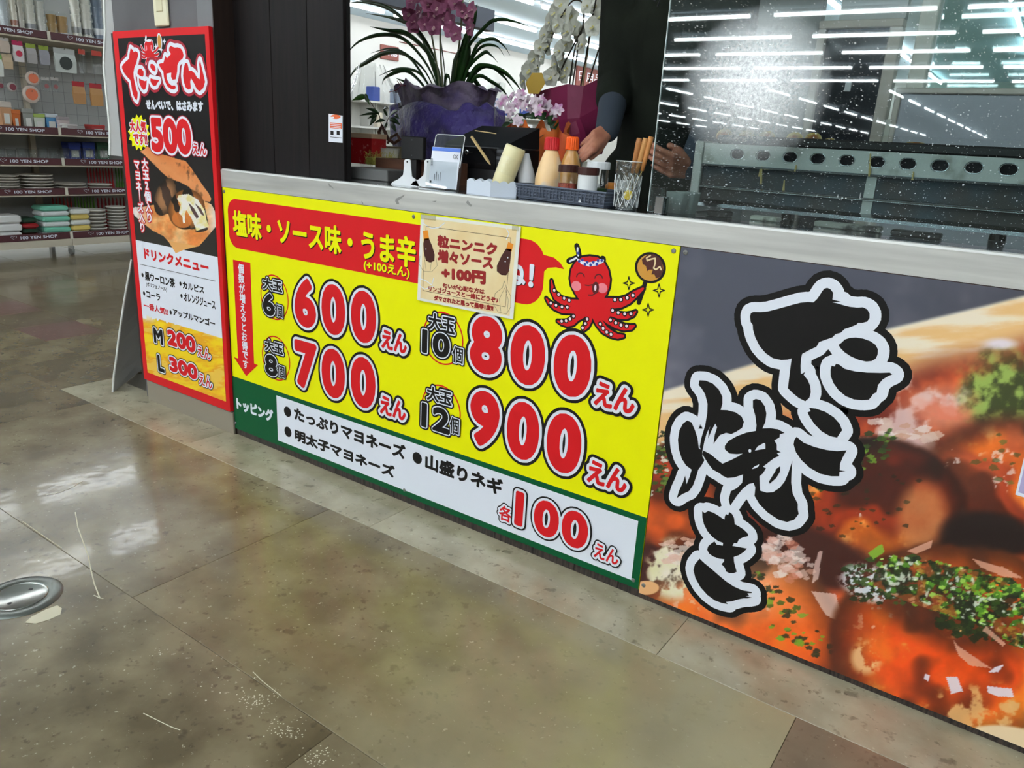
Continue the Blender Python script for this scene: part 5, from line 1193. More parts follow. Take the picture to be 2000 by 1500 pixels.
mb = MB(); mb.ribbon([q4(1125, 236, -.11), q4(1132, 260, -.11), q4(1140, 300, -.09)], [.02, .028, .02], (1, 0, 0)); mb.build('paper_tail', WINE, t)
mb = MB(); mb.lathe(q4(1046, 163, -.12), [(.042, 0), (.042, .002)], 6, axis=(0, -1, .2)); mb.build('gold_plaque', mat('gold_card', (196, 160, 70), 0.4), t)
STM = mat('stem_dark', (40, 34, 22), 0.5); STK = mat('bamboo_stake', (176, 150, 112), 0.5)
MB().tube([q4(1138, 168), q4(1150, 80), q4(1172, -30)], .004, 6).build('stake', STK, t)
stems = [[(1118, 168), (1130, 90), (1140, 40), (1138, 8), (1126, 0), (1112, 8), (1090, 45), (1066, 100), (1042, 142)], [(1112, 168), (1122, 100), (1138, 55), (1150, 42)], [(1080, 168), (1103, 122), (1130, 70), (1148, 40)], [(1134, 168), (1148, 90), (1160, 20), (1168, -20)], [(1150, 160), (1165, 110), (1180, 60)]]
for s_ in stems: MB().tube(smoothline([q4(x, y, -.03) for x, y in s_]), .0028, 6).build('flower_stem', STM, t)
WPET = mat('petal_white', (224, 226, 214), 0.55, sheen=.3); WLIP = mat('petal_yellow_lip', (214, 206, 140), 0.5)
for x, y in ((1098, 8), (1106, 28), (1086, 24), (1092, 48), (1076, 44), (1082, 66), (1066, 68), (1074, 90), (1058, 92), (1064, 112), (1046, 114), (1054, 132), (1036, 136), (1040, 152), (1026, 158), (1120, 30), (1126, 52), (1112, 62), (1108, 86), (1096, 100), (1102, 116), (1088, 124), (1094, 142), (1106, 148), (1136, 66), (1160, 52), (1166, 12), (1150, 12), (1140, 88), (1078, 150), (1110, 132), (1172, 34)):
    flower(t, q4(x, y, R.uniform(-.06, 0)), (R.uniform(-.9, .2), -1, R.uniform(-.35, .2)), R.uniform(.030, .036), WPET, WLIP, 5, .62, R.uniform(-.2, .2))

# cyclamen in orange organza
YY = .6; q5 = lambda x, y, d=0.0: tuple(P(x, y, 1, YY + d)); c = P(1030, 270, 1, YY)
t = thing('cyclamen', 'low cyclamen with frilled pink-white flowers in orange organza', 'potted plant', (c[0], YY + .06, ZB))
ORG = mat('organza_orange', (226, 120, 44), 0.5, noise=((196, 62, 30), 8, 4, .35, .65), bump=(12, .5, .01)); ORY = mat('organza_yellow', (232, 170, 50), 0.5, noise=((214, 130, 40), 8, 4, .35, .65))
zo1, zo0 = P(1020, 243, 1, YY)[2], .985
rr = (P(1085, 270, 1, YY)[0] - P(972, 270, 1, YY)[0]) / 2
crumple(c[0], YY + .06, [(rr * .5, zo0 - .04), (rr * .8, zo0), (rr, zo0 + .03), (rr * 1.02, zo1 - .01)], 72, 8, .12, .02, .6).build('organza_wrap', ORG, t, smooth=True)
crumple(c[0] + .02, YY + .05, [(rr * .5, zo0 - .042), (rr * .75, zo0 - .01), (rr * .9, zo0 + .018)], 72, 9, .14, .02, .6).build('organza_underlayer', ORY, t, smooth=True)
MB().lathe((c[0], YY + .06, zo0 - .04), [(.05, 0), (.06, .07), (.055, .072)], 18).build('pot', bpy.data.materials['pot_dark'], t)
for k in range(20):
    a = R.uniform(0, 6.28); p = q5(1040 + 42 * math.cos(a), 240 + 20 * math.sin(a), R.uniform(-.02, .08)); 
    leaf(t, p, (p[0] + R.uniform(-.03, .03), p[1] - .02, p[2] - .02), .017, (1, .1, .2), LEAFD)
CY = mat('petal_frill', (232, 214, 224), 0.5, noise=((196, 120, 176), 30, 3, .5, .66), sheen=.3)
for x, y in ((985, 196), (1002, 190), (1018, 186), (1034, 196), (1010, 204), (1026, 208), (996, 212), (1046, 198), (1060, 196), (1068, 206), (1084, 220), (1052, 216), (1000, 224), (1012, 236), (1040, 212), (978, 204), (1090, 214), (1022, 196)):
    flower(t, q5(x, y, R.uniform(-.04, .03)), (R.uniform(-.6, .6), -1, R.uniform(-.2, .7)), .021, CY, CY, 6, .36, R.uniform(0, 1))

# ------------------------------------------------------------------ squeeze bottles, basket, jars
SCA = mat('tray_white', (214, 222, 234), 0.4)
t = thing('scalloped_tray', 'white paper tray with a scalloped rim holding the mayonnaise bottles', 'tray', (1.05, 0.06, ZC))
A = P(911, 379, 2, ZC); Bq = P(957, 387, 2, ZC); Bq = np.array([Bq[0], .012, ZC]); A = np.array([1.025, .050, ZC]); A = np.array([P(911, 378, 1, .045)[0], .045, ZC]); Cq = np.array([P(1001, 389, 1, .045)[0] , .06, ZC]); Bq = np.array([P(957, 386, 1, .012)[0], .012, ZC])
D = A + Cq - Bq; D[1] = max(D[1], .1); hz = top_z(911, 347, .045) - ZC
def scallop(p, q, h, n=3, th=.002):
    bot = []; top = []
    for k in range(n * 8 + 1):
        s = k / (n * 8); b_ = p * (1 - s) + q * s; bot.append(b_); top.append(b_ + np.array([0, 0, h + .006 * abs(math.sin(s * n * PI)) - .006]))
    mb = MB(); inn = np.array([0, th, 0]); m_ = len(bot)
    mb.loft([[tuple(v) for v in (bot[i], top[i], top[i] + inn, bot[i] + inn)] for i in range(m_)]); return mb
for p, q in ((A, Bq), (Bq, Cq), (Cq, D), (D, A)): scallop(p, q, hz).build('side', SCA, t)
MB().add([tuple(v + np.array([0, 0, .001])) for v in (A, Bq, Cq, D)], [(0, 1, 2, 3)]).build('bottom', SCA, t)
def sq_bottle(name, label, base, top, r, prof, M, parts=(), n=24):
    base, top = Vector(base), Vector(top); ax = top - base; L_ = ax.length; t = thing(name, label, 'bottle', tuple(base))
    MB().lathe(tuple(base), [(r * a, L_ * b) for a, b in prof], n, axis=tuple(ax)).build('body', M, t, smooth=True)
    for nm, pr_, Mx in parts: MB().lathe(tuple(base), [(r * a, L_ * b) for a, b in pr_], n, axis=tuple(ax)).build(nm, Mx, t, smooth=False)
    return t
MAYO = mat('mayo_cream', (232, 222, 172), 0.4, coat=.3)
p0 = P(972, 362, 1, .055); p1 = P(1008, 287, 1, .085)
t = sq_bottle('mayonnaise_bottle', 'cream mayonnaise squeeze bottle tilted cap down in the scalloped tray', (p0[0], .062, ZC + .012), tuple(p1), .027, [(.75, 0), (.95, .1), (1, .3), (1, .95), (.94, 1.0), (.8, .985), (.5, .975)], MAYO, [('wrapper', [(1.02, .38), (1.03, .4), (1.03, .74), (1.02, .76)], CELLO)])
p0 = P(1032, 350, 1, .12); p1 = P(1026, 300, 1, .12)
sq_bottle('white_bottle', 'white bottle standing behind the tilted mayonnaise bottle', (p0[0], .12, ZC + .001), tuple(p1), .022, [(.9, 0), (1, .05), (1, .5), (.6, .85), (.45, 1), (.1, 1.0)], mat('soft_white', (205, 208, 212), 0.4), [])
t = thing('condiment_basket', 'dark blue-grey woven plastic basket holding the sauces', 'basket', (1.27, 0.1, ZC))
BSK = mat('basket_blue', (62, 70, 84), 0.5, bump=(300, .6, .002))
bl, br = np.array([P(1006, 388, 1, .055)[0], .055]), np.array([P(1181, 407, 1, .012)[0], .014]); bh = top_z(1005, 357, .055) - ZC
dx = br - bl; nrm_ = np.array([-dx[1], dx[0]]); nrm_ /= np.linalg.norm(nrm_)
dep = .12; bk0, bk1 = bl + nrm_ * dep, br + nrm_ * dep
cs_ = [bl, br, bk1, bk0]; cen = sum(cs_) / 4
def rr_(s, z): return [(cen[0] + (p[0] - cen[0]) * s, cen[1] + (p[1] - cen[1]) * s, z) for p in cs_]
MB().loft([rr_(.95, ZC + .001), rr_(1.0, ZC + bh), rr_(.97, ZC + bh), rr_(.92, ZC + .004)], cap=False).build('wall', BSK, t)
MB().add(rr_(.95, ZC + .002), [(0, 1, 2, 3)]).build('bottom', BSK, t)
for k in range(5):
    mb = MB(); pp = [(p[0], p[1], p[2]) for p in rr_(.956 + .009 * k + .006, ZC + .006 + k * (bh - .008) / 4)]; mb.tube(pp + [pp[0]], .0015 if k < 4 else .003, 5); mb.build('weave_band' if k < 4 else 'rim', mat('basket_band', (74, 82, 98), 0.45), t)
for k in range(26):
    s = (k + .5) / 26; p = bl * (1 - s) + br * s; p_ = cen + (p - cen) * 1.0
    MB().box(p_[0] - .001, p_[0] + .001, p_[1] - .0008, p_[1] + .001, ZC + .008, ZC + bh - .004).build('weave_slat', bpy.data.materials['basket_band'], t)
def upright(name, label, px, py_top, py_base_z, y, half, prof, M, parts=()):
    x = P(px, py_top, 1, y)[0]; zt2 = P(px, py_top, 1, y)[2]; r = P(px + half, py_top + 40, 1, y)[0] - P(px, py_top + 40, 1, y)[0]
    return sq_bottle(name, label, (x, y, ZC + py_base_z), (x, y, zt2), r, prof, M, parts), x, r, zt2
SAU = mat('sauce_peach', (236, 196, 140), 0.35, coat=.3, noise=((206, 196, 180), 12, 2, .5, .58)); CAPR = mat('cap_red', (196, 30, 36), 0.35); CAPO = mat('cap_orange', (246, 92, 14), 0.35)
bp = [(.8, 0), (.98, .03), (1, .12), (.97, .35), (.75, .58), (.5, .74), (.42, .78), (.42, .8)]
capp = lambda s: [('cap', [(.46 * s, .79), (.5 * s, .8), (.5 * s, .97), (.44 * s, 1.0), (.05, 1.0)], None)]
for lab, px, pt, y, hf, M, cm in (('pale sauce bottle with a ribbed red cap at the left of the basket', 1079, 268, .105, 25, SAU, CAPR), ('amber sauce bottle with a bright orange cap under the hand', 1119, 267, .125, 22, mat('sauce_amber', (190, 136, 62), 0.3, coat=.4, noise=((150, 104, 50), 14, 3, .35, .65)), CAPO)):
    tt, x, r, zt2 = upright('sauce_bottle', lab, px, pt, .004, y, hf, bp, M)
    L_ = zt2 - ZC - .004
    mb = MB().lathe((x, y, ZC + .004), [(r * .46, L_ * .79), (r * .5, L_ * .8), (r * .48, L_ * .975), (r * .4, L_ * 1.0), (.001, L_)], 40, wob=lambda a, k: .035 * (1 if int(a / (2 * PI) * 40) % 2 else -1) if k in (1, 2) else 0)
    mb.build('cap', cm, tt)
LIDB = mat('lid_brown', (62, 30, 26), 0.35)
def jar(label, px, pt, y, hf, M, lidM, glass=None, fill=.6, cat='jar'):
    x = P(px, pt, 1, y)[0]; zt2 = P(px, pt, 1, y)[2]; r = P(px + hf, pt + 20, 1, y)[0] - P(px, pt + 20, 1, y)[0]; z0 = ZC + .004; lh = .017
    t = thing('spice_jar', label, cat, (x, y, z0))
    if glass:
        MB().lathe((x, y, z0), [(r * .86, 0), (r * .9, .001), (r * .9, (zt2 - lh - z0) * fill)], 20).build('contents', M, t, smooth=False)
        MB().lathe((x, y, z0), [(r * .9, -.0005), (r * .95, .002), (r * .95, zt2 - lh - z0)], 24, cap=False).build('glass_wall', glass, t, smooth=True)
    else: smooth_by_angle(MB().lathe((x, y, z0), [(r * .85, 0), (r * .93, .003), (r * .93, zt2 - lh - z0)], 24).build('body', M, t), .5)
    MB().lathe((x, y, z0), [(r * .98, zt2 - lh - z0), (r, zt2 - lh - z0 + .001), (r, zt2 - z0 - .002), (r * .94, zt2 - z0), (.001, zt2 - z0)], 36, wob=lambda a, k: .012 * (1 if int(a / (2 * PI) * 36) % 2 else -1) if k in (1, 2) else 0).build('lid', lidM, t)
jar('clear jar of red chili flakes with a brown lid', 1111, 322, .058, 17, mat('chili_flakes', (176, 62, 40), 0.6, noise=((120, 40, 26), 220, 2, .4, .6)), LIDB, CLEAR, .62)
jar('white jar with a dark brown lid beside the chili flakes', 1150, 327, .05, 18.5, WPL, LIDB)
jar('clear jar of green laver powder with a white lid', 1170, 316, .10, 20, mat('laver_green', (40, 74, 26), 0.7, noise=((22, 46, 16), 200, 2, .4, .6)), WPL, CLEAR, .45)
x, y = P(1192, 390, 1, .16)[0], .16
t = thing('small_bottle', 'small orange-labelled bottle behind the glass tumbler', 'bottle', (x, y, ZC + .001))
MB().lathe((x, y, ZC + .001), [(.014, 0), (.016, .003), (.016, .012), (.0161, .0125)], 18).build('black_base', BLK, t); MB().lathe((x, y, ZC + .001), [(.016, .0126), (.016, .045), (.010, .052)], 18).build('orange_body', mat('label_orange', (206, 130, 50), 0.4), t)
MB().lathe((x + .02, y + .02, ZC + .02), [(.022, 0), (.022, .04)], 18).build('white_cap', WPL, t)
# tumbler
x, y = P(1222, 400, 1, .05)[0], .05; zt2 = top_z(1227, 315, y); r = P(1245, 370, 1, y)[0] - P(1221, 370, 1, y)[0]
t = thing('glass_tumbler', 'cut glass tumbler holding wooden-handled takoyaki picks', 'glass', (x, y, ZC))
H_ = zt2 - ZC
rings = []; n = 24
for k in range(13):
    s = k / 12; ring = []
    for i in range(n):
        a = 2 * PI * i / n; cut = .045 * ((i + (k // 2)) % 2) if .08 < s < .72 else 0
        ring.append((x + r * (.86 + .14 * s) * (1 - cut) * math.cos(a), y + r * (.86 + .14 * s) * (1 - cut) * math.sin(a), ZC + .0005 + H_ * s))
    rings.append(ring)
MB().loft(rings, cap=False).build('cut_glass_wall', GLASS, t, smooth=False)
MB().lathe((x, y, ZC + .0006), [(r * .8, 0), (r * .84, .012), (.001, .010)], 20).build('thick_base', GLASS, t)
MB().tube([(x + r * math.cos(2 * PI * k / 24), y + r * math.sin(2 * PI * k / 24), zt2) for k in range(25)], .0008, 5).build('rim', mat('glass_rim', (225, 232, 232), 0.15), t)
mb = MB()
for k in range(12):
    for sg in (1, -1): mb.tube([(x + r * (.9 + .1 * q_) * math.cos(2 * PI * (k + sg * q_ * 1.5) / 12), y + r * (.9 + .1 * q_) * math.sin(2 * PI * (k + sg * q_ * 1.5) / 12), ZC + H_ * (.06 + .66 * q_)) for q_ in (0, .33, .66, 1)], .0006, 4)
mb.build('cut_ridges', bpy.data.materials['glass_rim'], t, kind='stuff')
WH = [mat('pick_wood_a', (170, 112, 62), 0.5), mat('pick_wood_b', (196, 142, 84), 0.5), mat('pick_wood_c', (186, 124, 66), 0.5)]
for k, (tx, ty, bx, by, lb) in enumerate(((1249, 270, 1235, 338, 'left'), (1261, 270, 1243, 338, 'middle'), (1272, 267, 1254, 334, 'right'))):
    tp = P(tx, ty, 1, y - .004 + .006 * k); bt_ = P(bx, by, 1, y + .001 * k); t = thing('takoyaki_pick', 'wooden-handled takoyaki pick leaning in the glass tumbler, the %s one' % lb, 'pick', tuple(bt_), 'takoyaki picks in the tumbler')
    MB().tube([tuple(tp), tuple(tp * .85 + bt_ * .15), tuple(tp * .4 + bt_ * .6), tuple(bt_)], [.0058, .0066, .0058, .004], 12).build('handle', WH[k], t, smooth=True)
    e = bt_ + (bt_ - tp) * .62; e[2] = max(e[2], ZC + .012); e[0] = min(max(e[0], x - r * .5), x + r * .5); MB().tube([tuple(bt_), tuple(e)], .0011, 6).build('needle', mat('needle_brass', (200, 180, 110), 0.25, metal=.8), t)
t = thing('yellow_tag', 'yellow plastic tag inside the glass tumbler', 'tag', (x + .006, y, ZC + .013)); mb = MB(); mb.lathe((x + r * .3, y - r * .35, ZC + .034), [(.011, 0), (.011, .002)], 14, axis=(0, -1, .1)); mb.build('tag', mat('tag_yellow', (232, 200, 30), 0.4), t)
# wooden skewers
for lab, a, b in (('flat wooden spatula stick slanting in front of the register', ((921, 267), .34), ((958, 322), .30)),):
    p, q = P(*a[0], 1, a[1]), P(*b[0], 1, b[1]); p2, q2 = Vector(tuple(p)), Vector(tuple(q)); t = thing('wooden_stick', lab, 'stick', tuple(q))
    MB().tube([p2, p2.lerp(q2, .85), q2], [.0042, .0042, .0012], 4).build('stick', mat('bare_wood', (206, 176, 124), 0.5), t)
t = thing('wooden_skewer', 'bare wooden skewer lying on top of the register', 'skewer', tuple(P(950, 260, 1, .37)))
MB().tube([tuple(P(928, 255, 1, .365)), tuple(P(969, 261, 1, .365))], .0016, 5).build('stick', bpy.data.materials['bare_wood'], t)

# warning sticker on the dark panel
t = thing('warning_sticker', 'small orange and white safety sticker on the dark panel edge', 'sticker', tuple(P(656, 280, 1, .0715)))
q = pxz([(642, 222), (669, 226), (669, 279), (642, 277)], .0715); mb = MB(); mb.poly(q, .0712, .0719); mb.build('sticker', WHITE, t)
OR = mat('sticker_orange', (226, 100, 50), 0.5)
mb = MB(); mb.use(OR); c = pxz([(655, 228)], .07)[0]; disc(mb, c, .021, .006, .0709); mb.flat(pxz([(644, 239), (667, 241), (667, 252), (644, 250)], .07), .07105)
mb.use(WHITE); mb.flat(pxz([(646, 228), (652, 228), (652, 231), (646, 230)], .07), .0706)
for k in range(3): mb.flat(pxz([(645, 241 + 3.4 * k), (665, 243 + 3.4 * k), (665, 244 + 3.4 * k), (645, 242 + 3.4 * k)], .07), .0707)
mb.use(BLACK)
for k in range(2): mb.flat(pxz([(645 + 12 * k, 255), (651 + 12 * k, 256), (651 + 12 * k, 264), (645 + 12 * k, 263)], .07), .0709)
mb.flat(pxz([(644, 267), (667, 269), (667, 270), (644, 268)], .07), .0709); mb.build('sticker_print', parent=t)

# ------------------------------------------------------------------ griddle behind the acrylic screen
t = thing('takoyaki_griddle', 'stainless takoyaki griddle with a row of oval vents behind the screen', 'griddle', (2.1, 0.3, ZC))
YG = .2; GX0, GX1 = P(1352, 340, 1, YG)[0], 2.75
GS = mat('griddle_steel', (190, 190, 184), 0.35, metal=.4, bump=(30, .1, .001), noise=((120, 112, 100), 14, 6, .55, .72))
IRON = mat('cast_iron', (40, 36, 34), 0.5)
zv1, zv0 = 1.100, 1.052; zr1 = 1.003; zb1 = .962
ZP = 1.120
MB().bbox(GX0 + .045, GX1, YG + .01, YG + .36, zv1, ZP, .004).build('iron_plate', IRON, t)
# vent strip with real oval openings
from mathutils.geometry import tessellate_polygon
vents = [P(px, py, 1, YG)[0] for px, py in ((1440, 301), (1490, 304), (1543, 306), (1597, 309), (1654, 312), (1713, 316), (1773, 319), (1836, 321), (1902, 327), (1970, 330))]
stepv = (vents[-1] - vents[0]) / 9; vents += [vents[-1] + stepv * k for k in range(1, 7)]
def oval(cx, cz, n=16, hw=.0115, hh=.0105):
    return [(cx + (.0042 + (hw - .0115) * .2) * (1 if math.cos(2 * PI * (k + .5) / n) > 0 else -1) + hh * math.cos(2 * PI * (k + .5) / n), cz + hh * .95 * math.sin(2 * PI * (k + .5) / n)) for k in range(n)]
cz_ = (zv1 + zv0) / 2 + .003; x_prev = GX0 + .02; mb = MB()
edges_ = [GX0 + .02] + [(a + b) / 2 for a, b in zip(vents, vents[1:])] + [GX1]
for i, vx in enumerate(vents):
    xa, xb = edges_[i], edges_[i + 1]; ov = oval(vx, cz_, 16); outer = [(xa, zv0), (xb, zv0), (xb, zv1), (xa, zv1)]
    tr = tessellate_polygon([[Vector((p[0], p[1], 0)) for p in outer], [Vector((p[0], p[1], 0)) for p in ov[::-1]]]); allp = outer + ov[::-1]
    mb.add([(p[0], YG, p[1]) for p in allp], [tuple(f) for f in tr])
    m_ = len(ov); mb.add([(p[0], YG, p[1]) for p in ov] + [(p[0], YG + .006, p[1]) for p in ov], [(k, (k + 1) % m_, (k + 1) % m_ + m_, k + m_) for k in range(m_)])
mb.build('vent_strip', GS, t)
for vx in vents:
    m2 = MB(); ov = oval(vx, cz_, 16, .0125, .0118); m2.tube([(p[0], YG - .0005, p[1]) for p in ov] + [(ov[0][0], YG - .0005, ov[0][1])], .0009, 5); m2.build('vent_rim', CHROME, t)
MB().box(GX0 + .02, GX1, YG + .03, YG + .035, zb1, zv1).build('inner_baffle', mat('baffle_dark', (24, 20, 20), 0.6), t)  # plain dark sheet behind the vents and panes
MB().bbox(GX0, GX0 + .022, YG - .004, YG + .33, ZC + .001, zv1 + .004, .002).build('left_frame', GS, t)
GLP = mat('smoked_pane', (84, 96, 104), 0.12, metal=.3, noise=((92, 88, 86), 9, 6, .4, .6), coat=.5)
zmid_ = zr1
for (za, zb2, nm) in ((zr1 + .003, zv0 - .003, 'upper'), (zb1, zr1 - .003, 'lower')):
    xm = P(1700, 360, 1, YG)[0]
    for xa, xb in ((GX0 + .023, xm - .011), (xm + .011, GX1)): MB().box(xa, xb, YG + .006, YG + .010, za, zb2).build('pane', GLP, t)
    MB().box(xm - .010, xm + .010, YG + .003, YG + .01, za, zb2).build('pane_divider', GS, t)
for z in (zv0, zr1): MB().bbox(GX0 + .022, GX1, YG - .006, YG + .004, z - .0025, z + .0025, .001).build('rail', CHROME, t)
smooth_by_angle(MB().loft([[(x, YG - .004, zb1 - .004), (x, YG - .008, zb1 + .004), (x, YG + .004, zb1 + .012), (x, YG + .01, zb1 - .002)] for x in (GX0 + .02, GX1)]).build('drip_lip', CHROME, t), 1.2)
for xx in (1.78, 2.2, 2.6): MB().lathe((xx, YG + .06, ZC + .0005), [(.016, 0), (.014, .02)], 14).build('foot', BLK, t)
DR = mat('batter_drip', (196, 170, 110), 0.4)
for px, ya, yb in ((1488, 325, 360), (1555, 322, 335), (1784, 335, 352), (1485, 330, 345), (1532, 352, 372), (1700, 300, 345)):
    p, q = P(px, ya, 1, YG - .004), P(px - 2, yb, 1, YG - .004); MB().tube([tuple(p), tuple((p + q) / 2), tuple(q)], [.0016, .0022, .003], 6).build('batter_drip', DR, t)
TK = mat('takoyaki_pale', (214, 180, 92), 0.4, noise=((150, 82, 30), 18, 4, .48, .62), coat=.2, bump=(40, .3, .002))
for k, (px, py, nm) in enumerate(((1415, 266, 'first'), (1457, 269, 'second'), (1498, 270, 'third'), (1551, 271, 'fourth'), (1588, 273, 'fifth'), (1620, 275, 'sixth'))):
    x = P(px, py, 1, YG + .06)[0]; t = thing('takoyaki_ball', 'half-cooked takoyaki ball on the griddle, %s from the left' % nm, 'food', (x, YG + .06, ZP), 'takoyaki balls on the griddle')
    MB().sphere((x, YG + .06 + .004 * (k % 2), ZP - .002 - (.010 if k == 5 else 0)), .0175, 16, 10, (1.08, 1, .95), .05).build('ball', TK, t, smooth=True)
x = P(1787, 285, 1, YG + .08)[0]; t = thing('takoyaki_crumb', 'flat crumb of takoyaki batter alone on the right of the plate', 'food', (x, YG + .08, ZP)); MB().sphere((x, YG + .08, ZP + .001), .015, 12, 6, (1.3, 1, .25), .15).build('crumb', TK, t, smooth=True)
# greasy cartons and tools under the griddle
for lab, px, py, w_, h_, M in (('folded red scrap under the griddle edge', 1400, 410, .022, .008, mat('scrap_red', (190, 40, 34), 0.5)), ('charred block under the griddle', 1470, 415, .05, .012, IRON), ('greasy grey card under the griddle middle', 1690, 440, .13, .012, mat('card_grey', (160, 156, 146), 0.6, noise=((60, 54, 50), 30, 5, .5, .62))), ('charred scrap pile under the griddle right', 1820, 450, .09, .01, IRON), ('pale greasy card under the griddle left', 1540, 425, .06, .010, mat('card_pale', (190, 186, 172), 0.6, noise=((90, 80, 70), 30, 5, .55, .66)))):
    p = P(px, py, 2, ZC); t = thing('kitchen_scrap', lab, 'scrap', (p[0], .14, ZC)); MB().bbox(p[0] - w_ / 2, p[0] + w_ / 2, .13, .165, ZC + .0005, ZC + h_, .002).build('scrap', M, t)
# acrylic screen
SCR = sheet_mat('screen_acrylic', (232, 240, 240), film=0.035, rough=0.015, haze=1.0, spot=[(260, .30, (1, .02, 1), .75), (110, .17, (1, .02, .8), .75), (55, .09, (2.6, .02, .22), .5), (480, .3, (1, .02, 1), .5)])
sx0, sx1 = P(1265, 413, 1, .04)[0], 3.1
t = thing('acrylic_screen', 'large clear acrylic sneeze screen spattered with batter along the counter', 'screen', (1.53, .04, ZC))
o = MB().box(sx0, sx1, .04, .044, ZC + .003, 1.85).build('sheet', SCR, t); o.data.transform(Matrix.Translation((0, 0, 0)))
MB().box(sx0 - .0012, sx0, .0395, .0445, ZC + .003, 1.85).build('polished_edge', mat('acrylic_edge2', (214, 220, 220), 0.2), t)
a, b = P(1280, 400, 1, .03)[0], P(1296, 400, 1, .03)[0]
MB().bbox(a, b, .026, .0395, ZC + .0005, top_z(1288, 384, .03), .001).build('steel_clip', CHROME, t); MB().bbox(a, b, .0445, .058, ZC + .0005, top_z(1288, 384, .03), .001).build('steel_clip', CHROME, t)
a2 = P(1266, 400, 1, .05)[0]; MB().bbox(a2, a, .05, .075, ZC + .0005, top_z(1270, 365, .05), .001).build('clear_block', CLEAR, t)
# grey scalloped cups behind the screen
for k, (px, lab) in enumerate(((1322, 'grey scalloped paper cup stack just behind the screen edge'), (1343, 'second grey paper cup stack touching the griddle frame'))):
    x = P(px, 400, 1, .1 + .03 * k)[0]; y = .1 + .03 * k; z1 = top_z(px, 375, y); t = thing('paper_cups', lab, 'cups', (x, y, ZC))
    MB().lathe((x, y, ZC + .0005), [(.020, 0), (.027, z1 - ZC - .004), (.027, z1 - ZC), (.024, z1 - ZC - .001), (.018, .004)], 32, wob=lambda a, k: .05 * math.cos(a * 8)).build('cup', mat('paper_grey', (150, 154, 150), 0.6), t, smooth=True)

# ------------------------------------------------------------------ the cook
def capsule(mb, a, b, ra, rb, n=14):
    a, b = Vector(a), Vector(b); d = (b - a); L_ = d.length or 1e-4; k = 5; prof = []
    for i in range(k): th = PI / 2 * (1 - i / k); prof.append((ra * math.cos(th), -ra * math.sin(th)))
    prof += [(ra, 0), (rb, L_)]
    for i in range(1, k + 1): th = PI / 2 * i / k; prof.append((max(rb * math.cos(th), 1e-4), L_ + rb * math.sin(th)))
    mb.lathe(tuple(a), prof, n, axis=tuple(d / L_) if d.length > 1e-6 else (0, 0, 1))
def elli(mb, c, r, sc_): mb.sphere(c, r, 20, 14, sc_)
def fuse(mb, name, M, parent, voxel, smooth_it=3):
    o = mb.build(name, M, parent)
    r = o.modifiers.new('r', 'REMESH'); r.mode = 'VOXEL'; r.voxel_size = voxel
    s = o.modifiers.new('s', 'SMOOTH'); s.iterations = smooth_it; s.factor = .5
    bpy.context.view_layer.update()
    me = bpy.data.meshes.new_from_object(o.evaluated_get(bpy.context.evaluated_depsgraph_get()))
    o.modifiers.clear(); old = o.data; o.data = me; bpy.data.meshes.remove(old)
    if not me.materials: me.materials.append(M)
    me.polygons.foreach_set('use_smooth', [True] * len(me.polygons)); return o
SKIN = mat('skin', (176, 118, 92), 0.5, noise=((158, 98, 76), 30, 3, .35, .65)); SHIRT = mat('shirt_dark', (29, 33, 26), 0.9, spec=.15, noise=((20, 23, 18), 5, 4, .35, .65), bump=(9, .6, .012))
SLEEVE = mat('undersleeve_grey', (46, 54, 64), 0.85); TROU = mat('trousers_navy', (30, 34, 46), 0.8); HAIR = mat('hair_black', (22, 18, 16), 0.6)
STEP = .10
cx, cy = P(1318, 60, 1, .80)[0], .80
t = thing('person', 'cook in a dark long-sleeved shirt with grey undersleeves reaching for a sauce bottle', 'person', (cx, cy, 0))
sr = np.array(P(1222, -28, 1, .78)); sl = np.array([2 * cx - sr[0], .80, sr[2] + .005]); er = np.array(P(1204, 165, 1, .70)); wr = np.array(P(1186, 256, 1, .50)); 
hr = np.array(P(1160, 277, 1, .43)); el = np.array([sl[0] + .05, .72, sl[2] - .29]); wl = np.array(P(1345, 330, 1, .52)); hl = np.array(P(1312, 322, 1, .45))
hipz = .96
body = MB()
zs = sr[2]
capsule(body, (cx, cy + .02, zs + .02), (cx, cy - .01, zs + .14), .058, .052)
hc = Vector((cx - .01, cy - .04, zs + .25)); elli(body, hc, .10, (.78, .95, 1.22)); elli(body, hc + Vector((0, -.03, -.07)), .06, (.85, .9, .8))
elli(body, hc + Vector((0, -.103, -.015)), .016, (.8, 1.1, 1.6)); elli(body, hc + Vector((-.079, .0, -.01)), .02, (.35, .8, 1.4)); elli(body, hc + Vector((.079, .0, -.01)), .02, (.35, .8, 1.4))
elli(body, hc + Vector((0, -.092, -.062)), .014, (1.6, .6, .5))
for (s, e, w_, h_) in ((sr, er, wr, hr), (sl, el, wl, hl)): capsule(body, s, e, .05, .04); capsule(body, e, w_, .04, .028)
capsule(body, (cx, cy, hipz), (cx, cy, zs - .05), .11, .12)
for sx in (-1, 1): capsule(body, (cx + sx * .09, cy, hipz - .02), (cx + sx * .10, cy - .01, .52), .085, .058); capsule(body, (cx + sx * .10, cy - .01, .52), (cx + sx * .10, cy + .02, .10), .055, .04); capsule(body, (cx + sx * .10, cy + .03, .06), (cx + sx * .105, cy - .13, .04), .04, .035)
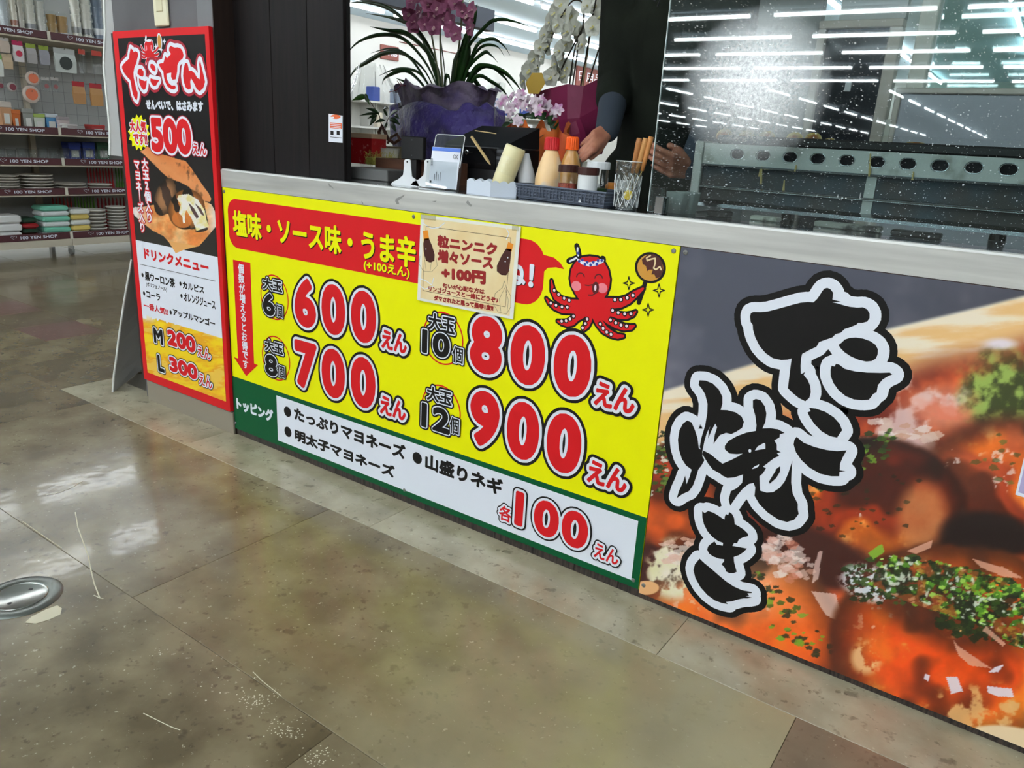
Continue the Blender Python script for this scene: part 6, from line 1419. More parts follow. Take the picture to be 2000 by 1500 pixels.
def hand(w_, palm, fingers, thumb):
    w_, palm = Vector(w_), Vector(palm); d = (palm - w_).normalized(); side = Vector(fingers['side']).normalized(); nrm = d.cross(side).normalized()
    for k in range(4): s = (k - 1.5) / 1.5; capsule(body, w_ + side * s * .012, palm + side * s * .029, .018, .012)
    for k in range(4):
        s = (k - 1.5) / 1.5; b0 = palm + side * s * .031; l = fingers['len'][k]; c1 = fingers['curl']
        p1 = b0 + (d * math.cos(c1) + nrm * fingers['dir'] * math.sin(c1)) * l * .45; p2 = p1 + (d * math.cos(c1 * 2) + nrm * fingers['dir'] * math.sin(c1 * 2)) * l * .32; p3 = p2 + (d * math.cos(c1 * 2.9) + nrm * fingers['dir'] * math.sin(c1 * 2.9)) * l * .23
        capsule(body, b0, p1, .0088, .0082); capsule(body, p1, p2, .0082, .0076); capsule(body, p2, p3, .0076, .0066)
    tb = w_ + d * .02 + side * thumb['s'] * .024; t1 = tb + (d * .6 + side * thumb['s'] * .75 + nrm * fingers['dir'] * .35).normalized() * .036; t2 = t1 + (d * .85 + side * thumb['s'] * .1 + nrm * fingers['dir'] * .5).normalized() * .032
    capsule(body, tb, t1, .015, .0115); capsule(body, t1, t2, .0115, .009)
hand(wr, hr, dict(side=(.35, -.55, -.75), len=[.058, .066, .062, .05], curl=.7, dir=-1), dict(s=1))
hand(wl, hl, dict(side=(.2, -.5, .8), len=[.06, .074, .078, .07], curl=.5, dir=1), dict(s=1))
fuse(body, 'body', SKIN, t, .0036, 2)
sh = MB()
capsule(sh, (cx, cy, hipz - .05), (cx, cy + .01, 1.15), .150, .150); capsule(sh, (cx, cy + .01, 1.15), (cx, cy + .01, zs - .10), .150, .150)
capsule(sh, tuple(sr + np.array([.03, .0, -.02])), tuple(sl + np.array([-.03, 0, -.02])), .072, .072); capsule(sh, (cx - .08, cy, zs - .16), (cx + .08, cy, zs - .16), .125, .125)
capsule(sh, (cx - .07, cy, hipz + .02), (cx + .07, cy, hipz + .02), .13, .13)
for s, e, w_ in ((sr, er, wr), (sl, el, wl)): capsule(sh, s, e, .076, .062); m_ = e + (w_ - e) * .28; capsule(sh, e, m_, .062, .056)
for k in range(3): m_ = er + (wr - er) * (.12 + .09 * k); m2 = er + (wr - er) * (.14 + .09 * k); capsule(sh, m_, m2, .061 - .002 * k, .061 - .002 * k)
capsule(sh, (cx, cy + .02, zs - .01), (cx, cy + .01, zs + .035), .085, .062)
o = fuse(sh, 'shirt', SHIRT, t, .008, 4)
for e, w_ in ((er, wr), (el, wl)): us = MB(); capsule(us, e, w_ - (w_ - e) * .02, .05, .036); fuse(us, 'undersleeve', SLEEVE, t, .006, 2)
tr = MB()
capsule(tr, (cx - .06, cy, hipz - .02), (cx + .06, cy, hipz - .02), .12, .12)
for sx in (-1, 1): capsule(tr, (cx + sx * .09, cy, hipz - .04), (cx + sx * .10, cy - .01, .52), .10, .075); capsule(tr, (cx + sx * .10, cy - .01, .52), (cx + sx * .10, cy + .02, .10), .073, .062)
fuse(tr, 'trousers', TROU, t, .01, 3)
hr_ = MB(); elli(hr_, hc + Vector((0, .018, .028)), .104, (.83, .97, 1.15)); fuse(hr_, 'hair', HAIR, t, .008, 1)
for sx in (-1, 1):
    MB().sphere(tuple(hc + Vector((sx * .033, -.091, 0.012))), .011, 10, 8).build('eye', WPL, t, smooth=True); MB().sphere(tuple(hc + Vector((sx * .033, -.100, 0.012))), .0055, 8, 6).build('pupil', BLK, t, smooth=True)
    MB().bbox(cx - .01 + sx * .10 - .05, cx - .01 + sx * .10 + .06, cy - .19, cy + .08, 0.0, .06, .02).build('shoe', BLK, t)
MB().tube([(cx - .02, cy - .153, zs - .06), (cx, cy - .158, zs - .075), (cx + .02, cy - .158, zs - .06), (cx + .01, cy - .158, zs - .09)], .003, 5).build('chest_emblem', BLK, t)

# ------------------------------------------------------------------ kitchen behind the griddle
YK = 1.9
CRM = mat('frame_cream', (206, 196, 182), 0.5); DKG = mat('dark_glass', (34, 36, 42), 0.2, coat=.3); GRW = mat('kitchen_grey', (148, 148, 146), 0.6)
def K(px, py, y=YK): p = P(px, py, 1, y); return p[0], p[2]
t = thing('kitchen_partition', 'grey kitchen partition with a cream-framed dark window beyond the griddle', 'partition', (1.45, YK, 0))
x0, x1 = K(1470, 100)[0], K(1795, 100)[0]; wx0, wx1 = K(1600, 150)[0], K(1722, 150)[0]; wz = K(1650, 56)[1]
fz = K(1650, 40)[1]
MB().box(x0 - .5, wx0 - .03, YK, YK + .05, 0, fz + .5).build('grey_panel', GRW, t)
MB().box(wx0, wx1, YK + .02, YK + .04, .4, wz).build('dark_window', DKG, t)
for a, b, z0, z1 in ((wx0 - .03, wx0, 0, wz), (wx1, wx1 + .045, 0, wz), (wx0 - .03, wx1 + .045, wz, fz)): MB().bbox(a, b, YK - .015, YK + .05, z0, z1, .003).build('frame_member', CRM, t)
MB().box(wx0 + .04, wx1 + .045, YK, YK + .05, fz + .001, fz + .6).build('upper_panel', mat('panel_pale', (190, 192, 188), 0.6), t)
sw = K(1655, 165); MB().bbox(sw[0] - .012, sw[0] + .012, YK + .012, YK + .0199, sw[1] - .025, sw[1] + .02, .002).build('switch', WPL, t)
px0, pz0 = K(1430, 125); px1, pz1 = K(1600, 158)
MB().box(px0, px1 - .03, YK - .006, YK - .0005, pz1 - .02, K(1500, 124)[1]).build('notice_panel', mat('notice_pale', (200, 190, 196), 0.6), t)
mb = MB(); mb.use(mat('notice_red', (186, 60, 90), 0.6)); zc_ = K(1500, 140)[1]; pen(mb, [(px0 + .03 + .012 * k, zc_ + .01 * (-1) ** k) for k in range(12)], .002, YK - .0065); pen(mb, [(px0 + .03 + .012 * k, zc_ - .035 + .008 * (-1) ** k) for k in range(12)], .002, YK - .0065); mb.build('notice_marks', parent=t)
mb = MB(); mb.lathe((px0 + .015, YK - .0066, zc_), [(.010, 0), (.010, .001)], 16, axis=(0, -1, 0)); mb.build('green_mark', LEAFD, t)
t = thing('cream_post', 'cream steel post standing right of the dark framed window', 'post', (1.72, YK - .1, 0))
a, b = K(1787, 80, YK - .1)[0], K(1822, 80, YK - .1)[0]; MB().bbox(a, b, YK - .1, YK - .04, 0, 2.35, .004).build('post', mat('post_cream', (216, 214, 200), 0.45), t)
t = thing('white_cabinet', 'pale grey kitchen cabinet with a cream rim behind the griddle right side', 'cabinet', (2.0, YK - .35, 0))
YQ = YK - .35; a = K(1752, 230, YQ)[0]; z1 = K(1860, 172, YQ)[1]
MB().bbox(a, 3.1, YQ, YQ + .24, 0, z1 - .02, .004).build('body', mat('cabinet_grey', (170, 170, 176), 0.3, coat=.3), t); MB().bbox(a - .02, 3.1, YQ - .008, YQ + .24, z1 - .019, z1, .003).build('rim', CRM, t)
MB().bbox(a - .02, a, YQ - .006, YQ + .24, 0, z1 - .02, .003).build('side_frame', CRM, t)
t = thing('vertical_sign', 'pale strip label on the cabinet side frame', 'label', (1.6, YQ, 1.1)); q = K(1733, 250, YQ - .009); MB().bbox(q[0] - .008, q[0] + .010, YQ - .011, YQ - .0085, q[1] - .05, q[1] + .03, .001).build('strip', mat('strip_pale', (200, 196, 180), 0.5), t)
t = thing('glass_partition', 'tall glass partition above the kitchen cabinet', 'partition', (2.1, YK + .2, 1.0)); MB().box(1.74, 3.1, YK + .2, YK + .206, z1 - .4, 2.33).build('pane', sheet_mat('partition_glass', (220, 238, 236), .05, .02), t)
MB().box(1.74, 3.1, YK + .19, YK + .215, z1 - .42, z1 - .4).build('bottom_rail', CHROME, t)

# ------------------------------------------------------------------ shop interior far behind
def XP(px, py, x): return P(px, py, 0, x)
HX = -3.4
p1 = XP(965, 62, HX); p2 = XP(965, 20, HX)
t = thing('hanging_sign', 'large dark grey hanging sign box below the shop ceiling', 'sign', (HX, p1[1], p1[2]))
MB().bbox(HX - .12, HX, p1[1] - 4.2, p1[1], p1[2], p2[2], .004).build('sign_box', mat('sign_slate', (58, 64, 76), 0.5), t)
for dy in (-.4, -2.2, -3.9): MB().tube([(HX - .06, p1[1] + dy, p2[2]), (HX - .06, p1[1] + dy, CEIL)], .004, 6).build('hanger_wire', CHROME, t)
WX = -9.46
SGB = mat('sign_brown', (128, 62, 50), 0.5)
def wall_sign(label, px0, py0, px1, py1, text, x=WX):
    a = XP(px0, py0, x); b = XP(px1, py1, x); t = thing('aisle_sign', label, 'sign', (x, a[1], b[2])); MB().bbox(x - .04, x, a[1], b[1], b[2], a[2], .004).build('board', SGB, t)
    if text:
        v, tr_, e = glyph(text); mn = v.min(0); sp = np.ptp(v, axis=0); w_ = b[1] - a[1]; h_ = a[2] - b[2]; mb = MB()
        mb.add([(x + .003, a[1] + w_ * (.08 + .84 * (p[0] - mn[0]) / sp[0]), b[2] + h_ * (.28 + .5 * (p[1] - mn[1]) / sp[1])) for p in v], tr_); mb.build('lettering', WHITE, t)
wall_sign('wide brown aisle sign for kitchen goods behind the pink orchid', 782, 82, 912, 108, 'キッチン用品')
wall_sign('small brown aisle sign left of the kitchen goods sign', 745, 86, 779, 120, '食器')
wall_sign('brown sign half hidden behind the white orchid and the cook', 1128, 128, 1176, 178, '日用品')
FW = mat('fixture_white', (214, 214, 208), 0.5)
R = random.Random(21)
for k, (px, py) in enumerate(((676, 125), (742, 118), (925, 110), (1010, 125), (1095, 135))):
    a = XP(px, py, -8.2); y0 = 7.2 + 2.03 * k; a[2] = min(a[2], 2.4); t = thing('display_shelf', 'white shelf unit along the far shop wall, %s from the left' % ('first', 'second', 'third', 'fourth', 'fifth')[k], 'shelf', (-8.4, y0, 0), 'shelf units along the far wall')
    MB().box(-8.9, -8.85, y0, y0 + 2.0, 0, a[2]).build('back_panel', FW, t)
    for z in (.3, .75, 1.2, 1.65): MB().box(-8.849, -8.3, y0, y0 + 2.0, z, z + .03).build('shelf', FW, t)
    for yy in (y0, y0 + 1.97): MB().box(-8.849, -8.5, yy, yy + .03, 0, a[2] - .02).build('upright', FW, t)
cols = [(200, 70, 50), (50, 70, 140), (220, 210, 190), (170, 190, 90), (190, 150, 110), (230, 230, 230), (120, 130, 150)]
gm = [mat('goods_%d' % i, c, 0.5) for i, c in enumerate(cols)]
nm_ = ['red', 'navy', 'cream', 'green', 'tan', 'white', 'slate']
OR2 = ('first', 'second', 'third', 'fourth', 'fifth', 'sixth', 'seventh', 'eighth', 'ninth', 'tenth', 'eleventh', 'twelfth')
y_ = XP(676, 120, -8.45)[1]
for k in range(24):
    lv = k % 2; z0 = (1.6801, 1.2301)[lv]; ci = R.randrange(7); h_ = R.uniform(.18, .36); w_ = R.uniform(.12, .24)
    if lv == 0: y_ += .62
    yb_ = y_ + (.1 if lv else 0)
    q = thing('goods_box', '%s goods box, %s from the left on the %s board of the far wall shelves' % (nm_[ci], OR2[k // 2], 'lower' if lv else 'upper'), 'box', (-8.5, yb_, z0), 'goods on the far wall shelves'); MB().bbox(-8.6, -8.4, yb_, yb_ + w_, z0, z0 + h_, .01).build('carton', gm[ci], q)

# ------------------------------------------------------------------ 100 yen shelving on the left
GXX = -4.2; GB = GXX - .50; GY0, GY1 = -.6, 3.8
SHM = mat('shelf_cream', (206, 196, 176), 0.45); RAIL = mat('rail_maroon', (84, 40, 46), 0.4, coat=.2); GAP = mat('rail_joint', (222, 216, 200), 0.4)
t0 = thing('shelf_unit', 'tall cream shop shelving on castors with maroon 100 YEN SHOP price rails', 'shelf', (GXX, 1.5, 0))
def zz(px, py): return float(P(px, py, 0, GXX)[2])
rails = [(zz(40, 54), zz(40, 69)), (zz(100, 249), zz(100, 262.5)), (zz(100, 309), zz(100, 322.5)), (zz(100, 368), zz(100, 380.5)), (zz(100, 455), zz(100, 468))]
seam = [P(92, 70, 0, GXX)[1], P(110, 258, 0, GXX)[1], P(123, 318, 0, GXX)[1], P(130, 376, 0, GXX)[1], P(150, 462, 0, GXX)[1]]
ys_ = sum(seam) / 5
MB().box(GB - .02, GB, GY0, GY1, .1, 2.2).build('back_panel', mat('peg_back', (178, 180, 178), 0.5), t0)
for y in (GY0, ys_ - .75, ys_, ys_ + .9, GY1 - .04): MB().box(GB, GB + .04, y - .02, y + .02, .1, 2.2).build('upright', SHM, t0)
for k, (zt3, zb3) in enumerate(rails):
    MB().box(GB + .001, GXX - .006, GY0, GY1, zb3 - .012, zb3 + .008).build('shelf_board', SHM, t0)
    for (a, b) in ((GY0, ys_ - .012), (ys_ + .012, GY1)):
        rl = MB().bbox(GXX - .005, GXX + .003, a, b, zb3, zt3, .002).build('price_rail', RAIL, t0)
        y = a + .06 if a > 0 else ys_ - .012 - .50 * 4
        v, tr_, e = glyph('100 YEN SHOP'); mn = v.min(0); sp = np.ptp(v, axis=0); h_ = (zt3 - zb3) * .42; w_ = .27
        zc_ = (zt3 + zb3) / 2
        while y + w_ < b:
            if y > GY0 + .05:
                mb = MB(); pts = [((p[0] - mn[0]) / sp[0] * w_, (p[1] - mn[1]) / sp[1] * h_) for p in v]
                mb.add([(GXX + .0036, y + .13 + p[0], zc_ - h_ / 2 + p[1]) for p in pts], tr_)
                for e_ in e:
                    (a1, b1), (a2, b2) = pts[e_[0]], pts[e_[1]]; l = math.hypot(a2 - a1, b2 - b1) or 1; n1, n2 = -(b2 - b1) / l * .0011, (a2 - a1) / l * .0011
                    mb.add([(GXX + .0038, y + .13 + a1 + n1, zc_ - h_ / 2 + b1 + n2), (GXX + .0038, y + .13 + a1 - n1, zc_ - h_ / 2 + b1 - n2), (GXX + .0038, y + .13 + a2 - n1, zc_ - h_ / 2 + b2 - n2), (GXX + .0038, y + .13 + a2 + n1, zc_ - h_ / 2 + b2 + n2)], [(0, 1, 2, 3)])
                # little open heart-shaped bird mark
                hp = [(.085, -.010), (.066, .004), (.062, .012), (.070, .017), (.080, .010), (.092, .016), (.104, .012), (.100, .002), (.088, .004)]
                for p_, q_ in zip(hp, hp[1:]): mb.tube([(GXX + .0036, y + p_[0], zc_ + p_[1]), (GXX + .0036, y + q_[0], zc_ + q_[1])], .0012, 4, cap=False)
                mb.build('lettering', WHITE, rl)
            y += .50
    MB().box(GXX - .004, GXX + .002, ys_ - .011, ys_ + .011, zb3 - .004, zt3 + .004).build('rail_joint', GAP, t0)
zbase = rails[4][1]
MB().box(GB, GXX - .004, GY0, GY1, .085, zbase - .002).build('base_deck', SHM, t0); MB().bbox(GXX - .003, GXX + .001, GY0, ys_ - .002, .083, zbase - .003, .001).build('kick_panel', SHM, t0); MB().bbox(GXX - .003, GXX + .001, ys_ + .002, GY1, .083, zbase - .003, .001).build('kick_panel', SHM, t0)
for y in (GY0 + .1, ys_ + .01, GY1 - .1):
    cs2 = MB().box(GXX - .07, GXX - .03, y - .015, y + .015, .055, .085).build('castor', CHROME, t0); MB().lathe((GXX - .05, y - .012, .032), [(.031, 0), (.031, .024)], 18, axis=(0, 1, 0)).build('wheel', mat('wheel_clear', (130, 130, 126), 0.3), cs2)
    MB().box(GB + .1, GB + .14, y - .015, y + .015, 0, .085).build('castor', CHROME, t0)
# wire grid between first and second boards
grid = MB()
za, zb4 = rails[1][0] + .02, rails[0][1] - .02
for k in range(36): y = GY0 + .3 + k * .09; grid.box(GB + .045, GB + .048, y, y + .003, za, zb4)
for k in range(8): z = za + k * (zb4 - za) / 7; grid.box(GB + .0481, GB + .051, GY0, GY1, z, z + .003)
o = grid.build('wire_grid', mat('wire_grey', (140, 140, 140), 0.4), t0); o['kind'] = 'stuff'
def G_(px, py, x=GXX - .06): p = P(px, py, 0, x); return p[1], p[2]
CLP = sheet_mat('clear_pack', (248, 250, 250), .03, .1, bump=(20, .5, .01), fres=1.3)
PAL = {}
def pm(c): 
    if c not in PAL: PAL[c] = mat('pack_%d_%d_%d' % c, c, 0.45)
    return PAL[c]
def shelf_thing(kind, label, cat, px0, px1, board, h_px, c, group=None, xo=.06, n=1, c2=None):
    "stack, cup tower, towel pile ... standing on board number"
    zb5 = rails[board][1] + .0085; x = GXX - xo
    ymid, z1 = G_((px0 + px1) / 2, h_px, x); ya, yb = G_(px0, h_px, x)[0], G_(px1, h_px, x)[0]; r = (yb - ya) / 2; ym = (ya + yb) / 2; H = max(z1 - zb5, .02)
    t = thing(kind, label, cat, (x - r, ym, zb5), group)
    if kind == 'cup_tower':
        k = max(2, int(H / .05)); 
        for i in range(k): MB().lathe((x - r, ym, zb5 + H * i / k), [(r * .78, 0), (r, H / k * .85), (r * 1.03, H / k * .92), (r, H / k * .99)], 16).build('cup', pm(c), t, smooth=False)
        if c2: MB().lathe((x - r, ym, zb5 + H * .2), [(r * 1.045, 0), (r * 1.045, H * .12)], 16, cap=False).build('label_band', pm(c2), t)
        MB().lathe((x - r, ym, zb5), [(r * 1.08, 0), (r * 1.08, H * 1.05), (r * .6, H * 1.15)], 16, cap=False).build('clear_bag', CLP, t, smooth=True)
    elif kind == 'plate_stack':
        for i in range(n): MB().lathe((x - r, ym, zb5 + H * i / n), [(r * .5, 0), (r * .97, H / n * .6), (r, H / n * .8), (r * .99, H / n * .97), (r * .6, H / n * .4)], 28).build('plate', pm(c), t, smooth=False)
    elif kind == 'bowl_row':
        MB().lathe((x - r, ym, zb5), [(r * .55, 0), (r * .9, H * .4), (r, H), (r * .95, H), (r * .8, H * .4), (r * .4, .004)], 24, cap=False).build('bowl', CLP if c == (0, 0, 0) else pm(c), t, smooth=True)
    elif kind == 'towel_pile':
        for i in range(n):
            o_ = R.uniform(-.01, .01); MB().bbox(x - .18, x + o_, ya + R.uniform(0, .006), yb - R.uniform(0, .006), zb5 + H * i / n, zb5 + H * (i + .94) / n, min(.012, H / n * .35)).build('towel', pm(c if (i % 2 == 0 or not c2) else c2), t)
    elif kind == 'brush_row':
        for i in range(n):
            yy = ya + (yb - ya) * (i + .5) / n; MB().lathe((x - .01, yy, zb5), [((yb - ya) / n * .42, 0), ((yb - ya) / n * .42, H * .3), ((yb - ya) / n * .2, H * .45), ((yb - ya) / n * .28, H * .8), ((yb - ya) / n * .12, H)], 8).build('handle', pm(c), t)
    elif kind == 'tub':
        MB().loft([[(x - .10, ya + .01, zb5), (x, ya + .01, zb5), (x, yb - .01, zb5), (x - .10, yb - .01, zb5)], [(x - .11, ya, zb5 + H * .8), (x + .005, ya, zb5 + H * .8), (x + .005, yb, zb5 + H * .8), (x - .11, yb, zb5 + H * .8)]]).build('tub', CLP if not c2 else pm(c2), t)
        MB().bbox(x - .115, x + .008, ya - .002, yb + .002, zb5 + H * .8, zb5 + H, .004).build('lid', pm(c), t); MB().box(x + .002, x + .006, ya + .02, yb - .02, zb5 + H * .25, zb5 + H * .6).build('label', pm((226, 226, 220)), t)
    return t
def hang(label, px0, py0, px1, py1, head, c, blob_c=None, cat='package', group=None, xo=.05, oval=False):
    x = GXX - xo; a = G_(px0, py0, x); b = G_(px1, py1, x); t = thing('hanging_pack', label, cat, (x, (a[0] + b[0]) / 2, b[1]), group)
    w_ = b[0] - a[0]; h_ = a[1] - b[1]; zh_ = a[1] - h_ * .22
    if oval:
        MB().lathe((x - .02, (a[0] + b[0]) / 2, (a[1] + b[1]) / 2), [(w_ * .5, 0), (w_ * .5, .012), (w_ * .4, .02)], 24, axis=(1, 0, 0)).build('container', pm(c), t, smooth=False)
        MB().lathe((x + .0, (a[0] + b[0]) / 2, (a[1] + b[1]) / 2), [(w_ * .34, 0), (w_ * .34, .003)], 24, axis=(1, 0, 0)).build('lid_panel', pm(blob_c), t)
    else:
        MB().bbox(x - .002, x + .002, a[0], b[0], zh_, a[1], .001).build('header_card', pm(head), t)
        MB().loft([[(x - .003, a[0] + .003, zh_), (x + .003, a[0] + .003, zh_), (x + .003, b[0] - .003, zh_), (x - .003, b[0] - .003, zh_)], [(x - .014, a[0], zh_ - h_ * .3), (x + .014, a[0], zh_ - h_ * .3), (x + .014, b[0], zh_ - h_ * .3), (x - .014, b[0], zh_ - h_ * .3)], [(x - .010, a[0] + .004, b[1]), (x + .010, a[0] + .004, b[1]), (x + .010, b[0] - .004, b[1]), (x - .010, b[0] - .004, b[1])]]).build('pouch', pm(c) if c else CLP, t)
        if blob_c: MB().lathe((x + .0141, (a[0] + b[0]) / 2, (zh_ + b[1]) / 2), [(w_ * .3, 0), (w_ * .3, .002)], 20, axis=(1, 0, 0)).build('printed_seal', pm(blob_c), t)
    MB().tube([(GB + .05, (a[0] + b[0]) / 2, a[1] - .006), (x + .01, (a[0] + b[0]) / 2, a[1] - .006), (x + .012, (a[0] + b[0]) / 2, a[1] + .004)], .002, 5).build('peg_hook', CHROME, t)
W1 = (226, 222, 210)
for i, (a, b, h_, c, c2, d) in enumerate(((-4, 14, -12, (190, 196, 200), None, 'blue-grey'), (16, 30, -22, (222, 214, 196), (150, 90, 60), 'brown-labelled cream'), (31, 44, -10, (196, 190, 176), None, 'beige'), (47, 68, -8, W1, (140, 140, 140), 'grey-banded white'), (70, 88, 2, (214, 212, 204), None, 'plain pale'), (94, 112, 28, (176, 142, 92), None, 'caramel left'), (114, 134, 32, (186, 150, 100), (220, 220, 222), 'caramel white-labelled'), (138, 156, -14, W1, (150, 150, 148), 'tall white'), (158, 178, -8, (232, 228, 218), (120, 120, 120), 'white grey-labelled'), (180, 200, -16, (120, 134, 152), (226, 228, 230), 'blue patterned'))):
    shelf_thing('cup_tower', '%s tower of bagged paper cups on the top shelf' % d, 'paper cups', a, b, 0, h_, c, 'paper cup towers on the top shelf', c2=c2)
for (lab, *r) in (('white soap pouch with a magenta header and red oval print', 22, 78, 48, 122, (190, 30, 90), (226, 222, 224), (200, 50, 80)), ('grey pouch with a lime green header, left one', 49, 84, 73, 125, (150, 170, 60), (176, 172, 172)), ('grey pouch with a lime green header, right one', 74, 88, 98, 128, (150, 170, 60), (160, 160, 168)),
    ('clear pack of round black scoops on a white card', 103, 92, 150, 144, (186, 190, 188), (206, 212, 208), (52, 60, 56)), ('clear pouch with an orange-red header left of the sheet', 152, 95, 170, 144, (196, 70, 50), None), ('clear pouch with an orange-red header at the sheet edge', 178, 98, 202, 146, (200, 66, 50), None),
    ('white card sleeve at the far left of the hooks', -4, 72, 20, 104, (196, 190, 186), (206, 190, 176)), ('tan paper pack hanging under the white sleeve', 2, 104, 26, 136, (200, 180, 150), (204, 180, 150)), ('green and white pouch at the left picture edge', -8, 106, 8, 150, (120, 170, 80), (222, 226, 220)),
    ('tan snack-shaped pouch with a red header, left', 140, 158, 168, 204, (176, 30, 40), (190, 140, 90)), ('tan snack-shaped pouch with a red header, right', 174, 162, 202, 208, (176, 30, 40), (196, 146, 90)),
    ('small clear blister pair above the wire grid', 80, 150, 98, 180, (180, 176, 172), None, (150, 90, 90)), ('small clear blister beside the wire grid', 98, 150, 116, 182, (180, 176, 172), None, (150, 90, 90))):
    hang(lab, *r) 
for lab, x0_, y0_, x1_, y1_ in (('oval orange-lidded food container, upper one', 50, 142, 80, 164), ('oval orange-lidded food container, lower one', 44, 176, 80, 192)): hang(lab, x0_, y0_, x1_, y1_, None, (206, 190, 180), (226, 120, 84), 'container', oval=True)
for lab, x0_, y0_, x1_, y1_ in (('round wine-red lidded container at the left edge', -6, 156, 10, 178), ('round wine-red lidded container right of the first', 14, 158, 36, 182)): hang(lab, x0_, y0_, x1_, y1_, None, (180, 172, 168), (130, 56, 70), 'container', oval=True)
for lab, a, b, h_, c, c2 in (('stack of orange-banded clear tubs', -2, 20, 198, (206, 196, 186), (200, 150, 110)), ('orange boxed tub on the second shelf', 21, 38, 214, (206, 110, 50), (206, 110, 50)), ('grey stacked tubs on the second shelf', 42, 63, 212, (150, 152, 146), (150, 152, 146)), ('green-striped cup pack on the second shelf', 64, 86, 222, (160, 180, 90), (214, 220, 206)), ('blue-striped cup pack on the second shelf', 88, 111, 222, (206, 214, 220), (90, 150, 200)), ('grey flat pack beside the seam', 113, 134, 228, (160, 150, 152), (196, 180, 180)), ('flat white pack lying on the second shelf', 116, 150, 242, (214, 208, 206), (190, 180, 180)), ('red flat pack at the end of the second shelf', 178, 204, 244, (190, 60, 56), (170, 60, 60))):
    shelf_thing('tub', lab, 'tub', a, b, 1, h_, c, xo=.03 if 'flat' in lab else .07, c2=c2)
for k in range(11): shelf_thing('bowl_row', 'clear plastic bowl, %s from the left in the row on the third shelf' % OR2[k], 'bowl', -6 + k * 21, 13 + k * 21, 2, 290 + (k % 2) * 2, (0, 0, 0), 'clear bowls on the third shelf', xo=.03)
for k, c in enumerate(((50, 70, 160), (50, 76, 170), (60, 110, 80))): shelf_thing('tub', ('left blue box at the back of the third shelf', 'right blue box at the back of the third shelf', 'green box at the back of the third shelf')[k], 'box', 132 + k * 28, 156 + k * 28, 2, 278, c, xo=.32, c2=c)
for lab, a, b, h_, n in (('flat stack of cream square plates on the fourth shelf', -4, 45, 343, 7), ('wide stack of white dishes on the fourth shelf', 47, 115, 342, 6), ('low white dish stack right of the seam', 118, 180, 359, 3), ('low white dish stack behind the red board edge', 184, 228, 360, 3)):
    shelf_thing('plate_stack', lab, 'plates', a, b, 3, h_, (214, 208, 198), n=n, xo=.03)
shelf_thing('brush_row', 'row of red-handled brushes standing at the back of the fourth shelf', 'brushes', 168, 222, 3, 328, (176, 26, 36), xo=.3, n=9); shelf_thing('brush_row', 'row of green-handled brushes beside the red ones on the fourth shelf', 'brushes', 224, 246, 3, 328, (70, 120, 40), xo=.3, n=4)
shelf_thing('brush_row', 'row of red-handled brushes at the back of the bottom shelf', 'brushes', 100, 142, 4, 386, (190, 50, 44), xo=.33, n=6); shelf_thing('brush_row', 'row of green-handled brushes at the back of the bottom shelf', 'brushes', 144, 186, 4, 384, (96, 156, 40), xo=.33, n=7); shelf_thing('brush_row', 'right row of dark red brushes at the back of the bottom shelf', 'brushes', 188, 246, 4, 386, (150, 26, 36), xo=.33, n=8)
for lab, a, b, h_, n, c, c2 in (('pile of white wrapped napkins at the left of the bottom shelf', -6, 42, 420, 3, (226, 226, 224), None), ('pile of red and dark green wrapped towels', 43, 76, 426, 4, (160, 30, 36), (30, 60, 44)), ('pile of white-edged pastel dishcloths', 80, 136, 402, 6, (226, 230, 230), (120, 196, 170)), ('lower pile of dishcloths with yellow and pink stripes', 137, 176, 408, 5, (228, 230, 226), (226, 200, 110))):
    shelf_thing('towel_pile', lab, 'cloths', a, b, 4, h_, c, xo=.03, n=n, c2=c2)
for lab, a, b, h_, n in (('stack of white paper bowls on the bottom shelf, left', 174, 214, 410, 7), ('stack of white paper bowls on the bottom shelf, right', 217, 252, 404, 9)): shelf_thing('plate_stack', lab, 'bowls', a, b, 4, h_, (220, 216, 208), n=n, xo=.03)

# floor outlet and scuffs
c = P(38, 1166, 2, 0)
t = thing('floor_outlet', 'round steel floor outlet cover set in the tiles', 'floor outlet', (c[0], c[1], 0))
r_ = float(np.linalg.norm(P(124, 1152, 2, 0)[:2] - c[:2])) ; 
smooth_by_angle(MB().lathe((c[0], c[1], 0.0), [(r_ * .66, .0022), (r_ * .68, .0032), (r_ * .95, .0028), (r_, .0004)], 56, cap=False).build('outer_ring', mat('outlet_steel', (120, 122, 116), 0.3, metal=.8), t), .6)
smooth_by_angle(MB().lathe((c[0], c[1], 0.0), [(r_ * .655, .0030), (r_ * .64, .0036), (r_ * .60, .0016), (.0001, .0012)], 56, cap=False).build('inner_plate', mat('outlet_plate', (190, 190, 184), 0.2, metal=.9), t), .6)
for dx_, dy_ in ((-.012, .03), (.012, -.026)): MB().lathe((c[0] + dx_, c[1] + dy_, .0014), [(.005, 0), (.004, .0006)], 12).build('screw_hole', BLK, t)
SCR2 = mat('chip_pale', (206, 198, 172), 0.7)
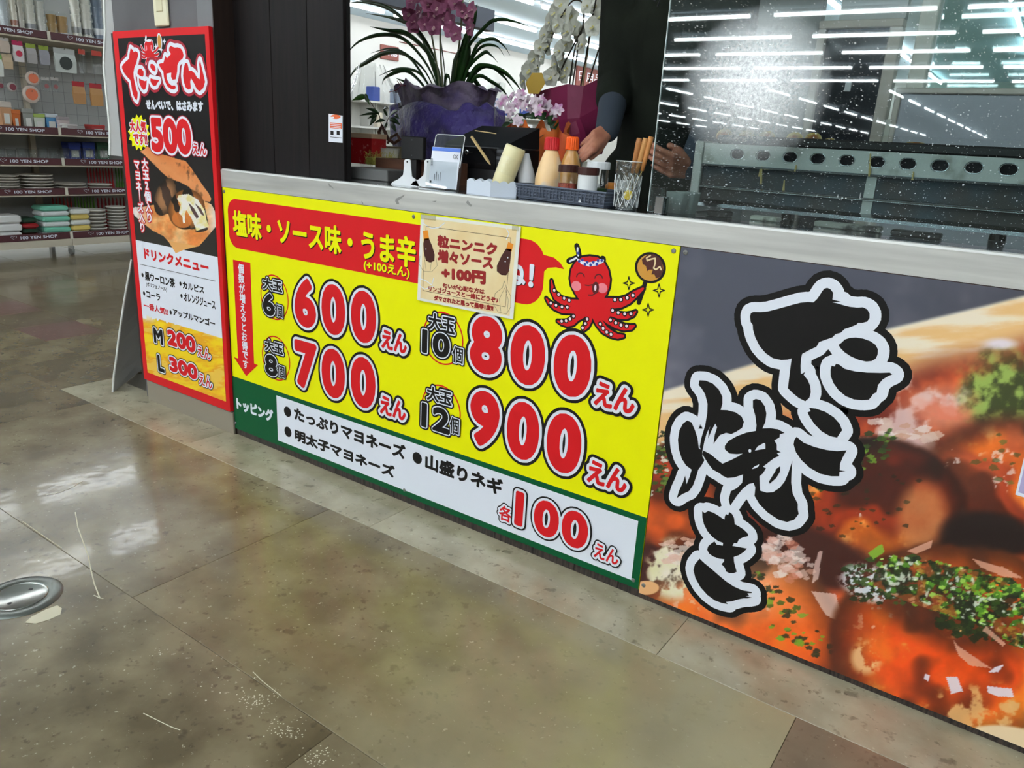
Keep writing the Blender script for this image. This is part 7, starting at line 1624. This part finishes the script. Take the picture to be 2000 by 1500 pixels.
def scuff(label, pts, wid=None):
    q = [P(x, y, 2, .0006) for x, y in pts]; t = thing('floor_scratch', label, 'scratch', tuple(q[0])); mb = MB(); n = len(q)
    if wid is None:
        mb.add([tuple(p) for p in q] + [(sum(p[0] for p in q) / n, sum(p[1] for p in q) / n, .0007)], [(i, (i + 1) % n, n) for i in range(n)])
    else:
        for a, b in zip(q, q[1:]):
            d = (b - a)[:2]; l = np.linalg.norm(d); nn = np.array([-d[1], d[0]]) / l * wid; mb.add([(a[0] + nn[0], a[1] + nn[1], .0007), (a[0] - nn[0], a[1] - nn[1], .0007), (b[0] - nn[0], b[1] - nn[1], .0007), (b[0] + nn[0], b[1] + nn[1], .0007)], [(0, 1, 2, 3)])
    mb.build('mark', SCR2, t)
scuff('pale chipped patch beside the floor outlet', [(48, 1216), (62, 1204), (90, 1190), (112, 1182), (121, 1188), (118, 1200), (96, 1210), (70, 1218)])
scuff('long pale scratch ending in a small arrow tip near the outlet', [(147, 1000), (152, 1030), (172, 1085), (178, 1115), (184, 1140), (195, 1168)], .0014); scuff('short pale cross scratch at the arrow tip', [(183, 1162), (195, 1168), (202, 1169)], .0014)
scuff('curved pale scratch on the far floor tiles', [(90, 967), (115, 962), (140, 952), (160, 940)], .0013)
scuff('long thin scratch across the lower left tile', [(280, 1393), (310, 1408), (335, 1420), (352, 1426)], .0009)
scuff('pale worn seam left of the outlet', [(44, 1018), (84, 1046), (120, 1070)], .0012)
scuff('pale scratch along the tile seam in the middle', [(494, 1312), (512, 1330), (550, 1360)], .0009)
def sc_grp(label, pts):
    t = thing('floor_chips', label, 'chips', tuple(P(pts[0][0], pts[0][1], 2, 0))); mb = MB(); RR = random.Random(3)
    for (cx_, cy_, sp_, n) in pts:
        for k in range(n):
            p = P(cx_ + RR.gauss(0, sp_), cy_ + RR.gauss(0, sp_ * .5), 2, 0); s = RR.uniform(.0006, .0022); mb.add([(p[0] + s * math.cos(a_ * 1.57 + k), p[1] + s * math.sin(a_ * 1.57 + k), .0006) for a_ in range(4)], [(0, 1, 2, 3)])
    o = mb.build('chips', SCR2, t); o['kind'] = 'stuff'
sc_grp('scatter of tiny pale chips worn in the front tiles', [(500, 1368, 20, 70), (560, 1425, 22, 60), (625, 1480, 18, 60), (310, 1275, 14, 14), (430, 1330, 60, 30), (700, 1240, 100, 20)])

for o in bpy.data.objects:
    if '_org' in o: del o['_org']
